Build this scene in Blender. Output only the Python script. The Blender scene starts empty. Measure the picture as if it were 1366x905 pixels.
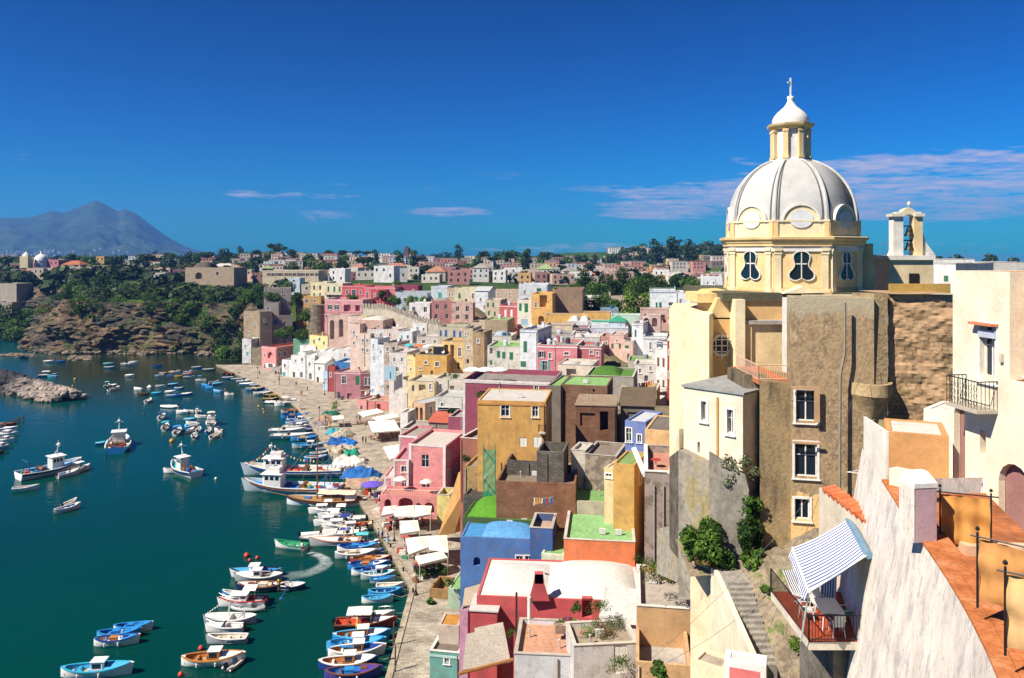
import bpy, math, random
from mathutils import Vector, Matrix, noise
R=math.radians
F=1062.0; CX=683.0; HY=335.0; CZ=45.0
S=bpy.context.scene
COL=S.collection
rnd=random.Random(7)

# ---------------------------------------------------------------- geometry of the view
def P(px,py,Y): return Vector(((px-CX)/F*Y, Y, CZ-(py-HY)/F*Y))
def G(px,py,z=0.0):
    Y=(CZ-z)*F/(py-HY); return Vector(((px-CX)/F*Y, Y, z))

# ---------------------------------------------------------------- mesh collector
class MB:
    def __init__(s): s.v=[]; s.f=[]; s.m=[]; s.mi=0
    def quad(s,*pts):
        n=len(s.v); s.v+= [tuple(p) for p in pts]; s.f.append(tuple(range(n,n+len(pts)))); s.m.append(s.mi); return s
    def box(s,x0,y0,z0,x1,y1,z1):
        n=len(s.v)
        s.v+=[(x0,y0,z0),(x1,y0,z0),(x1,y1,z0),(x0,y1,z0),(x0,y0,z1),(x1,y0,z1),(x1,y1,z1),(x0,y1,z1)]
        for a in ((0,3,2,1),(4,5,6,7),(0,1,5,4),(1,2,6,5),(2,3,7,6),(3,0,4,7)):
            s.f.append(tuple(n+i for i in a)); s.m.append(s.mi)
        return s
    def cbox(s,c,d,rz=0,rx=0,ry=0):
        M=Matrix.Translation(c)@Matrix.Rotation(rz,4,'Z')@Matrix.Rotation(ry,4,'Y')@Matrix.Rotation(rx,4,'X')
        n=len(s.v); s.box(-d[0]/2,-d[1]/2,-d[2]/2,d[0]/2,d[1]/2,d[2]/2)
        for i in range(n,len(s.v)): s.v[i]=tuple(M@Vector(s.v[i]))
        return s
    def prism(s,poly,z0,z1,cap=True):
        n=len(s.v); k=len(poly)
        s.v+=[(p[0],p[1],z0) for p in poly]+[(p[0],p[1],z1) for p in poly]
        for i in range(k):
            j=(i+1)%k; s.f.append((n+i,n+j,n+k+j,n+k+i)); s.m.append(s.mi)
        if cap:
            s.f.append(tuple(range(n+k-1,n-1,-1))); s.m.append(s.mi)
            s.f.append(tuple(range(n+k,n+2*k))); s.m.append(s.mi)
        return s
    def lathe(s,prof,seg=16,c=(0,0,0),sx=1,sy=1,a0=0,a1=2*math.pi):
        n=len(s.v); full=abs(a1-a0-2*math.pi)<1e-4; m=seg if full else seg+1
        for r,z in prof:
            for i in range(m):
                a=a0+(a1-a0)*i/seg; s.v.append((c[0]+r*math.cos(a)*sx,c[1]+r*math.sin(a)*sy,c[2]+z))
        for k in range(len(prof)-1):
            for i in range(seg):
                j=(i+1)%m
                s.f.append((n+k*m+i,n+k*m+j,n+(k+1)*m+j,n+(k+1)*m+i)); s.m.append(s.mi)
        return s
    def tube(s,pts,r,seg=6,r2=None):
        pts=[Vector(p) for p in pts]; n=len(s.v); k=len(pts)
        for i,p in enumerate(pts):
            d=(pts[min(i+1,k-1)]-pts[max(i-1,0)]).normalized()
            up=Vector((0,0,1)) if abs(d.z)<.9 else Vector((1,0,0))
            a=d.cross(up).normalized(); b=a.cross(d)
            rr=r if r2 is None else r+(r2-r)*i/(k-1)
            for q in range(seg):
                t=2*math.pi*q/seg; s.v.append(tuple(p+a*rr*math.cos(t)+b*rr*math.sin(t)))
        for i in range(k-1):
            for q in range(seg):
                w=(q+1)%seg; s.f.append((n+i*seg+q,n+i*seg+w,n+(i+1)*seg+w,n+(i+1)*seg+q)); s.m.append(s.mi)
        s.f.append(tuple(range(n,n+seg))); s.m.append(s.mi)
        s.f.append(tuple(range(n+(k-1)*seg,n+k*seg))); s.m.append(s.mi)
        return s
    def grid(s,rows):
        n=len(s.v); a=len(rows); b=len(rows[0])
        for r in rows: s.v+=[tuple(p) for p in r]
        for i in range(a-1):
            for j in range(b-1):
                s.f.append((n+i*b+j,n+i*b+j+1,n+(i+1)*b+j+1,n+(i+1)*b+j)); s.m.append(s.mi)
        return s
    def xf(s,M,n=0):
        for i in range(n,len(s.v)): s.v[i]=tuple(M@Vector(s.v[i]))
        return s
    def mesh(s,name,mats,smooth=False):
        me=bpy.data.meshes.new(name); me.from_pydata(s.v,[],s.f)
        if not isinstance(mats,(list,tuple)): mats=[mats]
        for m in mats: me.materials.append(m)
        if len(mats)>1: me.polygons.foreach_set('material_index',s.m)
        if smooth: me.polygons.foreach_set('use_smooth',[True]*len(s.f))
        me.update(); return me

def link(name,data,parent=None,loc=(0,0,0),rz=0,rot=None,scale=None):
    o=bpy.data.objects.new(name,data); COL.objects.link(o)
    if parent is not None: o.parent=parent
    o.location=loc
    o.rotation_euler=rot if rot else (0,0,rz)
    if scale is not None: o.scale=scale if hasattr(scale,'__len__') else (scale,)*3
    return o
def obj(name,mb,mat,parent=None,loc=(0,0,0),rz=0,smooth=False,rot=None,scale=None):
    return link(name,mb.mesh(name,mat,smooth),parent,loc,rz,rot,scale)
LABELS={}
def tag(o,label,cat,group=None):
    o['label']=label; o['category']=cat
    if group: o['group']=group
    return o
def kind(o,k): o['kind']=k; return o
def thing(name,label,cat,loc=(0,0,0),rz=0,group=None):
    return tag(link(name,None,None,loc,rz),label,cat,group)
def copy_tree(o,parent=None):
    c=o.copy(); COL.objects.link(c)
    if parent is not None: c.parent=parent
    for ch in list(o.children): copy_tree(ch,c)
    return c
ORD='first second third fourth fifth sixth seventh eighth ninth tenth eleventh twelfth thirteenth fourteenth fifteenth sixteenth seventeenth eighteenth nineteenth twentieth'.split()
def ordw(i):
    if i<20: return ORD[i]
    t=['twenty','thirty','forty','fifty','sixty','seventy','eighty','ninety'][ (i+1)//10-2]; u=(i+1)%10
    return t+'-'+ORD[u-1] if u else t[:-1]+'ieth'

# ---------------------------------------------------------------- materials
def lin(h):
    h=h.lstrip('#'); o=[]
    for i in (0,2,4):
        c=int(h[i:i+2],16)/255; o.append(c/12.92 if c<=.04045 else ((c+.055)/1.055)**2.4)
    return o
MC={}
def nodes(name):
    m=bpy.data.materials.new(name); m.use_nodes=True; nt=m.node_tree
    b=nt.nodes['Principled BSDF']; return m,nt,b
def N(nt,t,**k):
    n=nt.nodes.new(t)
    for a,b in k.items():
        if a in n.inputs.keys() if isinstance(a,str) else False: n.inputs[a].default_value=b
        else: setattr(n,a,b)
    return n
def rgba(c,k=1.0): return (min(c[0]*k,.86),min(c[1]*k,.86),min(c[2]*k,.86),1)
def pos_noise(nt,scale,detail=3,rough=.6,stretch=None,seed=0):
    g=N(nt,'ShaderNodeNewGeometry')
    v=g.outputs['Position']
    mp=N(nt,'ShaderNodeMapping'); mp.inputs['Scale'].default_value=stretch or (1,1,1); mp.inputs['Location'].default_value=(seed*7.3,seed*3.1,seed*5.7)
    nt.links.new(v,mp.inputs['Vector'])
    n=N(nt,'ShaderNodeTexNoise'); n.inputs['Scale'].default_value=scale; n.inputs['Detail'].default_value=detail; n.inputs['Roughness'].default_value=rough
    nt.links.new(mp.outputs[0],n.inputs['Vector']); return n.outputs['Fac']
def ramp(nt,src,stops):
    r=N(nt,'ShaderNodeValToRGB'); e=r.color_ramp.elements
    while len(e)<len(stops): e.new(.5)
    for i,(p,c) in enumerate(stops):
        e[i].position=p; e[i].color=c if len(c)==4 else (*c,1)
    nt.links.new(src,r.inputs['Fac']); return r.outputs['Color']
def mix(nt,fac,a,b,mode='MIX'):
    m=N(nt,'ShaderNodeMix'); m.data_type='RGBA'; m.blend_type=mode
    for s,v in ((0,fac),(6,a),(7,b)):
        if isinstance(v,(int,float)): m.inputs[s].default_value=v
        elif isinstance(v,tuple): m.inputs[s].default_value=v
        else: nt.links.new(v,m.inputs[s])
    return m.outputs[2]
def bump(nt,b,h,strength=.3,dist=.05):
    n=N(nt,'ShaderNodeBump'); n.inputs['Strength'].default_value=strength; n.inputs['Distance'].default_value=dist
    nt.links.new(h,n.inputs['Height']); nt.links.new(n.outputs[0],b.inputs['Normal'])
def grey(v): return (v,v,v,1)
ALB=.97
def plaster(h,dirt=.35,rough=.92,k=None,patch=0.0):
    key=('pl',h,dirt,patch)
    if key in MC: return MC[key]
    m,nt,b=nodes('plaster_'+h.lstrip('#')); c=lin(h); k=k or ALB; lu=.3*c[0]+.6*c[1]+.1*c[2]; c=[x*.82+lu*.18 for x in c]
    f1=pos_noise(nt,.55,4,.65,seed=len(MC)%9)
    base=mix(nt,ramp(nt,f1,[(.32,grey(0)),(.68,grey(1))]),rgba([x*.76 for x in c],k),rgba([min(1,x*1.07) for x in c],k))
    f2=pos_noise(nt,1.6,5,.7,stretch=(1.3,1.3,.22),seed=3)
    st=ramp(nt,f2,[(.50,grey(0)),(.74,grey(dirt))])
    g=.30*sum(c)/3+.08
    dirtc=rgba((c[0]*.35+g*.45,c[1]*.35+g*.42,c[2]*.35+g*.38),k)
    base=mix(nt,st,base,dirtc)
    if patch>0:
        f4=pos_noise(nt,.9,6,.72,seed=5)
        base=mix(nt,ramp(nt,f4,[(.56-.06*patch,grey(0)),(.60-.06*patch,grey(min(1,patch)))]),base,(.17,.13,.095,1))
    f3=pos_noise(nt,9,3,.7)
    base=mix(nt,ramp(nt,f3,[(.3,grey(.82)),(.65,grey(1))]),(0,0,0,1),base)
    nt.links.new(base,b.inputs['Base Color'])
    b.inputs['Roughness'].default_value=rough; b.inputs['Specular IOR Level'].default_value=.2
    bump(nt,b,f3,.25,.03); MC[key]=m; return m
def flat(h,rough=.6,metal=0,spec=.4,k=None,vary=.12):
    key=('fl',h,rough,metal)
    if key in MC: return MC[key]
    m,nt,b=nodes('paint_'+h.lstrip('#')); c=lin(h); k=k or ALB
    f=pos_noise(nt,3.5,3,.6)
    nt.links.new(mix(nt,ramp(nt,f,[(.3,grey(0)),(.7,grey(1))]),rgba([x*(1-vary*2) for x in c],k),rgba(c,k)),b.inputs['Base Color'])
    b.inputs['Roughness'].default_value=rough; b.inputs['Metallic'].default_value=metal; b.inputs['Specular IOR Level'].default_value=spec
    MC[key]=m; return m
def glass(h='#1a2530',rough=.08):
    key=('gl',h)
    if key in MC: return MC[key]
    m,nt,b=nodes('window_glass'); b.inputs['Base Color'].default_value=rgba(lin(h)); b.inputs['Roughness'].default_value=rough
    b.inputs['Specular IOR Level'].default_value=.6
    MC[key]=m; return m
def roofm(h,stain=None):
    if stain is None: stain=.28 if min(lin(h))>.5 else .6
    key=('rf',h,stain)
    if key in MC: return MC[key]
    m,nt,b=nodes('roof_'+h.lstrip('#')); c=lin(h); k=ALB*.80
    f1=pos_noise(nt,.35,6,.7); f2=pos_noise(nt,2.2,5,.7,seed=4); f3=pos_noise(nt,14,3,.6)
    base=mix(nt,ramp(nt,f1,[(.35,grey(0)),(.65,grey(1))]),rgba([x*(.90 if min(c)>.5 else .78) for x in c],k),rgba(c,k))
    base=mix(nt,ramp(nt,f2,[(.46,grey(0)),(.64,grey(stain))]),base,rgba([x*.42+.02 for x in c],k))
    base=mix(nt,ramp(nt,f3,[(.3,grey(.8)),(.6,grey(1))]),(0,0,0,1),base)
    nt.links.new(base,b.inputs['Base Color']); b.inputs['Roughness'].default_value=.9; b.inputs['Specular IOR Level'].default_value=.15
    bump(nt,b,f2,.3,.05); MC[key]=m; return m
def brickm(c1,c2,mortar,scale=1.0,w=.5,h=.25,patches=None,name='stonework',axis='xz',bumpd=.03):
    key=('br',c1,c2,mortar,scale,w,h,axis)
    if key in MC: return MC[key]
    m,nt,b=nodes(name)
    g=N(nt,'ShaderNodeNewGeometry'); sp=N(nt,'ShaderNodeSeparateXYZ'); nt.links.new(g.outputs['Position'],sp.inputs[0])
    cb=N(nt,'ShaderNodeCombineXYZ')
    if axis=='xz':
        ad=N(nt,'ShaderNodeMath',operation='ADD'); nt.links.new(sp.outputs[0],ad.inputs[0]); nt.links.new(sp.outputs[1],ad.inputs[1])
        nt.links.new(ad.outputs[0],cb.inputs[0]); nt.links.new(sp.outputs[2],cb.inputs[1])
    else:
        nt.links.new(sp.outputs[0],cb.inputs[0]); nt.links.new(sp.outputs[1],cb.inputs[1])
    # wobble so the courses are not ruler-straight
    nz=N(nt,'ShaderNodeTexNoise'); nz.inputs['Scale'].default_value=.8; nt.links.new(g.outputs['Position'],nz.inputs['Vector'])
    vm=N(nt,'ShaderNodeVectorMath',operation='SCALE'); vm.inputs['Scale'].default_value=.35; nt.links.new(nz.outputs['Color'],vm.inputs[0])
    va=N(nt,'ShaderNodeVectorMath',operation='ADD'); nt.links.new(cb.outputs[0],va.inputs[0]); nt.links.new(vm.outputs[0],va.inputs[1])
    t=N(nt,'ShaderNodeTexBrick'); nt.links.new(va.outputs[0],t.inputs['Vector'])
    t.inputs['Color1'].default_value=rgba(lin(c1),ALB); t.inputs['Color2'].default_value=rgba(lin(c2),ALB); t.inputs['Mortar'].default_value=rgba(lin(mortar),ALB)
    t.inputs['Scale'].default_value=scale; t.inputs['Brick Width'].default_value=w; t.inputs['Row Height'].default_value=h; t.inputs['Mortar Size'].default_value=.018
    f1=pos_noise(nt,.5,5,.7); 
    base=mix(nt,ramp(nt,f1,[(.35,grey(.55)),(.65,grey(1))]),(0,0,0,1),t.outputs['Color'])
    nt.links.new(base,b.inputs['Base Color']); b.inputs['Roughness'].default_value=.92; b.inputs['Specular IOR Level'].default_value=.2
    bump(nt,b,t.outputs['Fac'],-.5,bumpd); MC[key]=m; return m
def noisem(name,stops,scale=1,detail=6,rough=.65,rgh=.95,bs=.5,bd=.2,stretch=None,scale2=None):
    key=('nz',name)
    if key in MC: return MC[key]
    m,nt,b=nodes(name); f=pos_noise(nt,scale,detail,rough,stretch)
    c=ramp(nt,f,[(p,rgba(lin(h),ALB)) for p,h in stops])
    f2=pos_noise(nt,scale2 or scale*6,4,.7,seed=2)
    c=mix(nt,ramp(nt,f2,[(.3,grey(.6)),(.62,grey(1))]),(0,0,0,1),c)
    nt.links.new(c,b.inputs['Base Color']); b.inputs['Roughness'].default_value=rgh; b.inputs['Specular IOR Level'].default_value=.15
    bump(nt,b,f2,bs,bd); MC[key]=m; return m
def stripes(name,c1,c2,width,axis=0,rough=.8):
    m,nt,b=nodes(name); tc=N(nt,'ShaderNodeTexCoord'); sp=N(nt,'ShaderNodeSeparateXYZ'); nt.links.new(tc.outputs['Object'],sp.inputs[0])
    d=N(nt,'ShaderNodeMath',operation='DIVIDE'); d.inputs[1].default_value=width; nt.links.new(sp.outputs[axis],d.inputs[0])
    fr=N(nt,'ShaderNodeMath',operation='FRACT'); nt.links.new(d.outputs[0],fr.inputs[0])
    gt=N(nt,'ShaderNodeMath',operation='GREATER_THAN'); gt.inputs[1].default_value=.5; nt.links.new(fr.outputs[0],gt.inputs[0])
    nt.links.new(mix(nt,gt.outputs[0],rgba(lin(c1)),rgba(lin(c2))),b.inputs['Base Color']); b.inputs['Roughness'].default_value=rough; return m

# ---------------------------------------------------------------- camera, sun, sky
cam=bpy.data.cameras.new('camera'); cam.lens=36*F/1366; cam.sensor_width=36; cam.shift_y=-(452.5-HY)/1366
cam.clip_end=30000; cam.clip_start=.5
co=bpy.data.objects.new('camera',cam); COL.objects.link(co); co.location=(0,0,CZ); co.rotation_euler=(R(90),0,0); S.camera=co
SUNV=Vector((-.58,-.36,.73)).normalized()
sl=bpy.data.lights.new('sun','SUN'); sl.energy=5.0; sl.angle=R(.5); sl.color=(1,.91,.77)
so=bpy.data.objects.new('sun',sl); COL.objects.link(so); so.rotation_euler=SUNV.to_track_quat('Z','Y').to_euler()
W=bpy.data.worlds.new('World'); S.world=W; W.use_nodes=True
nt=W.node_tree; bg=nt.nodes['Background']
sky=N(nt,'ShaderNodeTexSky'); sky.sky_type='NISHITA'; sky.sun_disc=False
sky.sun_elevation=math.asin(SUNV.z); sky.sun_rotation=math.atan2(SUNV.x,SUNV.y)
sky.altitude=50; sky.air_density=1.0; sky.dust_density=.15; sky.ozone_density=4.5
# a polarised summer sky: deeper and more saturated blue
SKS=.09
pre=N(nt,'ShaderNodeVectorMath',operation='SCALE'); pre.inputs['Scale'].default_value=SKS/.42; nt.links.new(sky.outputs[0],pre.inputs[0])
gm=N(nt,'ShaderNodeGamma'); gm.inputs['Gamma'].default_value=2.0; nt.links.new(pre.outputs[0],gm.inputs[0])
post=N(nt,'ShaderNodeVectorMath',operation='SCALE'); post.inputs['Scale'].default_value=.46/SKS; nt.links.new(gm.outputs[0],post.inputs[0])
hs=N(nt,'ShaderNodeHueSaturation'); hs.inputs['Saturation'].default_value=1.18; hs.inputs['Value'].default_value=1; hs.inputs['Hue'].default_value=.5
nt.links.new(mix(nt,1.0,post.outputs[0],(.02,.25,.385,1),'MULTIPLY'),hs.inputs['Color'])
# thin cirrus far off, laid out on the sky's own directions
tc=N(nt,'ShaderNodeTexCoord'); sp=N(nt,'ShaderNodeSeparateXYZ'); nt.links.new(tc.outputs['Generated'],sp.inputs[0])
def mth(op,a,b=None,c=None):
    n=N(nt,'ShaderNodeMath',operation=op)
    for i,v in enumerate((a,b,c)):
        if v is None: continue
        if isinstance(v,(int,float)): n.inputs[i].default_value=v
        else: nt.links.new(v,n.inputs[i])
    return n.outputs[0]
az=mth('ARCTAN2',sp.outputs[0],sp.outputs[1]); el=mth('ARCSINE',sp.outputs[2])
cb=N(nt,'ShaderNodeCombineXYZ'); nt.links.new(az,cb.inputs[0]); nt.links.new(el,cb.inputs[1])
def sky_noise(sx,sy,scale,detail,rough,rot=0,loc=(0,0,0)):
    mp=N(nt,'ShaderNodeMapping'); mp.inputs['Scale'].default_value=(sx,sy,1); mp.inputs['Rotation'].default_value=(0,0,rot); mp.inputs['Location'].default_value=loc
    nt.links.new(cb.outputs[0],mp.inputs['Vector'])
    n=N(nt,'ShaderNodeTexNoise'); n.inputs['Scale'].default_value=scale; n.inputs['Detail'].default_value=detail; n.inputs['Roughness'].default_value=rough
    nt.links.new(mp.outputs[0],n.inputs['Vector']); return n.outputs['Fac']
def blob(a0,e0,wa,we,tilt=0):
    da=mth('SUBTRACT',az,a0); de=mth('SUBTRACT',mth('SUBTRACT',el,e0),mth('MULTIPLY',da,tilt))
    q=mth('ADD',mth('POWER',mth('DIVIDE',mth('ABSOLUTE',da),wa),2.0),mth('POWER',mth('DIVIDE',mth('ABSOLUTE',de),we),2.0))
    return mth('MAXIMUM',mth('SUBTRACT',1.0,q),0.0)
def dirpx(px,py):
    x=(px-CX)/F; z=(HY-py)/F; return math.atan2(x,1), math.atan2(z,math.hypot(x,1))
CL=[(1110,262,330,40,.02,.7),(600,284,70,9,0,.9),(400,262,110,7,0,.6),(1260,245,290,46,.00,1.1),(1180,275,200,26,.0,.9),(930,268,150,26,.05,1.0),(1150,222,70,14,.05,.7),(430,288,46,11,0,.9),(325,259,34,6,0,.65),(600,282,62,7,0,.65),(775,330,95,8,0,.8),
    (32,207,16,14,0,.4),(850,250,150,9,.0,.45),(680,234,60,6,0,.3),(1000,217,30,6,-.25,.6),(1290,208,70,12,-.12,.8),(830,285,170,8,0,.5),(690,333,80,6,0,.6),(540,250,160,6,0,.25),(1060,330,300,9,0,.45)]
tot=None
for px,py,w,h,t,k in CL:
    a,e=dirpx(px,py); b_=mth('MULTIPLY',blob(a,e,w/F*1.0,h/F*1.0,t),k); tot=b_ if tot is None else mth('ADD',tot,b_)
n1=sky_noise(9,75,1.0,8,.66,rot=R(2)); n2=sky_noise(34,210,1.0,7,.7,rot=R(-1.5))
wisp=mth('ADD',mth('MULTIPLY',mth('SUBTRACT',n1,.5),2.2),mth('MULTIPLY',mth('SUBTRACT',n2,.5),1.5))
cl=mth('MULTIPLY',mth('MINIMUM',mth('MAXIMUM',mth('ADD',mth('MULTIPLY',mth('MINIMUM',tot,1.0),.80),mth('SUBTRACT',mth('MULTIPLY',wisp,1.5),.30)),0.0),1.0),mth('MINIMUM',mth('MULTIPLY',tot,2.0),1.0))
clm=mix(nt,mth('MULTIPLY',cl,.85),hs.outputs[0],(4.6,4.1,4.8,1))
nt.links.new(clm,bg.inputs['Color']); bg.inputs['Strength'].default_value=.09
vs=S.view_settings; vs.view_transform='Standard'; vs.look='None'; vs.exposure=.86; vs.gamma=1; vs.use_curve_mapping=False
try:
    S.cycles.max_bounces=6; S.cycles.diffuse_bounces=4; S.cycles.glossy_bounces=3; S.cycles.transparent_max_bounces=8; S.cycles.transmission_bounces=4; S.cycles.volume_bounces=0
    S.cycles.use_denoising=True; S.cycles.caustics_reflective=False; S.cycles.caustics_refractive=False
except Exception: pass
# ================================================================= SETTING
def fbm(v,o=4,l=2.1,g=.5):
    return noise.fractal(v,1.0-g+.5,l,o)
# ---- water
m,nt,b=nodes('sea_water')
f=pos_noise(nt,.012,3,.5,seed=1)
g_=N(nt,'ShaderNodeNewGeometry'); sp=N(nt,'ShaderNodeSeparateXYZ'); nt.links.new(g_.outputs['Position'],sp.inputs[0])
def nmath(nt,op,a,b=None,clamp=False):
    n=N(nt,'ShaderNodeMath',operation=op); n.use_clamp=clamp
    for i,v in enumerate((a,b)):
        if v is None: continue
        if isinstance(v,(int,float)): n.inputs[i].default_value=v
        else: nt.links.new(v,n.inputs[i])
    return n.outputs[0]
# deep water out, shallower greener water with weed beds towards the head of the harbour and along the quay
w_=nmath(nt,'ADD',nmath(nt,'MULTIPLY',nmath(nt,'SUBTRACT',sp.outputs[1],215.0),1/70.0),nmath(nt,'MULTIPLY',f,1.1))
far_=nmath(nt,'SUBTRACT',w_,.75,True)
lft=nmath(nt,'MULTIPLY',nmath(nt,'ADD',sp.outputs[0],nmath(nt,'MULTIPLY',sp.outputs[1],.62)),1/22.0,True)   # fades out west of the headland
far_=nmath(nt,'MULTIPLY',far_,lft,True)
q_=nmath(nt,'ADD',nmath(nt,'MULTIPLY',nmath(nt,'ADD',sp.outputs[0],nmath(nt,'ADD',nmath(nt,'MULTIPLY',sp.outputs[1],.30),0.0)),1/30.0),nmath(nt,'MULTIPLY',f,.6))
near_q=nmath(nt,'SUBTRACT',q_,-.05,True)
deep=(.0002,.031,.026,1); mid=(.0003,.044,.034,1); green=(.002,.040,.028,1); shallow=(.012,.023,.009,1)
c=mix(nt,ramp(nt,f,[(.3,grey(0)),(.7,grey(1))]),deep,mid)
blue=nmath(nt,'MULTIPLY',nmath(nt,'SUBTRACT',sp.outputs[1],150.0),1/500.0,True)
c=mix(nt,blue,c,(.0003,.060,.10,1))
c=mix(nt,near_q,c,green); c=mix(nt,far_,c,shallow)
nt.links.new(c,b.inputs['Base Color']); nt.links.new(nmath(nt,'ADD',.03,nmath(nt,'MULTIPLY',ramp(nt,pos_noise(nt,.022,4,.6,stretch=(.5,1,1),seed=7),[(.42,grey(0)),(.62,grey(1))]),.16)),b.inputs['Roughness']); b.inputs['IOR'].default_value=1.33
b.inputs['Specular IOR Level'].default_value=.22
w1=pos_noise(nt,.9,4,.6,stretch=(.6,1,1)); w2=pos_noise(nt,.12,3,.6)
bm=N(nt,'ShaderNodeBump'); bm.inputs['Strength'].default_value=.30; bm.inputs['Distance'].default_value=.22
nt.links.new(nmath(nt,'ADD',w1,nmath(nt,'MULTIPLY',w2,1.6)),bm.inputs['Height']); nt.links.new(bm.outputs[0],b.inputs['Normal'])
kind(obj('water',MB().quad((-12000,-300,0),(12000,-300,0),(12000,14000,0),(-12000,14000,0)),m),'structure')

# ---- quay
EDGE=[(288,487),(300,492),(345,512),(388,536),(410,560),(430,590),(450,620),(468,650),(505,710),(548,785),(515,905),(490,985)]
qe=[G(x,y,1.0) for x,y in EDGE]
m,nt,b=nodes('quay_paving')
bk=brickm('#c6baa8','#aa9e8d','#74695a',1.0,.75,.36,name='quay_paving_stone',axis='xy',bumpd=.02)
nt=bk.node_tree; b=nt.nodes['Principled BSDF']; src=b.inputs['Base Color'].links[0].from_socket
nt.links.new(mix(nt,ramp(nt,pos_noise(nt,.28,7,.75,seed=3),[(.50,grey(0)),(.60,grey(.55))]),src,(.16,.135,.105,1)),b.inputs['Base Color'])
poly=[(p.x,p.y) for p in qe]; inl=[(p.x+30+max(0,(p.y-150))*.34,p.y+ (6 if p.y>250 else 0)) for p in qe][::-1]
# top surface
q=MB(); q.grid([[(x,y,1.0) for x,y in poly],[(x,y,1.0) for x,y in inl[::-1]]]); kind(obj('quay_pavement',q,bk),'structure')
# quay wall down into the water, weed-stained at the foot
m,nt,b=nodes('quay_wall_stone')
g_=N(nt,'ShaderNodeNewGeometry'); sp=N(nt,'ShaderNodeSeparateXYZ'); nt.links.new(g_.outputs['Position'],sp.inputs[0])
zz=nmath(nt,'ADD',sp.outputs[2],nmath(nt,'MULTIPLY',pos_noise(nt,.8,4,.7),.5))
nt.links.new(ramp(nt,zz,[(.25,(.045,.035,.008)),(.55,(.11,.085,.02)),(.85,(.19,.155,.11)),(1.0,(.27,.23,.18))]),b.inputs['Base Color']); b.inputs['Roughness'].default_value=.85
bump(nt,b,pos_noise(nt,3,4,.7),.5,.1)
q=MB()
for i in range(len(qe)-1):
    a,c_=qe[i],qe[i+1]; q.quad((a.x,a.y,-3),(c_.x,c_.y,-3),(c_.x,c_.y,.93),(a.x,a.y,.93))
q.quad((qe[0].x,qe[0].y,-3),(qe[0].x,qe[0].y,.93),(qe[0].x+25,qe[0].y+12,.93),(qe[0].x+25,qe[0].y+12,-3))
kind(obj('quay_wall',q,m),'structure')
# coping kerb, a worn pale edge standing 12 cm above the paving
q=MB()
for i in range(len(qe)-1):
    a,c_=qe[i],qe[i+1]; d=(c_-a).normalized(); n=Vector((-d.y,d.x,0)); 
    if n.x<0: n=-n
    L=(c_-a).length; k=max(1,int(L/2.2))
    for j in range(k):
        s=a+d*(L*j/k+.02); e=a+d*(L*(j+1)/k-.02); s0=s-n*.08; e0=e-n*.08; s1=s+n*.62; e1=e+n*.62
        q.prism([(s0.x,s0.y),(e0.x,e0.y),(e1.x,e1.y),(s1.x,s1.y)],.90,1.12)
kind(obj('quay_kerb',q,noisem('kerb_stone',[(.35,'#8d8474'),(.65,'#c2b49c')],.7,5,bd=.03)),'structure')
# low stone steps crossing the quay
for (x0,y0,x1,y1,h) in ((432,572,540,560,.5),(508,676,530,668,.5),(514,700,560,690,.4)):
    a,c_=G(x0,y0,1),G(x1,y1,1); q=MB(); d=(c_-a).normalized(); n=Vector((-d.y,d.x,0))*.5
    q.prism([(a.x,a.y),(c_.x,c_.y),(c_.x+n.x,c_.y+n.y),(a.x+n.x,a.y+n.y)],.9,1+h*.6)
    kind(obj('quay_step',q,MC[('nz','kerb_stone')]),'structure')

# ---- terrain
def gp(px,py,Y): v=P(px,py,Y); return (v.x,v.y,v.z)
CTL=[(*G(560,700,1),),(*G(560,800,1),),(*G(585,890,1),),(*G(480,560,1),),(*G(540,560,1),),(*G(450,520,1),),(*G(400,506,1),),(*G(340,496,1),),(*G(500,640,1),),(*G(520,690,1),),(*G(430,545,1),)]
CTL=[tuple(c) for c in CTL]+[gp(*a) for a in ((430,440,285),(400,430,300),(355,400,330),(470,400,290),(560,410,270),(560,450,235),(520,500,215),(600,520,180),(600,600,130),(650,560,135),(700,612,100),(700,705,88),
 (700,842,72),(800,620,105),(800,480,170),(800,430,220),(900,430,220),(860,550,130),(870,600,100),(900,740,60),(940,770,52),(1020,860,40),(1100,830,40),
 (1040,420,110),(1200,400,110),(1366,400,110),(700,390,350),(500,375,450),(300,372,500),(600,368,600),(880,372,600),(900,362,900),(850,337,1300),(930,334,1300),(600,352,1000),(400,348,900),(100,366,500),(0,378,560),
 (200,362,700),(0,350,1000),(700,352,1000),(1100,350,700),(1366,352,700),(200,398,372),(100,400,375),(300,405,372),(620,345,1400),(200,345,1400))]
CTL+=[(( px-CX)/F*Y,Y,z) for px in (20,100,160,220,280,330) for Y,z in ((385,21),(420,21),(455,21),(500,26))]
CTL+=[((px-CX)/F*Y,Y,22) for px in (1120,1250,1366,1500) for Y in (600,1000,1400)]
CTL+=[(5,66,9),(8,60,11),(18,40,22),(18,20,26),(25,10,28),(0,40,8),(-3,20,6),(60,60,38),(60,40,34),(60,20,34),(3,74,9),(14,76,13)]
def hill(x,y):
    w=0; s=0
    for cx,cy,cz in CTL:
        k=.06+.012*cy   # distance falls off relative to range so far points do not swamp near ones
        d=((x-cx)**2+(y-cy)**2)/(cy*cy*.02+25)
        q=1/(d*d*d**.5+1e-6); w+=q; s+=q*cz
    return s/w
LAND=[(p.x,p.y) for p in [G(345,486,0),G(318,477,0),G(300,474,0),G(262,471,0),G(200,473,0),G(150,471,0),G(100,472,0),G(60,470,0),G(40,466,0),G(45,458,0),G(60,450,0),G(70,440,0),G(66,433,0),G(20,429,0),G(-60,426,0),G(-300,424,0)]]
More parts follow.
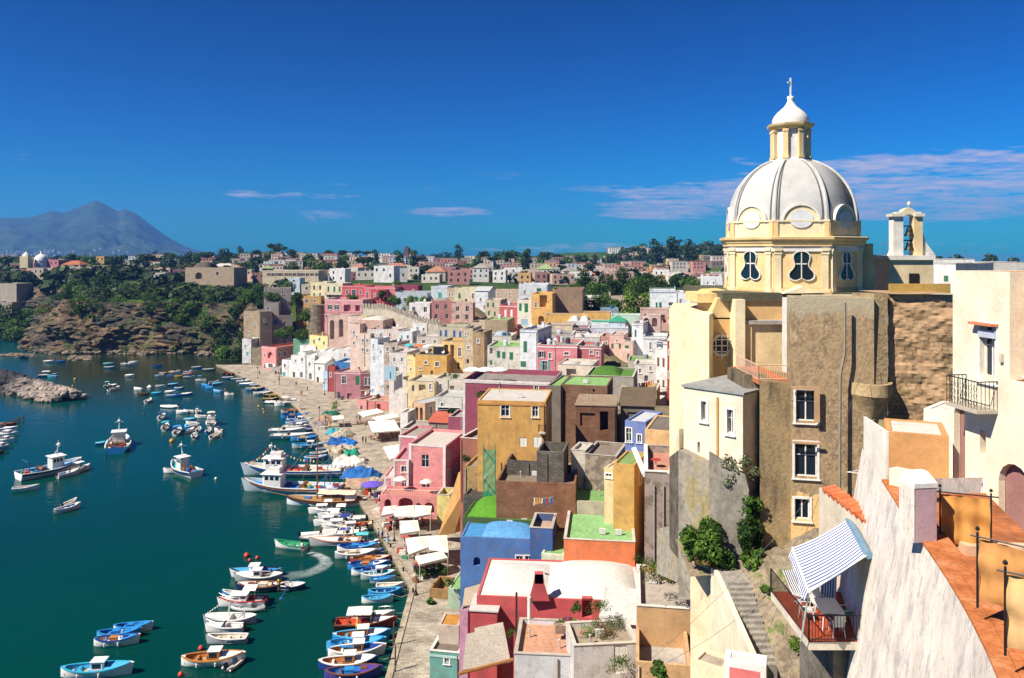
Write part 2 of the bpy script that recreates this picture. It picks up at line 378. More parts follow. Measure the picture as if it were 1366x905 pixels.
def seg_dist(p,a,b):
    ax,ay=a; bx,by=b; px,py=p; dx,dy=bx-ax,by-ay; t=max(0,min(1,((px-ax)*dx+(py-ay)*dy)/(dx*dx+dy*dy))); return math.hypot(px-ax-t*dx,py-ay-t*dy)
QP=[(p.x,p.y) for p in qe]
def xline(pts,y,asc):
    pass
POLYL=[(-3000,561),(-3000,3000),(3000,3000),(3000,-50),(qe[-1].x,-50)]+QP[::-1]+LAND
def inside(x,y):
    c=False; n=len(POLYL); j=n-1
    for i in range(n):
        xi,yi=POLYL[i]; xj,yj=POLYL[j]
        if (yi>y)!=(yj>y) and x<(xj-xi)*(y-yi)/(yj-yi)+xi: c=not c
        j=i
    return c
def ground(x,y):
    if not inside(x,y):
        return -4.0
    d=min(seg_dist((x,y),LAND[i],LAND[i+1]) for i in range(len(LAND)-1))
    dq=min(seg_dist((x,y),QP[i],QP[i+1]) for i in range(len(QP)-1)) if y<330 else 99
    h=hill(x,y)
    if dq<4: h=min(h,.5)
    h=min(h,d*2.7-2.5) if y>310 and x<-60 else h
    return min(h,0.4+max(0,(dq-qwid(y)))*1.2)
QW=[(60,5),(82,5),(100,4),(110,8),(124,11),(135,7),(150,8),(165,14),(185,19),(210,25),(235,21),(260,16),(301,10),(400,6),(9999,6)]
def qwid(y):
    for i in range(len(QW)-1):
        if y<=QW[i+1][0]:
            if y<QW[i][0]: return QW[i][1]
            t=(y-QW[i][0])/(QW[i+1][0]-QW[i][0]); return QW[i][1]+(QW[i+1][1]-QW[i][1])*t
    return 6
# ---- rock cliff of the headland
m,nt,b=nodes('cliff_rock')
f=pos_noise(nt,.055,8,.68,stretch=(1,1,1.8)); f2=pos_noise(nt,.35,6,.72,stretch=(1,1,2.6)); f3=pos_noise(nt,.09,6,.7,seed=4)
c=ramp(nt,f,[(.30,rgba(lin('#2f2b28'))),(.44,rgba(lin('#51483c'))),(.52,rgba(lin('#86704f'))),(.60,rgba(lin('#5d4732'))),(.75,rgba(lin('#3f3a34')))])
c=mix(nt,ramp(nt,f2,[(.34,grey(.18)),(.58,grey(1))]),(.012,.011,.012,1),c)
c=mix(nt,ramp(nt,f3,[(.52,grey(0)),(.60,grey(.75))]),c,rgba(lin('#3c4a22')))
nt.links.new(c,b.inputs['Base Color']); b.inputs['Roughness'].default_value=.95; bump(nt,b,f2,1.0,1.6)
pts=[]
for i in range(len(LAND)-1):
    a,c_=Vector((*LAND[i],0)),Vector((*LAND[i+1],0)); L=(c_-a).length; k=max(2,int(L/1.0)) if i<11 else max(2,int(L/3))
    for j in range(k): pts.append(a.lerp(c_,j/k))
rows=[]
n=len(pts); T=46
sm=[]
for i in range(n):
    a=pts[max(0,i-6)]; c_=pts[min(n-1,i+6)]; d=(c_-a).normalized(); nn=Vector((d.y,-d.x,0)); 
    sm.append(nn if inside(*(pts[i]+nn*6).xy) else -nn)
for t in range(T+1):
    tt=t/T; row=[]
    for i in range(n):
        p=pts[i]; e=min(1,i/25.0); H_=(6+16*e) if i<n*.86 else 22
        H_+=3*noise.noise(Vector((i*.03,0,3)))
        z=-1.5+(H_+1.5)*tt
        off=7.5*tt**1.25+ (2.0 if tt>.55 else 0)*math.sin((tt-.55)*6)
        q=p+sm[i]*off; q.z=z
        s=Vector((q.x*.06,q.y*.06,z*.11)); s2=Vector((q.x*.2,q.y*.2,z*.5)); s3=Vector((q.x*.55,q.y*.55,z*1.1))
        dd=(noise.hetero_terrain(s,.6,2.1,5,.4)-.4)*3.0+abs(noise.noise(s2))*2.6+noise.noise(s3)*.9
        q-=sm[i]*(dd*(.35+.65*min(1,(1-tt)*4)))
        row.append(tuple(q))
    rows.append(row)
kind(obj('cliff',MB().grid(rows),m),'structure')

# ---- rocks
def rock(mb,c,r,sq=(1,1,.7)):
    n=len(mb.v)
    bm=ICO[rnd.randrange(len(ICO))]; rot=Matrix.Rotation(rnd.uniform(0,6.3),3,'Z')@Matrix.Rotation(rnd.uniform(-.5,.5),3,'X')
    for v in bm[0]:
        w=rot@Vector((v[0]*sq[0],v[1]*sq[1],v[2]*sq[2])); mb.v.append((c[0]+w.x*r,c[1]+w.y*r,c[2]+w.z*r))
    for f in bm[1]: mb.f.append(tuple(n+i for i in f)); mb.m.append(mb.mi)
ICO=[]
import bmesh
for k in range(10):
    bm=bmesh.new(); bmesh.ops.create_icosphere(bm,subdivisions=1,radius=1)
    vs_=[]
    for v in bm.verts:
        s=1+rnd.uniform(-.28,.22); vs_.append((v.co.x*s*rnd.uniform(.8,1.2),v.co.y*s,v.co.z*s))
    ICO.append((vs_,[tuple(v.index for v in f.verts) for f in bm.faces])); bm.free()
m,nt,b=nodes('breakwater_stone')
g_=N(nt,'ShaderNodeNewGeometry'); sp=N(nt,'ShaderNodeSeparateXYZ'); nt.links.new(g_.outputs['Position'],sp.inputs[0])
w=nmath(nt,'ADD',nmath(nt,'MULTIPLY',nmath(nt,'ADD',sp.outputs[0],160.0),1/12.0),nmath(nt,'MULTIPLY',nmath(nt,'SUBTRACT',pos_noise(nt,.2,3,.6),.5),2.0),True)
rr=N(nt,'ShaderNodeNewGeometry')
c=mix(nt,w,(.028,.027,.030,1),rgba(lin('#a89a8d'),.9))
c=mix(nt,ramp(nt,rr.outputs['Random Per Island'],[(0,grey(.55)),(1,grey(1))]),(0,0,0,1),c)
zz=nmath(nt,'MULTIPLY',nmath(nt,'SUBTRACT',sp.outputs[2],.1),2.2,True)
c=mix(nt,zz,(.075,.048,.015,1),c)
nt.links.new(c,b.inputs['Base Color']); b.inputs['Roughness'].default_value=.9; bump(nt,b,pos_noise(nt,2,4,.7),.6,.15)
bw=MB(); A_=G(-60,500,0); B_=G(92,535,0)
core=[]
for i in range(1050):
    t=rnd.random(); c_=A_.lerp(B_,t); wd=(1-t)*8+4.6; 
    d=(B_-A_).normalized(); nn=Vector((-d.y,d.x,0)); s=rnd.uniform(-1,1); h=(4.2-1.8*t)*(1-abs(s)**1.5)
    p=c_+nn*s*wd+d*rnd.uniform(-1,1); rock(bw,(p.x,p.y,h+rnd.uniform(-.5,.3)),rnd.uniform(1.0,2.1))
kind(tag(obj('breakwater_rocks',bw,m),'long rubble breakwater of dark and pale boulders off the headland','rocks'),'stuff')
sr=MB()
for i in range(1150):
    k=rnd.randrange(0,int(n*.9)); p=pts[k]-sm[k]*rnd.uniform(-3,2.2+3.5*(rnd.random()**3)); rock(sr,(p.x,p.y,rnd.uniform(-.4,.9)),rnd.uniform(.4,1.5),(1.3,1,.6))
for i in range(120):
    p=G(rnd.uniform(92,122),rnd.uniform(476,481),0); rock(sr,(p.x,p.y,rnd.uniform(-.2,.4)),rnd.uniform(.5,1.1),(1.4,1,.5))
for i in range(90):
    p=G(rnd.uniform(0,45),rnd.uniform(473,475.5),0); rock(sr,(p.x,p.y,rnd.uniform(-.3,.3)),rnd.uniform(.5,1.2),(1.5,1,.5))
kind(tag(obj('shore_rocks',sr,noisem('shore_stone',[(.3,'#4a443d'),(.5,'#8b7f70'),(.7,'#6f5f48')],.4,5,bd=.2)),'jumbled wet rocks along the foot of the headland cliff','rocks'),'stuff')

# ---- sand of the far cove
a=[G(-60,436.5,0),G(62,436,0),G(60,428,0),G(-60,427,0)]
kind(obj('beach',MB().quad(*[(p.x,p.y,.25+.9*(i>1)) for i,p in enumerate(a)]),noisem('beach_sand',[(.3,'#8f7f66'),(.7,'#b3a080')],.2)),'structure')

# ---- the volcanic island across the channel
MY=6500.0
prof=[(-420,318),(-300,305),(-200,300),(-100,296),(0,291),(40,290),(70,281),(85,284),(105,276),(118,271),(128,267),(138,271),(150,278),(158,282),(166,278),(182,285),(200,299),(225,317),(245,328),(262,334),(275,337),(300,345)]
def prf(px):
    for i in range(len(prof)-1):
        if prof[i][0]<=px<=prof[i+1][0]:
            t=(px-prof[i][0])/(prof[i+1][0]-prof[i][0]); return prof[i][1]+(prof[i+1][1]-prof[i][1])*t
    return 345
rows=[]
for j in range(70):
    v=j/69*1.25; yy=MY-2300+v*2300; row=[]
    for i in range(260):
        px=-420+i*720/259; x=(px-CX)/F*MY
        hh=CZ+(HY-prf(px))/F*MY
        s=min(v,1.0); s=s**1.15 if v<=1 else 1-(v-1)*1.5
        q=Vector((x*.0016,yy*.0016,0)); ridg=abs(noise.noise(q*1.0))+.55*abs(noise.noise(q*2.3))+.3*noise.noise(q*6)
        bulge=1-abs(s-.5)*2 if v<=1 else 0
        z=(hh+6)*s - ridg*175*bulge*min(1,hh/200) -6
        x2=x*(yy/MY) ; row.append((x2,yy,z*(yy/MY)))
    rows.append(row)
kind(obj('distant_mountain',MB().grid(rows),noisem('mountain_forest',[(.3,'#1f331a'),(.5,'#344c26'),(.62,'#45542f'),(.75,'#6f6846')],.0035,7,.7,bs=.8,bd=30,scale2=.02),smooth=True),'structure')
mt=MB()
for i in range(150):
    px=rnd.choice([rnd.gauss(25,22),rnd.gauss(60,20),rnd.uniform(-20,190)]); v=rnd.uniform(.04,.26); yy=MY-2300+v*2300; x=(px-CX)/F*MY*(yy/MY)
    zz=max(2,(CZ+(HY-prf(px))/F*MY+6)*v**1.15*(yy/MY)-6)
    mt.box(x-6,yy-30,zz-6,x+rnd.uniform(0,9),yy-20,zz+rnd.uniform(4,8))
kind(tag(obj('island_town',mt,flat('#9a9890',.9)),'scatter of pale houses low on the far volcanic island','town'),'stuff')
# ---- air
m=bpy.data.materials.new('air'); m.use_nodes=True; nt=m.node_tree; nt.nodes.clear()
v=nt.nodes.new('ShaderNodeVolumePrincipled'); o_=nt.nodes.new('ShaderNodeOutputMaterial'); nt.links.new(v.outputs[0],o_.inputs['Volume'])
v.inputs['Color'].default_value=(.13,.37,1.0,1); v.inputs['Density'].default_value=.00011; v.inputs['Anisotropy'].default_value=.1
kind(obj('haze',MB().box(-8200,-200,-6,8200,8600,500),m),'stuff')
# ================================================================= VEGETATION
def leafm(name,a,b_,c_=None,scale=.45):
    key=('lf',name)
    if key in MC: return MC[key]
    m,nt,b=nodes(name)
    g=N(nt,'ShaderNodeNewGeometry'); f=pos_noise(nt,scale,3,.7)
    r=mix(nt,ramp(nt,f,[(.38,grey(0)),(.62,grey(1))]),(*lin(a),1),(*lin(b_),1))
    if c_: r=mix(nt,ramp(nt,g.outputs['Random Per Island'],[(.82,grey(0)),(.9,grey(1))]),r,(*lin(c_),1))
    r=mix(nt,ramp(nt,g.outputs['Random Per Island'],[(0,grey(.6)),(1,grey(1))]),(0,0,0,1),r)
    nt.links.new(r,b.inputs['Base Color']); b.inputs['Roughness'].default_value=.7; b.inputs['Specular IOR Level'].default_value=.2
    tr=N(nt,'ShaderNodeBsdfTranslucent'); nt.links.new(r,tr.inputs['Color']); ms=N(nt,'ShaderNodeMixShader'); ms.inputs[0].default_value=.28
    nt.links.new(b.outputs[0],ms.inputs[1]); nt.links.new(tr.outputs[0],ms.inputs[2]); nt.links.new(ms.outputs[0],nt.nodes['Material Output'].inputs['Surface'])
    MC[key]=m; return m
LF={'dark':leafm('dark_leaves','#1f3312','#37531c','#4a6b24'),'mid':leafm('green_leaves','#2f4c17','#52752a','#6d8c34'),'light':leafm('bright_leaves','#40611f','#6d8f35','#86a546'),
    'olive':leafm('olive_leaves','#4b5a3a','#74805a','#8a9270'),'dry':leafm('dry_scrub','#6b5b34','#8f7a48','#5d6a2e')}
BARK=noisem('bark',[(.3,'#4a3d2e'),(.7,'#74624b')],3,4,bd=.05)
def leafcloud(rs,clumps,nl,ls,flat_=.55):
    """clumps: (cx,cy,cz,rx,ry,rz); leaves scattered through each clump, denser at its skin"""
    mb=MB(); tot=sum(c[3]*c[4] for c in clumps)
    for c in clumps:
        k=int(nl*c[3]*c[4]/tot)
        for _ in range(k):
            while True:
                d=Vector((rs.gauss(0,1),rs.gauss(0,1),rs.gauss(0,1)))
                if d.length>.1: break
            d.normalize(); rr=1-abs(rs.gauss(0,.22)); rr=max(.15,rr)*(1+.16*noise.noise(d*2.5+Vector(c[:3])))
            p=Vector((c[0]+d.x*c[3]*rr,c[1]+d.y*c[4]*rr,c[2]+d.z*c[5]*rr))
            nrm=(d+Vector((rs.uniform(-1,1),rs.uniform(-1,1),rs.uniform(-.4,1)))*.9).normalized()
            a=nrm.orthogonal().normalized(); a.rotate(Matrix.Rotation(rs.uniform(0,6.28),3,nrm)); b=nrm.cross(a)
            s=ls*rs.uniform(.6,1.4); 
            mb.quad(p-a*s*.5,p+b*s*flat_*.5,p+a*s*.5+nrm*s*.12,p-b*s*flat_*.5)
    return mb
def make_tree(seed,kind_,h,w,nl,ls,leaf):
    rs=random.Random(seed); cl=[]
    if kind_=='round':
        th=h*.12
        for i in range(rs.randint(9,13)):
            a=rs.uniform(0,6.28); r=rs.uniform(0,.62)*w/2; z=th+rs.uniform(.12,.9)*(h-th)*(1-.35*r/(w/2)); s=rs.uniform(.16,.30)*w
            cl.append((r*math.cos(a),r*math.sin(a),z,s,s,s*.75))
    elif kind_=='pine':   # umbrella pine
        th=h*.66
        for i in range(8):
            a=rs.uniform(0,6.28); r=rs.uniform(.05,.75)*w/2; s=rs.uniform(.16,.26)*w
            cl.append((r*math.cos(a),r*math.sin(a),th+(h-th)*rs.uniform(.3,.65),s,s,(h-th)*.34))
    else:  # tall
        th=h*.15
        for i in range(11):
            t=i/10; s=w*.5*(1-.55*abs(t-.35))*rs.uniform(.55,.8); a=rs.uniform(0,6.28); r=.15*w
            cl.append((r*math.cos(a),r*math.sin(a),th+(h-th)*t*.92,s,s,s*.9))
    crown=leafcloud(rs,cl,nl,ls).mesh('crown',LF[leaf])
    tb=MB(); base=[Vector((0,0,-1.5)),Vector((.02*h,0,th*.5)),Vector((-.02*h,.02*h,th*1.1))]
    tb.tube(base,h*.032,7,h*.018)
    for c in cl[:6]: tb.tube([base[2]*.85,Vector((c[0]*.5,c[1]*.5,(c[2]+th)/2)),Vector(c[:3])],h*.014,5,h*.005)
    return crown,tb.mesh('trunk',BARK)
TV={}
def tv(k):
    if k not in TV:
        sd,kd,h,w,nl,ls,lf=k; TV[k]=make_tree(sd,kd,h,w,nl,ls,lf)
    return TV[k]
VEG=[]
def tree(name,cat,loc,key,scale,rz,desc,group):
    cr,tr=tv(key); t=thing(name,desc,cat,loc,rz,group); t.scale=(scale,scale,scale*rnd.uniform(.88,1.1))
    link('trunk',tr,t); link('crown',cr,t); return t
def bush(loc,w,h,leaf,seed,desc,group,nl=500,ls=.3,name='bush'):
    key=('b',leaf,seed,nl,ls,round(h/w,1))
    if key not in TV:
        rs=random.Random(seed); cl=[]
        for i in range(17):
            a=rs.uniform(0,6.28); r=rs.uniform(0,.42); s=rs.uniform(.08,.19); cl.append((r*math.cos(a),r*math.sin(a),rs.uniform(.15,.7)*h/w,s,s,s*h/w))
        TV[key]=leafcloud(rs,cl,nl,ls/w).mesh('foliage',LF[leaf])
    o=link(name,TV[key],None,loc,rnd.uniform(0,6.28)); o.scale=(w,w,w); tag(o,desc,'bush',group); return o
KEYS_N=[(1,'round',10,10,2300,.75,'dark'),(2,'round',10,11,2300,.75,'mid'),(3,'round',10,10,2300,.7,'dark'),(4,'round',9,12,2300,.75,'mid'),(5,'round',10,9,2000,.7,'light'),(6,'tall',11,6.5,1900,.65,'dark'),(7,'round',9,10,2100,.75,'olive')]
KEYS_F=[(11,'round',10,11,600,1.5,'dark'),(12,'round',10,12,600,1.5,'mid'),(13,'pine',13,13,500,1.5,'dark'),(14,'round',9,11,550,1.5,'dark'),(15,'tall',12,7,450,1.4,'dark'),(16,'round',10,12,600,1.5,'mid')]
TREES=[]  # (px, py_base, Y) noted for labels
CNM={'dark':'dark green','mid':'mid green','light':'bright green','olive':'grey-green'}
# wood on top of the headland cliff and spilling down its face
rs=random.Random(21)
cliff=[]
def put(px,pyt,Y,key,w_px,zone):
    """px centre, pyt crown top in the view, width w_px at range Y"""
    h0,w0=key[2],key[3]; sc=w_px/F*Y/w0; top=P(px,pyt,Y); x,y=top.x,Y; z=top.z-h0*sc*.98
    cliff.append((zone,px,pyt,Y,key,sc,(x,y,z)))
line=[(0,372),(20,362),(45,356),(75,360),(110,362),(150,364),(190,364),(230,368),(265,366),(300,372),(330,378)]
def lerp_line(L,x):
    for i in range(len(L)-1):
        if L[i][0]<=x<=L[i+1][0]: return L[i][1]+(L[i+1][1]-L[i][1])*(x-L[i][0])/(L[i+1][0]-L[i][0])
    return L[-1][1]
for row,(dy,Y,n_) in enumerate(((8,458,15),(16,430,17),(22,408,18),(31,388,18),(42,373,15))):
    for i in range(n_):
        px=-6+i*345/n_+rs.uniform(-9,9); 
        if row>=3 and px<95: continue
        if px>345: continue
        put(px,lerp_line(line,max(0,px))+dy+rs.uniform(-5,7),Y+rs.uniform(-7,7),KEYS_N[rs.choice([0,1,1,3,2,3,4,4,6])],rs.uniform(32,46),'cliff')
for px,py,Y,w in ((205,392,366,34),(232,400,362,38),(255,404,360,36),(242,418,356,30),(262,425,356,28),(285,405,352,36),(300,420,345,34),(318,408,345,34),(330,395,350,32),(306,438,338,30),(310,452,334,30),(300,462,332,26),(318,468,325,28),(330,430,335,28),(135,402,364,30),(110,400,366,26),(160,398,366,32),(182,400,366,30),(340,405,335,26),(60,405,470,30),(75,400,450,26),(40,392,480,28)):
    put(px,py-8,Y,KEYS_N[rs.choice([0,1,2,3,1,4])],w,'slope')
for zone,px,pyt,Y,key,sc,loc in cliff:
    TREES.append((px,pyt,Y,'tree','tree',loc,key,sc,CNM[key[6]]+(' slender' if key[1]=='tall' else ' broad'),'trees on the headland'))
# hillside trees in and behind the town
for px,py,Y,w,k in ((365,392,330,26,1),(395,400,320,24,2),(408,418,300,22,3),(380,428,300,24,1),(400,440,292,22,3),(352,380,380,24,0),(378,372,400,26,1),(420,385,360,20,2),(345,372,420,24,3),
  (390,355,480,28,0),(425,347,520,34,1),(455,350,520,26,2),(470,392,300,14,1),(508,395,285,20,2),(528,400,280,20,1),(548,402,275,22,4),(565,405,270,24,4),(585,408,268,26,4),(603,412,265,24,4),(618,417,262,20,4),(575,416,262,22,1),(600,420,258,22,4),
  (487,371,340,18,4),(530,372,360,22,4),(512,376,340,14,1),
  (790,378,300,44,1),(808,372,320,40,0),(830,366,330,38,0),(846,374,310,42,1),(862,370,320,40,2),(880,378,300,34,0),(815,396,270,40,1),(840,398,262,40,4),(862,398,262,36,4),(795,405,255,34,0),(778,398,265,30,2),(880,392,262,28,1),(770,380,320,26,1),(900,366,350,24,2),(925,372,340,30,1),(943,366,360,26,1),(955,374,320,24,2),(780,366,380,28,0)):
    key=KEYS_N[k]; sc=w/F*Y/key[3]; top=P(px,py-8,Y); TREES.append((px,py,Y,'tree','tree',(top.x,Y,top.z-key[2]*sc*.98),key,sc,CNM[key[6]]+' leafy','trees inside the town'))
# far plateau and hill: trees of the skyline
sky_line=[(180,340),(260,345),(300,336),(340,334),(380,332),(420,338),(470,343),(520,340),(560,338),(610,335),(650,342),(700,342),(760,346),(800,348),(826,337),(850,329),(880,326),(910,327),(940,328),(970,329)]
for i in range(112):
    px=rs.uniform(185,975); Y=rs.uniform(620,980) if px<800 else rs.uniform(800,1350)
    base=lerp_line(sky_line,px); py=base+ (rs.random()**1.3)*(24 if px<800 else 26); w=rs.uniform(14,27)
    if px<800: Y=980-(py-base)*17+rs.uniform(-30,30)
    else: Y=1350-(py-base)*24
    key=KEYS_F[rs.randrange(6)]; sc=w/F*Y/key[3]; top=P(px,py,Y); TREES.append((px,py,Y,'pine_tree' if key[1]=='pine' else 'tree','pine tree' if key[1]=='pine' else 'tree',(top.x,Y,top.z-key[2]*sc*.95),key,sc,CNM[key[6]]+(' umbrella' if key[1]=='pine' else ' rounded'),'trees on the far skyline'))
for px,py,Y,w,k in ((700,335,800,20,5),(722,337,800,20,3),(645,334,900,18,0),(666,337,880,14,3),(612,332,900,22,4),(388,330,900,14,0),(370,331,900,12,4),(132,329,620,12,0),(97,337,640,20,0),(118,334,640,20,1),(150,338,640,22,3),(185,336,640,14,0),(323,333,900,12,1),(745,338,950,14,2),(770,338,950,14,0),(8,334,700,14,0),(25,341,700,14,1)):
    key=KEYS_F[k]; sc=w/F*Y/key[3]; top=P(px,py,Y); TREES.append((px,py,Y,'tree','tree',(top.x,Y,top.z-key[2]*sc*.95),key,sc,CNM[key[6]]+' standing-out','trees on the far skyline'))
# scrub on the cliff face
SCRUB=[]
for i in range(170):
    k=rs.randrange(10,int(n*.86)) if False else rs.randrange(20,330); k=min(k,len(pts)-1)
    t=rs.random(); p=pts[k]+sm[k]*(7.5*t**1.25-1.0); z=-1.5+21*t
    SCRUB.append((p.x,p.y,z,rs.uniform(2,4.6),rs.choice(['dry','dry','mid','olive','dry','light'])))

for i in range(60):
    k=rs.randrange(15,330); k=min(k,len(pts)-1); t=rs.uniform(.82,1.1); p=pts[k]+sm[k]*(7.5*t**1.25+rs.uniform(0,4)); SCRUB.append((p.x,p.y,18*t+rs.uniform(0,3),rs.uniform(5,8.5),rs.choice(['mid','dark','mid','light'])))
# place the vegetation, each tree labelled by its look and neighbours
def to_px(v): return (CX+v[0]/v[1]*F, HY+(CZ-v[2])/v[1]*F)
LM=[]  # landmarks (px,py,phrase)
TREES.sort(key=lambda t:(t[9],t[0]))
grp={}
for t in TREES: grp.setdefault(t[9],[]).append(t)
for g,l in grp.items():
    byl={}
    for t in l: byl.setdefault(t[8]+t[3],[]).append(t)
    for k,ll in byl.items():
        ll.sort(key=lambda t:t[0])
        for i,t in enumerate(ll):
            px,py,Y,nm,cat,loc,key,sc,d,_=t
            g0=ground(loc[0],loc[1]); 
            if g=='trees on the far skyline' and loc[2]>g0:
                top_=loc[2]+key[2]*sc*.95; sc=min(sc*1.9,max(.3,(top_-g0)/key[2])); loc=(loc[0],loc[1],g0-.3)
            elif g=='trees on the far skyline' and loc[2]<g0-.3*key[2]*sc: loc=(loc[0],loc[1],g0-.5)
            elif loc[2]>g0+.8: loc=(loc[0],loc[1],g0-.3); sc*=1.15
            if g=='trees on the far skyline':
                tp_=HY+(CZ-loc[2]-key[2]*sc)/loc[1]*F; lim=lerp_line(sky_line,px)-7
                if tp_<lim: sc*=max(.25,((CZ-loc[2])-(lim-HY)*loc[1]/F)/(key[2]*sc))
            what={'trees on the headland':'above the sea cliff','trees inside the town':'among the town houses','trees on the far skyline':'on the far skyline ridge'}[g]
            tree(nm,cat,loc,key,sc,rnd.uniform(0,6.28),f"{d} {cat} {what}, {ordw(i)} such from the sea side",g)
cs={'dry':'dry brown','mid':'green','olive':'grey-green','light':'bright green','dark':'dark green'}
cnt={}
SCRUB.sort(key=lambda s:s[0]/s[1])
for x,y,z,w,lf in SCRUB:
    i=cnt.get(lf,0); cnt[lf]=i+1
    bush((x,y-1.0,z-.6),w,w*.8,lf,rnd.randrange(3),f"{cs[lf]} scrub bush on the headland cliff, {ordw(i)} such from its sea end",'scrub bushes on the cliff',nl=300,ls=.5 if w<5 else .7)

# the far wood: one mass of crowns between and behind the plateau houses
rw=random.Random(31); wd=MB()
for i in range(2450):
    if i<900: px=rw.uniform(180,1500); Y=rw.uniform(430,1000)*1.0
    elif i<1700: px=rw.uniform(790,985); Y=rw.uniform(820,1420)
    elif i<2100: px=rw.uniform(-10,330); Y=rw.uniform(470,900)
    else: px=rw.uniform(120,335); Y=rw.uniform(374,475)
    x=(px-CX)/F*Y; 
    if noise.noise(Vector((x*.012,Y*.008,5)))<-.22 and i<900: continue
    z=ground(x,Y); s_=rw.uniform(3.5,7.0) if i<2100 else rw.uniform(1.8,3.6); hh=rw.uniform(.8,1.3)*s_
    if HY+(CZ-z-hh*1.15)/Y*F<lerp_line(sky_line,max(180,px))-3: continue
    if i<900 and rw.random()<.72: continue
    for k in range(34):
        d=Vector((rw.gauss(0,1),rw.gauss(0,1),rw.gauss(0,1))).normalized(); p=Vector((x+d.x*s_,Y+d.y*s_,z+hh*.55+d.z*hh*.6)); nn=(d+Vector((rw.uniform(-.6,.6),rw.uniform(-.6,.6),rw.uniform(0,.8)))).normalized(); a=nn.orthogonal().normalized(); b_=nn.cross(a); q=s_*rw.uniform(.28,.5)
        wd.quad(p-a*q,p+b_*q*.8,p+a*q,p-b_*q*.8)
kind(tag(obj('distant_woods',wd,leafm('far_leaves','#1c2e12','#34491d','#4d5f28',scale=.05)),'dark woods and orchards spread over the far plateau and hill','woods'),'stuff')
# ================================================================= BOATS
def bm_(h,r=.4): return flat(h,r,0,.5,vary=.05)
CN={'tw':'#b4bfc6','w':'#e9e6e0','c':'#d8cdb6','b':'#2f86c9','db':'#1f3f86','lb':'#4fa9d6','cy':'#35a6c4','nv':'#1b2f5c','g':'#2f9a68','o':'#d8542a','r':'#a8322a','br':'#7a4a2c','gy':'#a9adb0','wd':'#b87c3e','y':'#d6b14a','pp':'#4a3f93','aq':'#5dc0c8','bk':'#16181c','rs':'#c98a6a','te':'#3a8f8a'}
CW={'w':'white','c':'cream','b':'blue','db':'dark blue','lb':'light blue','cy':'turquoise','nv':'navy','g':'green','o':'orange','r':'red','br':'brown','gy':'grey','wd':'wooden','y':'yellow','pp':'purple','aq':'aqua','bk':'black','rs':'rust','te':'teal'}
BC={}
def hullpts(L,B,H,dbl,N_=15):
    st=[]
    for i in range(N_):
        t=i/(N_-1); x=(t-.5)*L
        if dbl: w=(1-abs(2*t-1)**2.3)**.8
        else: w=(1-max(0,(t-.35)/.65)**2.2)**.85*(.82+.18*min(1,t/.35))
        sheer=H*(1+.42*max(0,(t-.45)/.55)**2+(.22*max(0,(.4-t)/.4)**2 if dbl else .04))
        st.append((x,max(.0,w)*B/2,sheer,t))
    return st
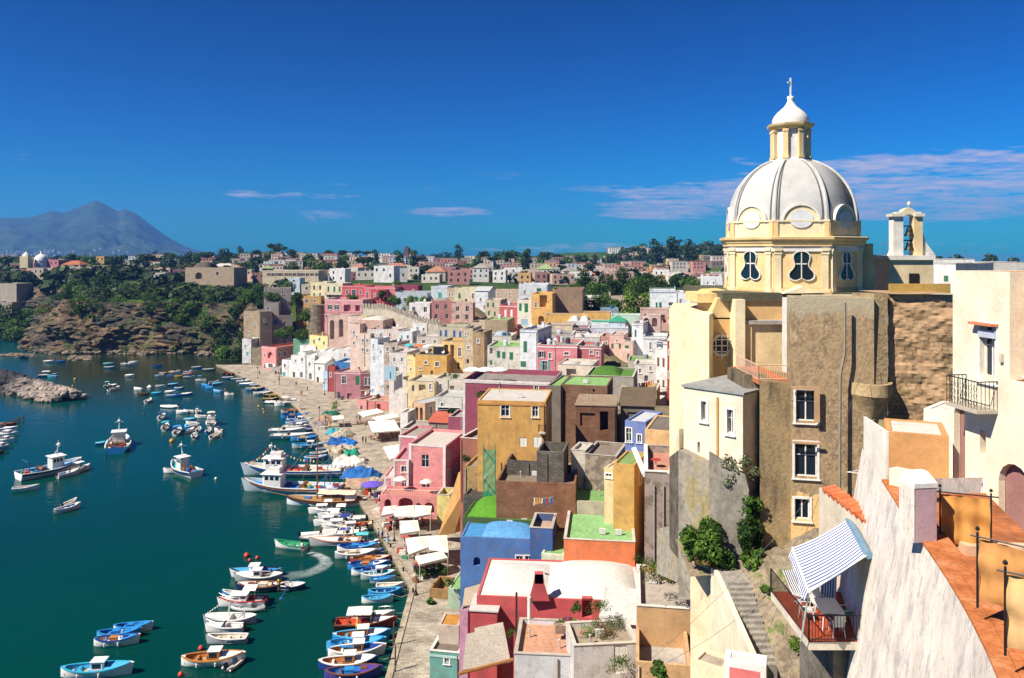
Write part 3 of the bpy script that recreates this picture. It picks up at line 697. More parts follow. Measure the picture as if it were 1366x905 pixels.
def boat_parts(kd,L,B,H,hc,ic,rc,ac):
    """list of (name,mesh,[subparts]) for a boat whose bow points to +x; water line at z=0"""
    dbl=kd in('gozzo','row2','launch','sailboat','covered2','trawler')
    st=hullpts(L,B,H,dbl); P_=[]
    hb=MB(); rows=[]; keel=.12*H
    for x,w,s,t in st:
        r=[]
        for k in range(9):
            a=-1+2*k/8; ww=w*(abs(a)**.62 if a else 0)*(1 if a>0 else -1); z=-.25*H+(s+.25*H)*abs(a)**1.9
            r.append((x+ (L*.05*(abs(a)**2) if t>.9 else 0),ww,z))
        rows.append(r)
    hb.grid(rows)
    if not dbl: hb.quad(*rows[0])
    P_.append(('hull',hb.mesh('hull',bm_(CN[hc]),True),[]))
    # inner skin and floor / deck
    ib=MB(); zf=H*.28; rows=[]
    for x,w,s,t in st:
        wi=max(0,w-.05*B); rows.append([(x,-wi,s*.985),(x,-wi*.86,max(zf,s*.3)),(x,wi*.86,max(zf,s*.3)),(x,wi,s*.985)])
    ib.grid(rows)
    if kd in('covered','covered2'):
        cb_=MB(); rows=[]
        for x,w,s,t in st:
            r=[]
            for k in range(7):
                a=-1+2*k/6; r.append((x,a*(w+.03),s+.02+ (1-a*a)*H*.35*math.sin(math.pi*min(1,max(0,t*.9+.05)))+(-.12*H if abs(a)==1 else 0)+ .04*H*math.sin(x*5+a*2)))
            rows.append(r)
        cb_.grid(rows); P_.append(('cover',cb_.mesh('cover',flat(CN[ac],.8),True),[]))
    else: P_.append(('inner_hull',ib.mesh('inner_hull',bm_(CN[ic],.6)),[]))
    # gunwale rail
    gb=MB(); gw=.045*B+.03
    for sgn in (-1,1):
        rows=[]
        for x,w,s,t in st: rows.append([(x,sgn*(w+.03),s-.06*H-.02),(x,sgn*(w+.03),s+.03),(x,sgn*max(0,w-gw*1.4),s+.03),(x,sgn*max(0,w-gw*1.4),s-.05)])
        gb.grid(rows)
    if not dbl: x,w,s,t=st[0]; gb.box(x-.05,-w,s-.1*H,x+.08,w,s+.03)
    P_.append(('gunwale',gb.mesh('gunwale',bm_(CN[rc])),[]))
    def thwart(x,z=None,m=None,d=.22):
        t=x/L+.5; w=min(q[1] for q in st if abs(q[3]-t)<=.08) if any(abs(q[3]-t)<=.08 for q in st) else B*.3
        s=H*.72; return ('thwart',MB().box(x-d/2,-w*.93,s-.05,x+d/2,w*.93,s).mesh('thwart',bm_(CN[m or rc],.6)),[])
    def deck(t0,t1,colr,name='foredeck',dz=.0):
        rows=[[(x,-w*.93,s+dz-.01),(x,0,s+dz+.06*H),(x,w*.93,s+dz-.01)] for x,w,s,t in st if t0<=t<=t1]
        db=MB().grid(rows); x,w,s,_=[q for q in st if t0<=q[3]<=t1][0 if t1>.9 else -1]
        db.quad((x,-w*.9,s+dz),(x,w*.9,s+dz),(x,w*.9,H*.3),(x,-w*.9,H*.3)); return (name,db.mesh(name,bm_(CN[colr],.5)),[])
    def engine(x=None):
        x=-L/2-.18 if x is None else x
        e=MB(); e.cbox((x,0,H*1.12),(.36,.30,.42)); e.cbox((x+.02,0,H*1.36),(.28,.24,.1)); e.cbox((x,0,H*.45),(.12,.1,H*1.1)); return ('outboard_engine',e.mesh('outboard_engine',flat('#15171a',.35)),[])
    def canopy(x0,x1,colr,h=None,wd=.92):
        h=h or H+1.35; c=MB(); rows=[]
        for i in range(5):
            x=x0+(x1-x0)*i/4; rows.append([(x,B/2*wd*a,h-.10*a*a-.05*abs(i-2)/2) for a in (-1,-.5,0,.5,1)])
        c.grid(rows); p=MB()
        for x in (x0+.06,x1-.06):
            for sgn in(-1,1): p.tube([(x,sgn*B*.42*wd,H*.9),(x,sgn*B/2*wd*.98,h-.13)],.025,5)
        return ('canopy',c.mesh('canopy',flat(CN[colr],.85)),[('canopy_frame',p.mesh('canopy_frame',flat('#b9bcc0',.3,.6)))])
    def cabin(x0,x1,w,h,colr,z0=None,roofc=None,wins=True):
        z0=H*.8 if z0 is None else z0; c=MB()
        c.prism([(x0,-w/2),(x1-.12*(x1-x0),-w/2),(x1,-w*.32),(x1,w*.32),(x1-.12*(x1-x0),w/2),(x0,w/2)],z0,z0+h)
        r=MB(); r.box(x0-.12,-w/2-.08,z0+h+.004,x1+.1,w/2+.08,z0+h+.07)
        sub=[('cabin_roof',r.mesh('cabin_roof',bm_(CN[roofc or 'w'])))]
        if wins:
            for sgn in(-1,1):
                k=max(1,int((x1-x0)/.8)); 
                for i in range(k):
                    a=x0+(x1-x0)*(.06+.8*i/k); b_=x0+(x1-x0)*(.06+.8*(i+1)/k)-.12
                    sub.append(('window',MB().box(a,sgn*(w/2+.012)-.01,z0+h*.5,b_,sgn*(w/2+.012)+.01,z0+h*.85).mesh('window',glass())))
            sub.append(('windscreen',MB().box(x1-.01,-w*.29,z0+h*.48,x1+.015,w*.29,z0+h*.86).mesh('windscreen',glass())))
        return ('cabin',c.mesh('cabin',bm_(CN[colr])),sub)
    def rail(t0=.6):
        p=MB(); l=[q for q in st if q[3]>=t0]
        for sgn in(-1,1):
            p.tube([(x,sgn*w*.9,s+.48) for x,w,s,t in l],.02,4)
            for x,w,s,t in l[::2]: p.tube([(x,sgn*w*.9,s),(x,sgn*w*.9,s+.48)],.015,4)
        return ('bow_rail',p.mesh('bow_rail',flat('#c8ccd0',.25,.8)),[])
    def screen(x,w=.7,h=.42,rake=.5):
        c=MB(); c.quad((x,-B*w/2,H),(x+.25,-B*w*.28,H),(x+.25-rake*.6,-B*w*.26,H+h),(x-rake*.6,-B*w/2*.92,H+h)); c.quad((x+.25,-B*w*.28,H),(x+.25,B*w*.28,H),(x+.25-rake*.6,B*w*.26,H+h),(x+.25-rake*.6,-B*w*.26,H+h)); c.quad((x+.25,B*w*.28,H),(x,B*w/2,H),(x-rake*.6,B*w/2*.92,H+h),(x+.25-rake*.6,B*w*.26,H+h))
        return ('windscreen',c.mesh('windscreen',glass('#20303a')),[])
    def fenders():
        f=MB(); 
        for sgn in (-1,):
            for t in (.3,.6):
                f.lathe([(0,-.25),(.09,-.2),(.1,.15),(0,.22)],7,c=((t-.5)*L,sgn*(B*.49+.06),H*.6))
        return ('fender',f.mesh('fender',flat('#e8e6df',.5)),[])
    if kd in('row','row2','dinghy','gozzo','launch','canopy'):
        rg=random.Random(len(BC))
        for i in range(3):
            x=rg.uniform(-.36,.2)*L; y=rg.uniform(-.2,.2)*B; r=rg.uniform(.13,.26); m_=MB()
            if i%2: m_.tube([(x+r*math.cos(a*.9),y+r*math.sin(a*.9),zf+.08+.02*a) for a in range(15)],.035,4)
            else: m_.cbox((x,y,zf+r*.8),(r*1.7,r*1.2,r*1.1),rz=i)
            P_.append(('rope_coil' if i%2 else 'crate',m_.mesh('gear',flat(rg.choice(['#c9b48a','#3a6f8f','#b5502e','#d8d2c4','#2f4f3a','#8a6a48']),.8)),[]))
    if kd=='row': P_+= [thwart(-.27*L),thwart(-.02*L),thwart(.24*L),deck(.86,1,ac if ac else rc)]
    elif kd=='row2': P_+=[thwart(-.24*L),thwart(0),thwart(.22*L),deck(.84,1,ac or rc),deck(0,.13,ac or rc,'stern_deck')]
    elif kd=='dinghy': P_+=[thwart(-.25*L),thwart(.1*L),engine()]
    elif kd=='gozzo':
        P_+=[deck(.60,1,ac),deck(0,.14,ac,'stern_deck'),thwart(-.22*L),('engine_box',MB().box(-.13*L,-B*.18,H*.28,.02*L,B*.18,H*1.15).box(-.14*L,-B*.2,H*1.155,.03*L,B*.2,H*1.24).mesh('engine_box',bm_(CN[ic if ic!=hc else 'wd'])),[('hatch',MB().box(.15*L,-B*.13,H*1.13,.27*L,B*.13,H*1.27).mesh('hatch',bm_(CN[rc])))]),fenders()]
    elif kd=='launch':
        P_+=[deck(.58,1,ac),deck(0,.14,ac,'stern_deck'),cabin(-.04*L,.14*L,B*.5,1.25,'wd' if ic=='wd' else 'w',H*.4,'w'),thwart(-.25*L),fenders()]
    elif kd=='canopy': P_+=[deck(.62,1,'w'),thwart(-.3*L),canopy(-.30*L,.12*L,ac),screen(.1*L),engine()]
    elif kd=='motor':
        P_+=[deck(.52,1,'w'),('console',MB().box(-.04*L,-B*.2,H*.3,.06*L,B*.2,H*1.3).mesh('console',bm_('#e2e0da')),[]),screen(.03*L),thwart(-.32*L,m='c',d=.5),engine(),rail(.62)]
        if ac!='w': P_.append(('cockpit_cover',MB().prism([(-.38*L,-B*.38),(-.05*L,-B*.40),(-.05*L,B*.40),(-.38*L,B*.38)],H*.95,H*1.22).mesh('cockpit_cover',flat(CN[ac],.85)),[]))
    elif kd=='cruiser':
        P_+=[deck(.50,1,'w'),cabin(-.10*L,.24*L,B*.62,.75,'w',H*.92),('sundeck',MB().box(-.42*L,-B*.36,H*.7,-.28*L,B*.36,H*.98).mesh('sundeck',bm_(CN['c'])),[]),rail(.5),engine(),fenders()]
        if ac!='w': P_.append(canopy(-.34*L,-.05*L,ac,H+1.5))
        else: P_.append(canopy(-.30*L,-.02*L,'w',H+1.55))
    elif kd=='flybridge':
        P_+=[deck(.55,1,'w'),cabin(-.22*L,.2*L,B*.72,1.2,'w',H*.9),('flybridge',MB().box(-.2*L,-B*.3,H*.9+1.29,.02*L,B*.3,H*.9+1.75).mesh('flybridge',bm_('#e6e2dc')),[]),canopy(-.24*L,.04*L,'c',H*.9+2.7,.7),rail(.5),engine()]
    elif kd=='open':   # long white speedboat
        P_+=[deck(.42,1,'w'),screen(-.06*L,.75,.5,.9),('seat',MB().box(-.2*L,-B*.36,H*.3,-.14*L,B*.36,H*1.0).mesh('seat',bm_(CN['c'])),[]),('sundeck',MB().box(-.44*L,-B*.38,H*.6,-.26*L,B*.38,H*.95).mesh('sundeck',bm_('#e8e4da')),[]),fenders()]
        for k in range(3): P_.append(('porthole',MB().lathe([(0,0),(.13,0)],10).xf(Matrix.Translation((.02*L+k*.1*L,-B*.47+.02*k,H*.72))@Matrix.Rotation(R(90),4,'X')).mesh('porthole',glass()),[]))
    elif kd=='sailboat':
        m=MB(); m.tube([(.05*L,0,H*.5),(.0*L,0,H+2.3)],.06,6); m.tube([(.05*L,0,H+2.3),(-.35*L,0,H*1.1)],.012,4); m.tube([(0,0,H+2.3),(.5*L,0,H*1.3)],.012,4); m.tube([(.06*L,-.4,H),(0,0,H+2.2)],.04,5); m.tube([(.06*L,.4,H),(0,0,H+2.2)],.04,5)
        fl=MB()
        for k in range(9):
            x=.06*L+.42*L*k/9; z=H+2.2-(1.9)*k/9*.95; fl.quad((x,0,z),(x+.18,0,z-.06),(x+.1,0.02,z-.30))
        fl2=MB()
        for k in range(7):
            x=-.03*L-.3*L*k/7; z=H+2.1-1.9*k/7; fl2.quad((x,0,z),(x-.18,0,z-.06),(x-.1,0.02,z-.30))
        P_+=[deck(.45,1,ac),deck(0,.16,ac,'stern_deck'),('mast',m.mesh('mast',bm_('#d9d2c4')),[('pennant',fl.mesh('pennant',flat('#e8e6e0',.8))),('pennant',fl2.mesh('pennant',flat('#e8e6e0',.8)))]),thwart(-.2*L)]
    return P_
def rib_parts(L,B,hc,ac):
    t=MB(); pts_=[(-L/2,-B*.38,.32),(-L*.2,-B*.42,.32),(L*.2,-B*.38,.36),(L*.42,-B*.18,.44),(L*.5,0,.48),(L*.42,B*.18,.44),(L*.2,B*.38,.36),(-L*.2,B*.42,.32),(-L/2,B*.38,.32)]
    t.tube(pts_,B*.13,8); f=MB().prism([(-L*.46,-B*.32),(L*.2,-B*.3),(L*.42,0),(L*.2,B*.3),(-L*.46,B*.32)],-.05,.16)
    c=MB().box(-L*.08,-B*.14,.16,L*.04,B*.14,.85); e=MB(); e.cbox((-L/2-.05,0,.75),(.4,.34,.5)); e.cbox((-L/2-.05,0,.2),(.14,.12,.7))
    return [('tube',t.mesh('tube',flat(CN[hc],.5),True),[]),('floor',f.mesh('floor',flat(CN['gy'],.7)),[]),('console',c.mesh('console',bm_(CN[ac])),[]),('outboard_engine',e.mesh('outboard_engine',flat('#15171a',.35)),[])]
NAMES={'row':'rowing_boat','row2':'rowing_boat','dinghy':'dinghy','gozzo':'fishing_boat','launch':'cabin_launch','canopy':'canopy_boat','motor':'motorboat','cruiser':'cabin_cruiser','flybridge':'motor_yacht','open':'speedboat','sailboat':'sailing_boat','covered':'covered_boat','covered2':'covered_boat','rib':'inflatable_boat'}
PHR={'row':'square-sterned rowing boat','row2':'double-ended rowing boat','dinghy':'open dinghy with outboard','gozzo':'wooden fishing boat','launch':'launch with small wheelhouse','canopy':'motorboat under a sun canopy','motor':'motorboat with windscreen','cruiser':'cabin cruiser','flybridge':'flybridge motor yacht','open':'long low speedboat','sailboat':'double-ender with mast and pennants','covered':'boat under a tarpaulin','covered2':'pointed boat under a tarpaulin','rib':'inflatable boat'}
BOATS=[]
def boat(px,py,L,head,kd,hc='w',ic='w',rc='w',ac='w',zone='',B=None,H=None,label=None,group=None):
    """px,py: where the middle of the hull meets the water in the view; L metres; head degrees, 0 = bow away from the quay side view right"""
    p=G(px,py,0.0); B=B or L*(.36 if L<7 else .31); H=H or (.50+.055*L if kd!='open' else .95)
    key=(kd,round(L*2)/2,hc,ic,rc,ac)
    if kd=='rib': B=B or L*.42
    if key not in BC:
        BC[key]=rib_parts(L,L*.42,hc,ac) if kd=='rib' else boat_parts(kd,L,B,H,hc,ic,rc,ac)
    lab=label
    t=thing(NAMES[kd],lab or '', 'boat',(p.x,p.y,0),R(head),group or 'boats moored in the harbour')
    for nm,me,sub in BC[key]:
        c=link(nm,me,t)
        for sn,sm_ in sub: link(sn,sm_,c)
    if 'quay' in zone or 'row' in zone:
        s_=1 if abs(head)<90 else -1
        if s_>0:
            k_=round(L)
            if ('rope',k_) not in BC: BC[('rope',k_)]=MB().tube([(L*.47,0,H*1.3),(L*.47+1.1,.1,H*.8),(L*.47+2.4,.2,1.05)],.022,4).mesh('mooring_rope',flat('#b8ab90',.8))
            link('mooring_rope',BC[('rope',k_)],t)
    BOATS.append((t,px,py,kd,hc,ic,rc,ac,zone)); return t
rb=random.Random(5)
# --- the loose fleet at the head of the harbour (far)
FAR=[ # px,py,Lpx,head,kd,hc,ic,rc,ac
(64,502,22,10,'canopy','b','w','w','w'),(70,503,14,170,'row','cy','w','cy','w'),(65,483,13,0,'covered','w','w','w','c'),(81,483,12,5,'row','b','db','b','b'),
(145,486,13,0,'covered','aq','w','w','te'),(147,491,14,0,'row','cy','cy','w','cy'),(171,487,18,3,'open','w','w','w','w'),(178,484,12,0,'covered','w','w','w','gy'),(210,489,13,0,'row','b','b','db','b'),
(263,491,14,3,'row','cy','te','w','cy'),(279,494,16,3,'row','te','te','w','te'),(251,497,10,10,'motor','w','w','w','b'),(213,502,11,10,'motor','w','w','w','b'),(218,499,9,0,'dinghy','o','o','w','o'),(229,502,13,15,'canopy','w','w','b','y'),(239,503,9,0,'row','y','y','y','y'),
(234,497,14,0,'motor','w','w','w','w'),(249,500,9,20,'motor','w','w','w','w'),(252,504,14,10,'canopy','w','br','w','o'),(268,508,14,350,'canopy','w','c','w','b'),(285,511,10,40,'dinghy','w','b','w','w'),(290,513,8,30,'covered','lb','w','w','lb'),(273,515,10,150,'covered','b','w','b','b'),(279,518,12,160,'covered','b','w','b','b'),(290,523,13,150,'covered','lb','w','w','b'),
(143,516,10,100,'canopy','te','w','w','aq'),(152,520,12,75,'canopy','w','br','w','w'),(173,502,9,0,'covered','w','w','w','w'),(184,520,12,160,'covered','w','w','w','w'),(199,518,9,110,'covered','w','w','gy','w'),(214,516,12,0,'dinghy','w','g','w','w'),(192,527,8,0,'dinghy','br','br','br','br'),
(198,536,12,95,'motor','w','w','w','w'),(209,526,8,0,'covered','cy','w','b','cy'),(227,524,12,0,'covered','w','w','w','w'),(229,529,13,0,'row','b','b','w','b'),(236,529,10,10,'row','b','db','b','b'),(231,514,9,20,'covered','b','w','w','lb'),(239,519,10,0,'row2','b','b','w','b'),(249,527,8,20,'covered','b','w','w','w'),(306,527,13,170,'motor','w','r','w','w'),
(226,543,23,178,'rib','w','w','w','w'),
(243,551,11,180,'covered','w','w','w','w'),(252,550,11,170,'dinghy','w','c','w','c'),(264,551,14,120,'motor','w','w','gy','gy'),(268,557,12,175,'dinghy','w','w','w','w'),
(216,558,15,100,'canopy','w','w','w','db'),(221,572,17,105,'canopy','w','c','w','cy'),(237,578,18,100,'canopy','w','w','w','b'),
(254,561,10,0,'covered','cy','w','w','cy'),(256,566,12,170,'dinghy','w','w','w','w'),(249,571,9,120,'covered','lb','w','b','lb'),(258,570,11,60,'dinghy','w','w','w','w'),(252,576,12,70,'motor','w','w','w','b'),(265,575,11,100,'dinghy','w','w','w','w'),(259,584,14,110,'motor','w','w','w','w'),
(278,577,12,100,'motor','b','b','w','w'),(287,583,15,85,'dinghy','w','c','w','w'),(292,576,13,150,'motor','w','r','w','w'),
(32,478,6,0,'row','bk','bk','bk','bk'),
]
for px,py,lp,hd,kd,hc,ic,rc,ac in FAR:
    Y=CZ*F/(py-HY); hh=abs(math.cos(R(hd))); L=lp/F*Y/max(.62,hh); L=max(3.2,min(L,7.5)); boat(px,py+1,L,hd,kd,hc,ic,rc,ac,zone='head of the harbour')
boat(282,567,8.5,108,'flybridge',zone='head of the harbour')
# --- along the upper quay, bows to the quay wall
UQ=[(305,504,16,0,'row','b','b','w','b'),(308,499,22,0,'gozzo','bk','o','bk','gy'),(318,506,18,5,'row','cy','aq','w','cy'),(325,509,19,5,'motor','w','w','w','w'),(330,513,20,5,'covered','w','w','b','w'),(338,513,14,5,'row','w','c','w','w'),
(331,508,16,8,'gozzo','b','w','w','c'),(340,519,24,5,'gozzo','b','w','y','c'),(344,514,18,6,'row','w','c','w','g'),(350,525,24,5,'gozzo','gy','w','w','w'),(360,522,16,5,'covered','db','w','w','db'),(366,528,25,6,'gozzo','bk','y','y','y'),(361,533,20,8,'row','bk','c','y','c'),
(363,536,20,0,'rib','w','gy','bk','w'),(373,540,13,185,'open','w','w','w','w'),(386,538,32,8,'cruiser','w','w','w','w'),(391,549,32,3,'gozzo','gy','rs','br','br'),(399,554,26,5,'row2','b','cy','b','cy'),(392,556,34,4,'gozzo','b','b','db','b'),(399,562,34,3,'launch','b','b','w','lb'),(396,566,30,4,'row2','cy','b','w','b'),
(394,571,34,5,'cruiser','w','c','w','db'),(383,576,46,3,'open','w','w','w','w'),(411,569,20,8,'gozzo','b','w','db','w'),(418,573,18,15,'covered','db','w','w','db'),(390,583,56,4,'open','w','w','gy','w'),(406,586,36,4,'gozzo','b','y','b','b'),(412,596,44,3,'launch','gy','b','lb','gy'),(426,606,26,20,'row2','b','c','w','b'),(421,612,30,12,'gozzo','b','b','w','b'),(432,600,20,25,'row','b','b','w','b')]
for px,py,lp,hd,kd,hc,ic,rc,ac in UQ:
    Y=CZ*F/(py-HY); L=lp/F*Y; L=min(L,11); boat(px,py+2,L,hd,kd,hc,ic,rc,ac,zone='row along the upper quay')
# --- below the sailing vessel: white motor cruisers, then wooden boats
MQ=[(432,683,38,186,'cruiser','w','w','w','w'),(448,690,44,186,'cruiser','w','gy','gy','w'),(440,699,42,188,'cruiser','w','w','w','w'),(452,704,44,190,'cruiser','w','w','w','db'),(452,712,40,188,'motor','w','w','w','pp'),(470,694,34,186,'motor','w','w','w','w'),(470,707,36,186,'cruiser','w','w','c','w'),
(424,715,46,10,'rib','w','w','gy','w'),(468,716,40,8,'open','w','w','w','w'),(480,704,46,8,'gozzo','w','o','wd','c'),(448,726,66,182,'open','gy','c','rs','w'),(487,727,38,2,'canopy','w','r','w','aq')]
for px,py,lp,hd,kd,hc,ic,rc,ac in MQ:
    Y=CZ*F/(py-HY); L=lp/F*Y; boat(px,py+2,min(L,10),hd,kd,hc,ic,rc,ac,zone='white row by the pink arched house')
LQ=[(477,736,54,5,'gozzo','w','b','db','lb'),(474,745,54,6,'gozzo','gy','c','w','w'),(489,743,44,8,'row2','b','br','br','b'),(494,753,54,5,'gozzo','r','wd','br','c'),(491,760,54,5,'gozzo','b','b','db','w'),(494,767,50,8,'gozzo','w','db','b','c'),(504,773,45,8,'launch','gy','aq','w','aq'),(510,779,32,5,'row','w','lb','b','lb'),
(520,788,34,3,'row','w','c','w','w'),(513,796,44,5,'row2','b','db','lb','lb'),(503,805,41,3,'row2','w','lb','lb','lb')]
for px,py,lp,hd,kd,hc,ic,rc,ac in LQ:
    Y=CZ*F/(py-HY); L=lp/F*Y; boat(px,py-1,L,hd,kd,hc,ic,rc,ac,zone='wooden row beneath the white parasols')
BQ=[(497,830,54,8,'motor','w','c','w','w'),(487,840,78,5,'canopy','r','o','br','w'),(503,837,40,5,'row','w','o','o','w'),(481,857,74,7,'launch','b','wd','lb','w'),(474,868,76,7,'launch','lb','lb','b','lb'),(475,877,74,7,'launch','w','wd','w','db'),(463,893,76,5,'launch','db','wd','w','w'),(470,906,74,6,'gozzo','pp','b','br','pp')]
for px,py,lp,hd,kd,hc,ic,rc,ac in BQ:
    Y=CZ*F/(py-HY); L=lp/F*Y; boat(px,py-2,L,hd,kd,hc,ic,rc,ac,zone='row at the near end of the quay')
# --- the anchored line in the middle of the basin
ML=[(343,770,66,184,'launch','w','b','bk','lb'),(346,776,62,182,'launch','gy','w','w','w'),(348,789,62,182,'gozzo','nv','c','br','w'),(386,788,42,184,'row2','nv','w','w','w'),(310,798,28,170,'dinghy','b','w','w','w'),(324,809,62,184,'cruiser','w','r','r','w'),(332,815,44,186,'rib','gy','w','w','gy'),
(308,833,68,182,'sailboat','gy','w','w','w'),(300,844,52,181,'motor','w','w','w','w'),(303,859,52,182,'row','gy','c','w','w'),(283,887,80,5,'launch','w','wd','wd','w'),
(155,861,56,8,'gozzo','w','w','db','b'),(158,852,54,8,'gozzo','lb','b','b','b'),(177,843,48,8,'gozzo','w','b','b','b'),(128,902,90,5,'launch','w','lb','cy','lb'),
(34,656,28,22,'row','w','w','w','gy'),(89,683,20,55,'row2','w','b','w','w'),(93,676,14,80,'dinghy','w','c','w','w'),(91,636,18,60,'motor','w','b','w','w'),(107,630,22,68,'canopy','w','c','w','w'),(136,595,14,20,'covered','b','w','w','cy'),(229,632,22,175,'dinghy','w','rs','w','w'),(314,889,20,70,'rib','c','w','nv','nv'),(388,733,44,163,'row','w','g','g','g')]
LBL_ML=['black and blue launch nose to tail with a white one in the anchored line','white launch with white and blue cabin in the anchored line','navy gozzo with brown rail carrying people in the anchored line','navy rowing boat with blue oars being rowed in open water','small blue dinghy tucked behind the white cabin cruiser','white cabin cruiser with red trim and hard canopy in the anchored line','grey inflatable lying against the white cabin cruiser',
'white double-ended boat with pennants strung from its raking mast','slim white open boat with fenders below the pennanted boat','plain white rowing boat with cream inside above the teak launch','white launch with teak cockpit and swim ladder','white boat with dark blue rail, frontmost of three rafted together','dark blue boat squeezed between two rafted boats','light blue boat with a small flag rafted behind two others','light blue launch cut by the bottom edge, with white wheelhouse',
'narrow white rowing boat adrift near the fishing trawler with dinghies','blue and white open boat touching a small white dinghy','small white dinghy nosing the blue and white open boat','white and blue tender alongside the trawler, next to the canopied one','white tender with hard canopy beside the trawler','light blue covered dinghy at the blue trawler\'s side','white dinghy tied to the small white-cabined trawler','cream and navy inflatable beneath the teak launch','green open boat turning in its own foaming wake']
for i,(px,py,lp,hd,kd,hc,ic,rc,ac) in enumerate(ML):
    Y=CZ*F/(py-HY); L=lp/F*Y/max(.55,abs(math.cos(R(hd)))); L=min(L,4.4) if 40<hd<130 else L; boat(px,py-1,L,hd,kd,hc,ic,rc,ac,zone='open basin',label=LBL_ML[i],group='boats lying in open water')
PR=[(8,570,34,2,'gozzo','br','br','br','br'),(10,576,34,2,'open','w','w','w','w'),(8,583,36,2,'cruiser','w','w','w','db'),(6,591,32,4,'cruiser','w','w','w','w'),(0,600,30,6,'cruiser','gy','w','w','w'),(-4,607,24,8,'gozzo','br','br','bk','br')]
for px,py,lp,hd,kd,hc,ic,rc,ac in PR:
    Y=CZ*F/(py-HY); L=lp/F*Y; boat(px-4,py,min(L,9),hd,kd,hc,ic,rc,ac,zone='pier by the breakwater',group='boats berthed at the pier')
bz={}
def kcol(b): 
    return (b[3],b[4],b[7] if b[3] not in('row','row2','dinghy') else b[5],b[8])
for b in BOATS:
    if not b[0]['label']: bz.setdefault(kcol(b),[]).append(b)
ZN={'head of the harbour':'near the rocky shore','row along the upper quay':'at the upper quay','white row by the pink arched house':'off the pink arched house','wooden row beneath the white parasols':'below the white parasols','row at the near end of the quay':'at the near quay','pier by the breakwater':'at the pier by the breakwater'}
for k,l in bz.items():
    l.sort(key=lambda b:-b[2])
    for i,b in enumerate(l):
        kd,hc,ic,rc,ac=b[3:8]
        d=f"{CW[hc]} {PHR[kd]}"
        if kd in('row','row2','dinghy'): d+= f", {CW[ic]} inside,"
        elif kd in('covered','covered2','canopy','cruiser','motor','gozzo') and ac!=hc: d+={'covered':' in '+CW[ac]+' cloth,','covered2':' in '+CW[ac]+',','canopy':' in '+CW[ac]+',','cruiser':' with '+CW[ac]+' bimini,','motor':' with '+CW[ac]+' cover,','gozzo':' with '+CW[ac]+' deck,'}[kd]
        d+=' '+ZN[b[8]]
        if len(l)>1: d+=f", {ordw(i)} out"
        b[0]['label']=' '.join(d.split())
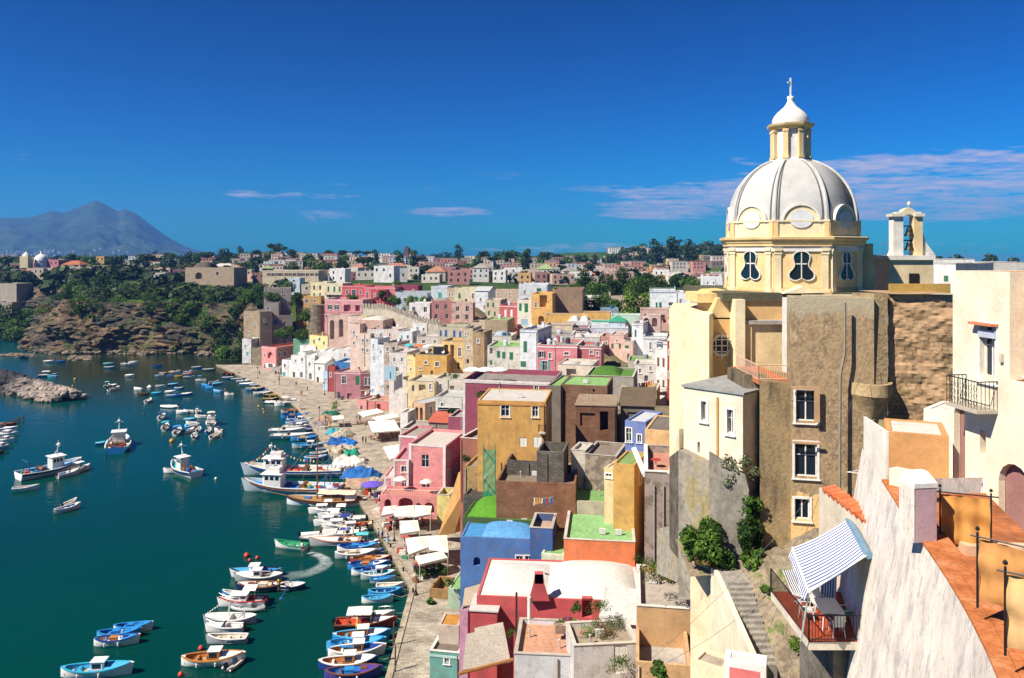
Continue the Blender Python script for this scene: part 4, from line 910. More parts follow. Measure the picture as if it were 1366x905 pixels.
# --- fishing trawlers
def trawler(px,py,L,head,hc,deckc,label,wheel=.28,stripe='db',B=None,stern_cab=False,flags=False,gear='blue'):
    p=G(px,py,0); B=B or L*.25; H=1.0+.02*L
    t=thing('fishing_trawler',label,'boat',(p.x,p.y,0),R(head),'fishing trawlers in the harbour')
    st=[]
    for i in range(21):
        u=i/20; x=(u-.5)*L; w=(1-max(0,(u-.5)/.5)**2.4)**.8*(.86+.14*min(1,u/.3)); s=H*(1+.75*max(0,(u-.5)/.5)**1.8+.12*max(0,(.3-u)/.3)); st.append((x,w*B/2,s,u))
    hb=MB(); rows=[]
    for x,w,s,u in st:
        r=[]
        for k in range(11):
            a=-1+2*k/10; flare=abs(a)**(.5 if u<.8 else .95); r.append((x+(L*.045*abs(a)**2 if u>.9 else 0),w*flare*(1 if a>0 else -1),-.5+(s+.5)*abs(a)**1.7))
        rows.append(r)
    hb.grid(rows); hb.quad(*rows[0]); h=obj('hull',hb,bm_(CN[hc]),t,smooth=True)
    sb=MB(); 
    for sgn in(-1,1):
        sb.grid([[(x,sgn*(w+.05),s-.42),(x,sgn*(w+.07),s-.12)] for x,w,s,u in st]); 
    obj('stripe',sb,bm_(CN[stripe]),h)
    db_=MB().grid([[(x,-w*.96,s-.55),(x,w*.96,s-.55)] for x,w,s,u in st]); obj('deck',db_,bm_(CN[deckc],.7),t)
    gb=MB()
    for sgn in(-1,1): gb.grid([[(x,sgn*(w+.05),s-.05),(x,sgn*(w+.05),s+.05),(x,sgn*max(0,w-.16),s+.05),(x,sgn*max(0,w-.16),s-.56)] for x,w,s,u in st])
    obj('bulwark',gb,bm_('#dfe2e2'),t)
    cx=(wheel if not stern_cab else .1)*L; cl=L*.17; cw=B*.52
    c=obj('wheelhouse',MB().prism([(cx-cl,-cw/2),(cx,-cw/2),(cx+.5,-cw*.3),(cx+.5,cw*.3),(cx,cw/2),(cx-cl,cw/2)],H-.55,H+2.1),bm_('#cfd0cc'),t)
    obj('wheelhouse_roof',MB().box(cx-cl-.3,-cw/2-.25,H+2.104,cx+.7,cw/2+.25,H+2.22),bm_('#e9e7e2'),c)
    for sgn in(-1,1):
        for k in range(3):
            a=cx-cl*.9+k*cl*.32; obj('window',MB().box(a,sgn*(cw/2+.015)-.01,H+1.1,a+cl*.22,sgn*(cw/2+.015)+.01,H+1.75),glass(),c)
    obj('windscreen',MB().box(cx+.5,-cw*.27,H+1.15,cx+.53,cw*.27,H+1.75),glass(),c)
    up=obj('upper_cabin',MB().box(cx-cl*.9,-cw*.36,H+2.23,cx-cl*.25,cw*.36,H+3.3),bm_('#e2e0da'),c) if L>13 else None
    m=MB(); mx=cx-cl*.3; m.tube([(mx,0,H+2.2),(mx+.2,0,H+5.2)],.10,6,.05); m.tube([(mx+.1,-.9,H+4.2),(mx+.1,.9,H+4.2)],.05,5); m.tube([(mx,0,H+3.3),(mx-.8,0,H+2.2)],.05,5)
    ms=obj('mast',m,bm_('#dcdad4'),t)
    obj('radar',MB().lathe([(0,0),(.35,.05),(.38,.2),(.2,.34),(0,.36)],10,c=(mx+.3,0,H+4.3)),bm_('#f0efec'),ms,smooth=True)
    a=MB(); ax=-L*.36; 
    for sgn in(-1,1): a.tube([(ax,sgn*B*.36,H-.4),(ax-.3,sgn*B*.3,H+2.2)],.08,6)
    a.tube([(ax-.3,-B*.3,H+2.2),(ax-.3,B*.3,H+2.2)],.08,6); a.tube([(ax-.3,0,H+2.2),(ax+2.5,0,H-.2)],.06,5); obj('stern_gantry',a,flat('#2b5f9e' if gear=='blue' else '#6e2a26',.5),t)
    w_=MB(); w_.tube([(-L*.12,-B*.22,H),(-L*.12,B*.22,H)],.42,12); w_.tube([(-L*.12,-B*.24,H),(-L*.12,-B*.22,H)],.6,12); w_.tube([(-L*.12,B*.22,H),(-L*.12,B*.24,H)],.6,12); obj('net_winch',w_,flat('#7c5a3a',.7),t)
    for i in range(12):
        x=rb.uniform(-L*.44,cx-cl-.5); y=rb.uniform(-B*.3,B*.3); nn=MB(); c0=CN[rb.choice(['b','r','y','te','o','db','w'] if gear=='blue' else ['r','w','br','db','o'])]
        rows=[]
        rr=rb.uniform(.5,.95); nn.lathe([(0,.5*rr),(rr*.5,.45*rr),(rr*.9,.15*rr),(rr,0)],9,c=(x,y,H-.5),sy=.8)
        obj('net_heap' if i%2 else 'fish_box',nn if i%2 else MB().box(x-.4,y-.3,H-.5,x+.4,y+.3,H-.1+rb.uniform(0,.3)),flat(c0,.85),t)
    if flags:
        f=MB(); 
        for seg,(a0,a1) in enumerate((((mx+.1,H+5),(L*.5,H*1.7)),((mx+.1,H+5),(-L*.2,H+1.6)))):
            prev=None
            for k in range(14):
                u=k/13; x=a0[0]+(a1[0]-a0[0])*u; z=a0[1]+(a1[1]-a0[1])*u-1.0*math.sin(math.pi*u)
                f.mi=k%3; f.quad((x-.14,0,z),(x+.14,0,z),(x+.1,.03,z-.4),(x-.1,.03,z-.4))
        obj('signal_flags',f,[flat('#d8b52c',.8),flat('#e5e2dc',.8),flat('#b5382e',.8)],ms)
    return t
trawler(392,634,20,178,'tw','c','big white trawler with signal flags, blue stripe and broad white wheelhouse',.27,'db',flags=True,B=4.8)
trawler(390,657,18.5,173,'tw','b','white trawler with blue deck, brown stripe and red nets at its stern',.27,'br',B=4.6)
trawler(66,632,11.5,52,'w','b','white trawler cluttered with dark blue gear, dinghies at its side',.18,'nv',B=4.6)
trawler(158,597,12.5,112,'b','c','blue-sterned trawler with red deck gear lying alone in mid harbour',.2,'w',B=5.2,gear='red')
trawler(246,632,9.5,140,'w','aq','small white-cabined trawler with green net and dark stern',.15,'nv',B=3.6)
# two-master style sailing vessel moored beside the trawlers
def ketch():
    p=G(436,674,0); L=14.5; B=3.6; H=1.15
    t=thing('sailing_vessel','old wooden sailing boat with tall brown mast, bowsprit and cream awning','boat',(p.x,p.y,0),R(176)); st=hullpts(L,B,H,True,19)
    hb=MB(); hb.grid([[(x,w*(abs(a)**.6)*(1 if a>0 else -1),-.4+(s+.4)*abs(a)**1.8) for a in [-1+.25*k for k in range(9)]] for x,w,s,u in st]); obj('hull',hb,bm_('#d9dfe2'),t,smooth=True)
    s_=MB()
    for sgn in(-1,1): s_.grid([[(x,sgn*(w+.05),s-.5),(x,sgn*(w+.06),s+.02)] for x,w,s,u in st])
    obj('stripe',s_,bm_('#4a2f1e'),t)
    obj('deck',MB().grid([[(x,-w*.97,s-.12),(x,w*.97,s-.12)] for x,w,s,u in st]),flat('#a88357',.7),t)
    obj('bowsprit',MB().tube([(L*.40,0,1.3),(L*.5+3.2,0,2.1)],.11,6,.06),flat('#8d6238',.6),t)
    m=obj('mast',MB().tube([(L*.12,0,.9),(L*.12,0,12.5)],.15,8,.08),flat('#8d5a34',.5),t)
    r=MB()
    for a_,c_ in (((L*.12,0,12),(L*.5+3,0,2.1)),((L*.12,0,10),(L*.4,0,1.6)),((L*.12,0,11.5),(-.1*L,1.6,1.2)),((L*.12,0,11.5),(-.1*L,-1.6,1.2)),((L*.12,0,8),(-.45*L,0,2.0))): r.tube([a_,c_],.025,4)
    obj('rigging',r,flat('#9c8b73',.8),m)
    b_=obj('boom',MB().tube([(L*.11,0,2.6),(-L*.42,0,2.9)],.09,6),flat('#8d5a34',.5),t)
    s2=MB().grid([[(x,y,2.75-.35*abs(y)+.05*math.sin(x*2)) for y in (-1.3,-.5,0,.5,1.3)] for x in [L*.09-i*.6 for i in range(12)]]); obj('awning',s2,flat('#d9cbb0',.9),t)
    obj('deckhouse',MB().box(-.2*L,-.9,1.0,.05*L,.9,1.75),flat('#96683c',.6),t); obj('hatch',MB().box(.2*L,-.4,1.0,.28*L,.4,1.35),bm_('#3a78b8'),t); obj('cabin_top',MB().box(-.36*L,-.8,1.0,-.24*L,.8,1.9),bm_('#e4e0d8'),t)
ketch()
# oars, wake, buoys, pier, moored floats
o_=[b for b in BOATS if b[0]['label'].startswith('navy rowing')][0][0]
for s_ in (-1,1): 
    ob=MB().tube([(0,s_*.3,.9),(.5*s_,s_*2.4,.05)],.05,5,.04); ob.cbox((.55*s_,s_*2.6,.02),(.3,.7,.06)); obj('oar',ob,flat('#2b62b8',.5),o_)
def buoy(px,py,r,c,lab):
    p=G(px,py,0); o=obj('buoy',MB().lathe([(0,-r*.5),(r*.8,-r*.3),(r,r*.2),(r*.8,r*.8),(r*.3,r*1.25),(0,r*1.3)],10),flat(c,.5),None,(p.x,p.y,.1),smooth=True); tag(o,lab,'buoy','mooring buoys')
for i,(px,py,r,c,l) in enumerate(((329,743,.42,'#c4472a','orange cone buoy with top mark, largest of three by the green boat'),(343,746,.3,'#c4472a','orange round buoy nearest the green boat'),(333,749,.26,'#c4472a','small orange buoy in front of two larger orange ones'),(268,867,.32,'#c4472a','orange buoy beside the plain white rowing boat'),(229,590,.55,'#d69a2c','yellow-orange buoy below the blue-canopied motorboats'),(241,902,.3,'#c4472a','orange buoy at the bottom edge below the teak launch'),(192,553,.3,'#5a4a40','dark mooring buoy alone in mid harbour'),
    (345,543,.3,'#e0b92c','yellow float nearest the upper quay boats'),(351,547,.26,'#e0b92c','yellow float between two other yellow floats'),(352,551,.24,'#e0b92c','lowest yellow float off the upper quay'),(100,507,.45,'#dda62a','yellow-orange marker in the shallows off the headland'),(97,516,.35,'#dda62a','paired yellow marker beyond the breakwater tip'),(300,521,.3,'#c45a2a','orange float near the quay head'),(288,640,.3,'#e8e4dc','white float under the small trawler'))): buoy(px,py,r,c,l)
m,nt,b=nodes('foam'); f=pos_noise(nt,.7,9,.85); f2=pos_noise(nt,.35,3,.6)
al=ramp(nt,f,[(.38,grey(.12)),(.66,grey(.75))]); b.inputs['Base Color'].default_value=(.62,.72,.72,1); b.inputs['Roughness'].default_value=.8; uvn=N(nt,'ShaderNodeUVMap'); sp=N(nt,'ShaderNodeSeparateXYZ'); nt.links.new(uvn.outputs[0],sp.inputs[0])
ed=nmath(nt,'SUBTRACT',1.0,nmath(nt,'ABSOLUTE',nmath(nt,'SUBTRACT',nmath(nt,'MULTIPLY',sp.outputs[0],2.0),1.0)),True); ed=nmath(nt,'SUBTRACT',nmath(nt,'MULTIPLY',ed,2.4),nmath(nt,'MULTIPLY',pos_noise(nt,.9,5,.7,seed=4),.9),True)
nt.links.new(nmath(nt,'MULTIPLY',nmath(nt,'MULTIPLY',al,ed,True),nmath(nt,'MULTIPLY',sp.outputs[1],1.0,True),True),b.inputs['Alpha'])
path=[G(*a,0) for a in ((412,738),(424,741),(433,746),(435,752),(426,759),(410,765),(392,768),(378,771))]
wk=MB(); rows=[]
for i,p in enumerate(path):
    d=(path[min(i+1,len(path)-1)]-path[max(i-1,0)]).normalized(); nn=Vector((-d.y,d.x,0)); w=.8+.22*i; rows.append([(*(p-nn*w).xy,.03),(*(p+nn*w).xy,.03)])
wk.grid(rows); wo=obj('wake_foam',wk,m); uv=wo.data.uv_layers.new(name='UVMap')
for l in wo.data.loops: i_,j_=divmod(l.vertex_index,2); uv.data[l.index].uv=(j_,1.15-.13*i_)
kind(tag(wo,'curved white foam wake trailing behind the green open boat','wake'),'stuff')
# timber pier at the frame's edge
pr=thing('pier','wooden pier with dark posts reaching in beside the breakwater','pier',tuple(G(-20,590,0)))
p0=G(-60,600,0)-G(-20,590,0); p1=G(29,562,0)-G(-20,590,0); d=(p1-p0); 
k=int(d.length/3)
obj('pier_deck',MB().xf(Matrix()) .prism([(p0.x,p0.y-1),(p1.x,p1.y-1),(p1.x,p1.y+1),(p0.x,p0.y+1)],.75,.95),noisem('pier_timber',[(.3,'#4e4238'),(.7,'#8a7966')],1,4,bd=.03),pr)
for i in range(k+1):
    q=p0+d*(i/k)
    for s_ in(-1,1): obj('pier_post',MB().tube([(q.x,q.y+s_*.85,-2),(q.x,q.y+s_*.85,1.5)],.13,6),BARK,pr)
# ================================================================= HOUSES
HOUSES=[]; FOOT=[]; RECT=[]
class Face:
    """one wall of a house in local space: origin o, unit u along it, inward w"""
    def __init__(s,o,u,w,L): s.o=Vector(o); s.u=Vector(u); s.w=Vector(w); s.L=L
    def at(s,a,z,d=0): return s.o+s.u*a+Vector((0,0,z))+s.w*d
def wall_face(mb,fc,z0,z1,holes,dflt=.18):
    """holes: (a0,a1,za,zb,arch,depth,closed)"""
    xs=sorted(set([0,fc.L]+[min(max(h[0],0.02),fc.L-.02) for h in holes]+[min(max(h[1],.02),fc.L-.02) for h in holes]))
    zs=sorted(set([z0,z1]+[min(max(h[2],z0+.01),z1-.01) for h in holes]+[min(max(h[3],z0+.01),z1-.01) for h in holes]))
    for i in range(len(xs)-1):
        for j in range(len(zs)-1):
            cx=(xs[i]+xs[i+1])/2; cz=(zs[j]+zs[j+1])/2
            if any(h[0]<cx<h[1] and h[2]<cz<h[3] for h in holes): continue
            mb.quad(fc.at(xs[i],zs[j]),fc.at(xs[i+1],zs[j]),fc.at(xs[i+1],zs[j+1]),fc.at(xs[i],zs[j+1]))
    for (a0,a1,za,zb,arch,dp,closed) in holes:
        r=(a1-a0)/2; zs_=zb-r*arch if arch else zb; n=8
        q=lambda p1,p2: mb.quad(fc.at(*p1),fc.at(*p2),fc.at(*p2,dp),fc.at(*p1,dp))
        q((a0,za),(a0,zs_)); q((a1,za),(a1,zs_)); q((a0,za),(a1,za))
        if arch:
            P_=[((a0+a1)/2-r*math.cos(math.pi*k/n),zs_+r*arch*math.sin(math.pi*k/n)) for k in range(n+1)]
            for k in range(n): q(P_[k],P_[k+1])
            mb.quad(*([fc.at(a0,zb)]+[fc.at(*p) for p in P_[:n//2+1]])); mb.quad(*([fc.at(a1,zb)]+[fc.at(*p) for p in P_[n//2:][::-1]]))
        else: q((a0,zb),(a1,zb))
        if closed: mb.quad(fc.at(a0,za,dp),fc.at(a1,za,dp),fc.at(a1,zb,dp),fc.at(a0,zb,dp))
def fbox(mb,fc,a0,a1,za,zb,d0,d1):
    p=[fc.at(a,z,d) for a in(a0,a1) for z in(za,zb) for d in(d0,d1)]; n=len(mb.v); mb.v+=[tuple(x) for x in p]
    for f in ((0,1,3,2),(4,6,7,5),(0,4,5,1),(2,3,7,6),(0,2,6,4),(1,5,7,3)): mb.f.append(tuple(n+i for i in f)); mb.m.append(mb.mi)
FR='#e9e6df'
def opening(par,fc,h,kd,depth,col,detail=2):
    """fill a hole with its window / door; par is the house root"""
    a0,a1,za,zb=h; w=a1-a0; hh=zb-za
    sh={'g':'#1f6b4a','b':'#2a62b0','br':'#5d4028','t':'#4fa3a0','wh':'#e6e3dc','lb':'#8fb6cf','k':'#3b4a5c'}
    base=kd.split(':')[0]; arg=kd.split(':')[1] if ':' in kd else ''
    fcol=FR if not arg else sh.get(arg,FR)
    t=.07 if w>.5 else .05
    if base in('w','wb','ws','wn'):      # window: frame, muntin, pane (+balcony, +shutters)
        f=MB(); d0,d1=depth-.09,depth-.02
        fbox(f,fc,a0,a1,za,za+t,d0,d1); fbox(f,fc,a0,a1,zb-t,zb,d0,d1); fbox(f,fc,a0,a0+t,za+t,zb-t,d0,d1); fbox(f,fc,a1-t,a1,za+t,zb-t,d0,d1)
        m_=(a0+a1)/2; fbox(f,fc,m_-t*.5,m_+t*.5,za+t,zb-t,d0,d1)
        if hh>1.3 and detail>1: fbox(f,fc,a0+t,a1-t,za+hh*.62,za+hh*.62+t*.6,d0+.01,d1)
        if base!='wn' and detail>1:   # plaster surround, 4 cm proud
            s=.13; 
            fbox(f,fc,a0-s,a0,za-s,zb+s,-.045,.0); fbox(f,fc,a1,a1+s,za-s,zb+s,-.045,.0); fbox(f,fc,a0,a1,zb,zb+s,-.045,.0); fbox(f,fc,a0-s-.05,a1+s+.05,za-s-.06,za-s,-.14,.0)
        wn=obj('window',f,flat(FR if base!='ws' else FR,.6),par)
        g=MB(); g.quad(fc.at(a0,za,depth-.03),fc.at(a1,za,depth-.03),fc.at(a1,zb,depth-.03),fc.at(a0,zb,depth-.03)); obj('pane',g,glass(),wn)
        if base=='ws' or (arg and base=='w'):
            for sg in(0,1):
                s=MB(); x0=a0-w*.48 if sg==0 else a1+.02; fbox(s,fc,x0,x0+w*.46,za,zb,-.07,-.02)
                obj('shutter',s,louver(sh.get(arg,'#1f6b4a')),wn)
        if base=='wb' : balcony(par,fc,a0-.35,a1+.35,za)
        return wn
    if base=='s':      # closed shutters
        s=MB(); m_=(a0+a1)/2; fbox(s,fc,a0,m_-.015,za,zb,depth-.12,depth-.04); fbox(s,fc,m_+.015,a1,za,zb,depth-.12,depth-.04)
        return obj('shutter',s,louver(sh.get(arg,'#1f6b4a')),par)
    if base=='d':
        s=MB(); fbox(s,fc,a0,a1,za,zb,depth-.08,depth-.02); m_=(a0+a1)/2; fbox(s,fc,a0+.1*w,m_-.04*w,za+.1*hh,za+.45*hh,depth-.1,depth-.08); fbox(s,fc,m_+.04*w,a1-.1*w,za+.1*hh,za+.45*hh,depth-.1,depth-.08); fbox(s,fc,a0+.1*w,m_-.04*w,za+.52*hh,za+.92*hh,depth-.1,depth-.08); fbox(s,fc,m_+.04*w,a1-.1*w,za+.52*hh,za+.92*hh,depth-.1,depth-.08)
        return obj('door',s,flat(sh.get(arg,'#5d4028'),.7),par)
    if base=='ap':
        s=MB(); s.quad(fc.at(a0,za,depth+.02),fc.at(a1,za,depth+.02),fc.at(a1,zb,depth+.02),fc.at(a0,zb,depth+.02)); return obj('blind_arch',s,plaster('#a8736c',.3),par)
    if base=='x':      # single tiny far window
        s=MB(); s.quad(fc.at(a0,za,depth-.02),fc.at(a1,za,depth-.02),fc.at(a1,zb,depth-.02),fc.at(a0,zb,depth-.02))
        return obj('window',s,glass('#2a3038',.3) if not arg else flat(sh[arg],.7),par)
def louver(h):
    key=('lv',h)
    if key in MC: return MC[key]
    m,nt,b=nodes('shutter_paint'); c=lin(h); g=N(nt,'ShaderNodeNewGeometry'); sp=N(nt,'ShaderNodeSeparateXYZ'); nt.links.new(g.outputs['Position'],sp.inputs[0])
    w=N(nt,'ShaderNodeTexWave'); w.wave_type='BANDS'; w.bands_direction='Z'; w.inputs['Scale'].default_value=5; nt.links.new(g.outputs['Position'],w.inputs['Vector'])
    b.inputs['Base Color'].default_value=rgba(c); b.inputs['Roughness'].default_value=.55; bump(nt,b,w.outputs['Fac'],.6,.03); MC[key]=m; return m
IRON=flat('#2b2b2e',.5,.4)
def balcony(par,fc,a0,a1,z,d=.75,iron=True,col='#c9c4ba',h=.95):
    s=MB(); fbox(s,fc,a0,a1,z-.16,z-.02,-d,0); b_=obj('balcony',s,flat(col,.8),par); r=MB()
    for (x0,d0,x1,d1) in ((a0+.03,-d+.03,a1-.03,-d+.03),(a0+.03,-d+.03,a0+.03,-.02),(a1-.03,-d+.03,a1-.03,-.02)):
        p0=fc.at(x0,z+h,d0); p1=fc.at(x1,z+h,d1); r.tube([p0,p1],.025,4); L=(p1-p0).length; k=max(2,int(L/.16))
        for i in range(k+1):
            q=p0.lerp(p1,i/k); r.tube([q-Vector((0,0,h)),q],.016,3)
    obj('railing',r,IRON if iron else flat('#dedad2',.6),b_); return b_
def house(label,px0,Y0,px1,Y1,pyt,pyb,depth,col,roof='#cfc9be',holes=(),auto=None,par=.55,cat='house',name='house',group=None,dirt=.35,patch=0,trim=None,detail=2,vault=(),rel='flat',ext=3.0,side=None,mat=None,roofdrop=None,chim=0,tank=0,dish=0,ant=0,bal=(),tiles=False,rail=None,corner=None,smat=None,keep=None):
    if keep is None: Y1=Y0+(Y1-Y0)*(.30 if (px0+px1)/2>540 else .45)
    if not auto and not mat and not group and Y0<265 and depth>5 and not any(q[0]=='r' for q in holes): auto=[('r',max(1,int(depth/4)),max(1,int((pyb-pyt)/F*Y0/4.2)),'w')]
    A=P(px0,pyt,Y0); B=P(px1,pyt,Y1); a2=Vector((A.x,A.y,0)); b2=Vector((B.x,B.y,0)); ex=(b2-a2); Wd=ex.length; ex.normalize(); ang=math.atan2(ex.y,ex.x)
    zt=CZ-(pyt-HY)/F*Y0; zb=CZ-(pyb-HY)/F*Y0; H=zt-zb; ext=max(3,min(zb+1,13)) if ext==3.0 else ext
    ey=Vector((-ex.y,ex.x,0))
    t=thing(name,label,cat,(A.x,A.y,zb),ang,group)
    t.rotation_euler=(rnd.uniform(-.005,.005),rnd.uniform(-.007,.007),ang) if keep is None else (0,0,ang)
    t['_px']=(px0+px1)/2; t['_py']=(pyt+pyb)/2
    FC={'f':Face((0,0,0),(1,0,0),(0,1,0),Wd),'r':Face((Wd,0,0),(0,1,0),(-1,0,0),depth),'l':Face((0,0,0),(0,1,0),(1,0,0),depth),'b':Face((0,depth,0),(1,0,0),(0,-1,0),Wd)}
    hl={'f':[],'r':[],'l':[],'b':[]}; op=[]
    def pix(face,px,py):
        fc=FC[face]; o3=a2+ex*fc.o.x+ey*fc.o.y; d3=ex*fc.u.x+ey*fc.u.y; k=(px-CX)/F
        # o + d*s = (k*Y, Y)
        den=d3.x-k*d3.y; s=(k*o3.y-o3.x)/den if abs(den)>1e-6 else 0; Y=o3.y+d3.y*s; return s, CZ-(py-HY)/F*Y-zb
    for hspec in holes:
        face,px,py,w,h,kd=hspec[:6]; dp=hspec[6] if len(hspec)>6 else None
        a0,z1=pix(face,px-w/2,py-h/2); a1,_=pix(face,px+w/2,py-h/2); _,z0=pix(face,px,py+h/2)
        if a0>a1: a0,a1=a1,a0
        a0=max(a0,.08); a1=min(a1,FC[face].L-.08)
        if a1-a0<.15: continue
        arch=.0; base=kd.split(':')[0]
        if base in('a','aw','ap'): arch=1.0; 
        if base=='ae': arch=.6
        if arch and (z1-z0)<(a1-a0)/2*arch+.1: arch=max(.3,((z1-z0)-.1)/((a1-a0)/2))
        op.append((face,a0,a1,z0,z1,kd,arch,dp))
    if auto:
        for (face,cols,rows_,kd) in auto:
            fc=FC[face]; k=cols
            for r_ in range(rows_):
                zc=H-par-(r_+.55)*(min(3.2,(H-par)/rows_))
                for i in range(k):
                    if k*rows_>3 and rnd.random()<.10: continue
                    ac=fc.L*(i+.5)/k+rnd.uniform(-.1,.1)*fc.L/k; w=min(1.05,fc.L/k*.42); hh=min(1.7,w*1.55)*rnd.uniform(.85,1.1)
                    if zc-hh/2<.1: continue
                    op.append((face,ac-w/2,ac+w/2,zc-hh/2,zc+hh/2,kd if isinstance(kd,str) else rnd.choice(kd),0,None))
    for face,a0,a1,z0,z1,kd,arch,dp in op:
        base=kd.split(':')[0]; depth_=dp or (.16 if base not in('a','ae','o') else 1.3)
        hl[face].append((a0,a1,z0,z1,arch,depth_,base in('a','ae','o')))
    mb=MB()
    for f_ in 'frlb': wall_face(mb,FC[f_],-ext,H,hl[f_])
    th=.24; zr=H-(par if par>0 else .0)
    if par>0:
        mb.quad((0,0,H),(Wd,0,H),(Wd-th,th,H),(th,th,H)); mb.quad((Wd,0,H),(Wd,depth,H),(Wd-th,depth-th,H),(Wd-th,th,H)); mb.quad((Wd,depth,H),(0,depth,H),(th,depth-th,H),(Wd-th,depth-th,H)); mb.quad((0,depth,H),(0,0,H),(th,th,H),(th,depth-th,H))
        for (x0,y0,x1,y1) in ((th,th,Wd-th,th),(Wd-th,th,Wd-th,depth-th),(Wd-th,depth-th,th,depth-th),(th,depth-th,th,th)): mb.quad((x0,y0,zr),(x1,y1,zr),(x1,y1,H),(x0,y0,H))
    wl=obj('wall',mb,mat or plaster(col,max(dirt,.35) if keep is None else dirt,patch=max(patch,.28) if keep is None else patch),t)
    rm=roofm(roof)
    if rel=='flat':
        r=MB().quad((th if par else -.0,th if par else 0,zr),(Wd-(th if par else 0),th if par else 0,zr),(Wd-(th if par else 0),depth-(th if par else 0),zr),(th if par else 0,depth-(th if par else 0),zr))
        if par==0: r=MB().box(-.12,-.12,zr+.002,Wd+.12,depth+.12,zr+.14)
        rf=obj('roof',r,rm,t)
    elif rel=='vault':
        r=MB(); k=10; rows=[]
        for i in range(k+1):
            a=math.pi*i/k; rows.append([(x,depth/2-depth/2*math.cos(a)*.98,zr+.0+depth*.16*math.sin(a)) for x in (0.02,Wd-.02)])
        r.grid(rows); r.quad(*[q[0] for q in rows]); r.quad(*[q[1] for q in rows]); rf=obj('roof',r,rm,t)
    elif rel in('gable','hip','shed'):
        e=.3; hh=.28*min(depth,Wd); r=MB()
        if rel=='gable': r.quad((-e,-e,zr-.05),(Wd+e,-e,zr-.05),(Wd+e,depth/2,zr+hh),(-e,depth/2,zr+hh)); r.quad((-e,depth+e,zr-.05),(Wd+e,depth+e,zr-.05),(Wd+e,depth/2,zr+hh),(-e,depth/2,zr+hh)); r.quad((0,0,zr),(0,depth,zr),(0,depth/2,zr+hh)); r.quad((Wd,0,zr),(Wd,depth,zr),(Wd,depth/2,zr+hh))
        elif rel=='hip':
            i_=min(Wd,depth)*.45; r.quad((-e,-e,zr),(Wd+e,-e,zr),(Wd-i_,depth/2,zr+hh),(i_,depth/2,zr+hh)); r.quad((-e,depth+e,zr),(Wd+e,depth+e,zr),(Wd-i_,depth/2,zr+hh),(i_,depth/2,zr+hh)); r.quad((-e,-e,zr),(-e,depth+e,zr),(i_,depth/2,zr+hh)); r.quad((Wd+e,-e,zr),(Wd+e,depth+e,zr),(Wd-i_,depth/2,zr+hh))
        else: r.quad((-e,-e,zr),(Wd+e,-e,zr),(Wd+e,depth+e,zr+hh),(-e,depth+e,zr+hh)); r.quad((0,0,zr),(0,depth,zr),(0,depth,zr+hh)); r.quad((Wd,0,zr),(Wd,depth,zr),(Wd,depth,zr+hh))
        rf=obj('roof',r,rm,t)
    for (u0,u1,v0,v1,hgt,*vc) in vault:
        x0,x1,y0,y1=Wd*u0,Wd*u1,depth*v0,depth*v1; r=MB(); rows=[]; k=8
        for i in range(k+1):
            a=i/k*2-1; rows.append([((x0+x1)/2+(x1-x0)/2*a,(y0+y1)/2+(y1-y0)/2*b_,zr+.01+hgt*max(0,(1-abs(a)**2.6))**.6*max(0,(1-abs(b_)**2.6))**.6) for b_ in [j/k*2-1 for j in range(k+1)]])
        r.grid(rows); obj('roof_vault',r,roofm(vc[0]) if vc else rm,t,smooth=True)
    if par>.2 and Y0<230 and not corner and not mat and Y0>60 and rel=='flat':      # worn coping along the parapet
        c=MB()
        for (x0,y0,x1,y1) in ((-.05,-.06,Wd+.05,.27),(-.05,.272,.27,depth-.272),(Wd-.27,.272,Wd+.05,depth-.272),(-.05,depth-.27,Wd+.05,depth+.05)): c.box(x0,y0,H+.003,x1,y1,H+.055)
        obj('coping',c,plaster(rnd.choice(['#d9d2c6','#c9c0b2','#e0d8cc','#b8ae9f']),.5),t)
    if keep is None and Y0<300 and detail>1 and Wd>2.6 and rnd.random()<.7:
        xx=rnd.choice([.22,Wd-.22,Wd*rnd.uniform(.3,.7)])
        if not any(f_=='f' and a0-.2<xx<a1+.2 for f_,a0,a1,*_ in op): obj('drain_pipe',MB().tube([(xx,-.09,H-.25),(xx,-.09,-2)],.055,6),flat(rnd.choice(['#b0aca4','#8f6a4a','#d8d4cc','#6f6a62']),.6),t)
    if 58<Y0<125 and Wd>4 and rel=='flat' and detail>1:
        for k in range(2):
            x=rnd.uniform(.15,.8)*Wd; y=rnd.uniform(.2,.75)*depth
            if rnd.random()<.5: c=MB().tube([(x,y,zr-.1),(x,y,zr+.7)],.07,6); c.lathe([(.13,.7),(0,.8)],8,c=(x,y,zr)); obj('vent_pipe',c,flat('#b9b5ad',.6),t)
            else: c=MB().box(x-.35,y-.15,zr+.02,x+.35,y+.15,zr+.62); c.lathe([(0,0),(.2,0)],12).xf(Matrix.Translation((0,0,0))); obj('air_unit',MB().box(x-.35,y-.15,zr+.06,x+.35,y+.15,zr+.62),flat('#d0d0cc',.5),t)
    if trim:
        c=MB(); z1=H-.02 if par==0 else H-.35
        for f_ in 'frl':
            fc=FC[f_]; fbox(c,fc,-.07,fc.L+.07,z1-.22,z1,-.08,-.003)
        obj('cornice',c,plaster(trim,.2),t)
    if corner:
        c=MB()
        fbox(c,FC['f'],0,.45,-ext,H-.02,-.05,-.003); fbox(c,FC['f'],Wd-.45,Wd,-ext,H-.02,-.05,-.003)
        if par: fbox(c,FC['f'],-.05,Wd+.05,H-.32,H+.04,-.06,-.003); fbox(c,FC['r'],-.05,depth,H-.32,H+.04,-.06,-.003); fbox(c,FC['l'],0,depth,H-.32,H+.04,-.06,-.003)
        obj('corner_trim',c,plaster(corner,.15),t)
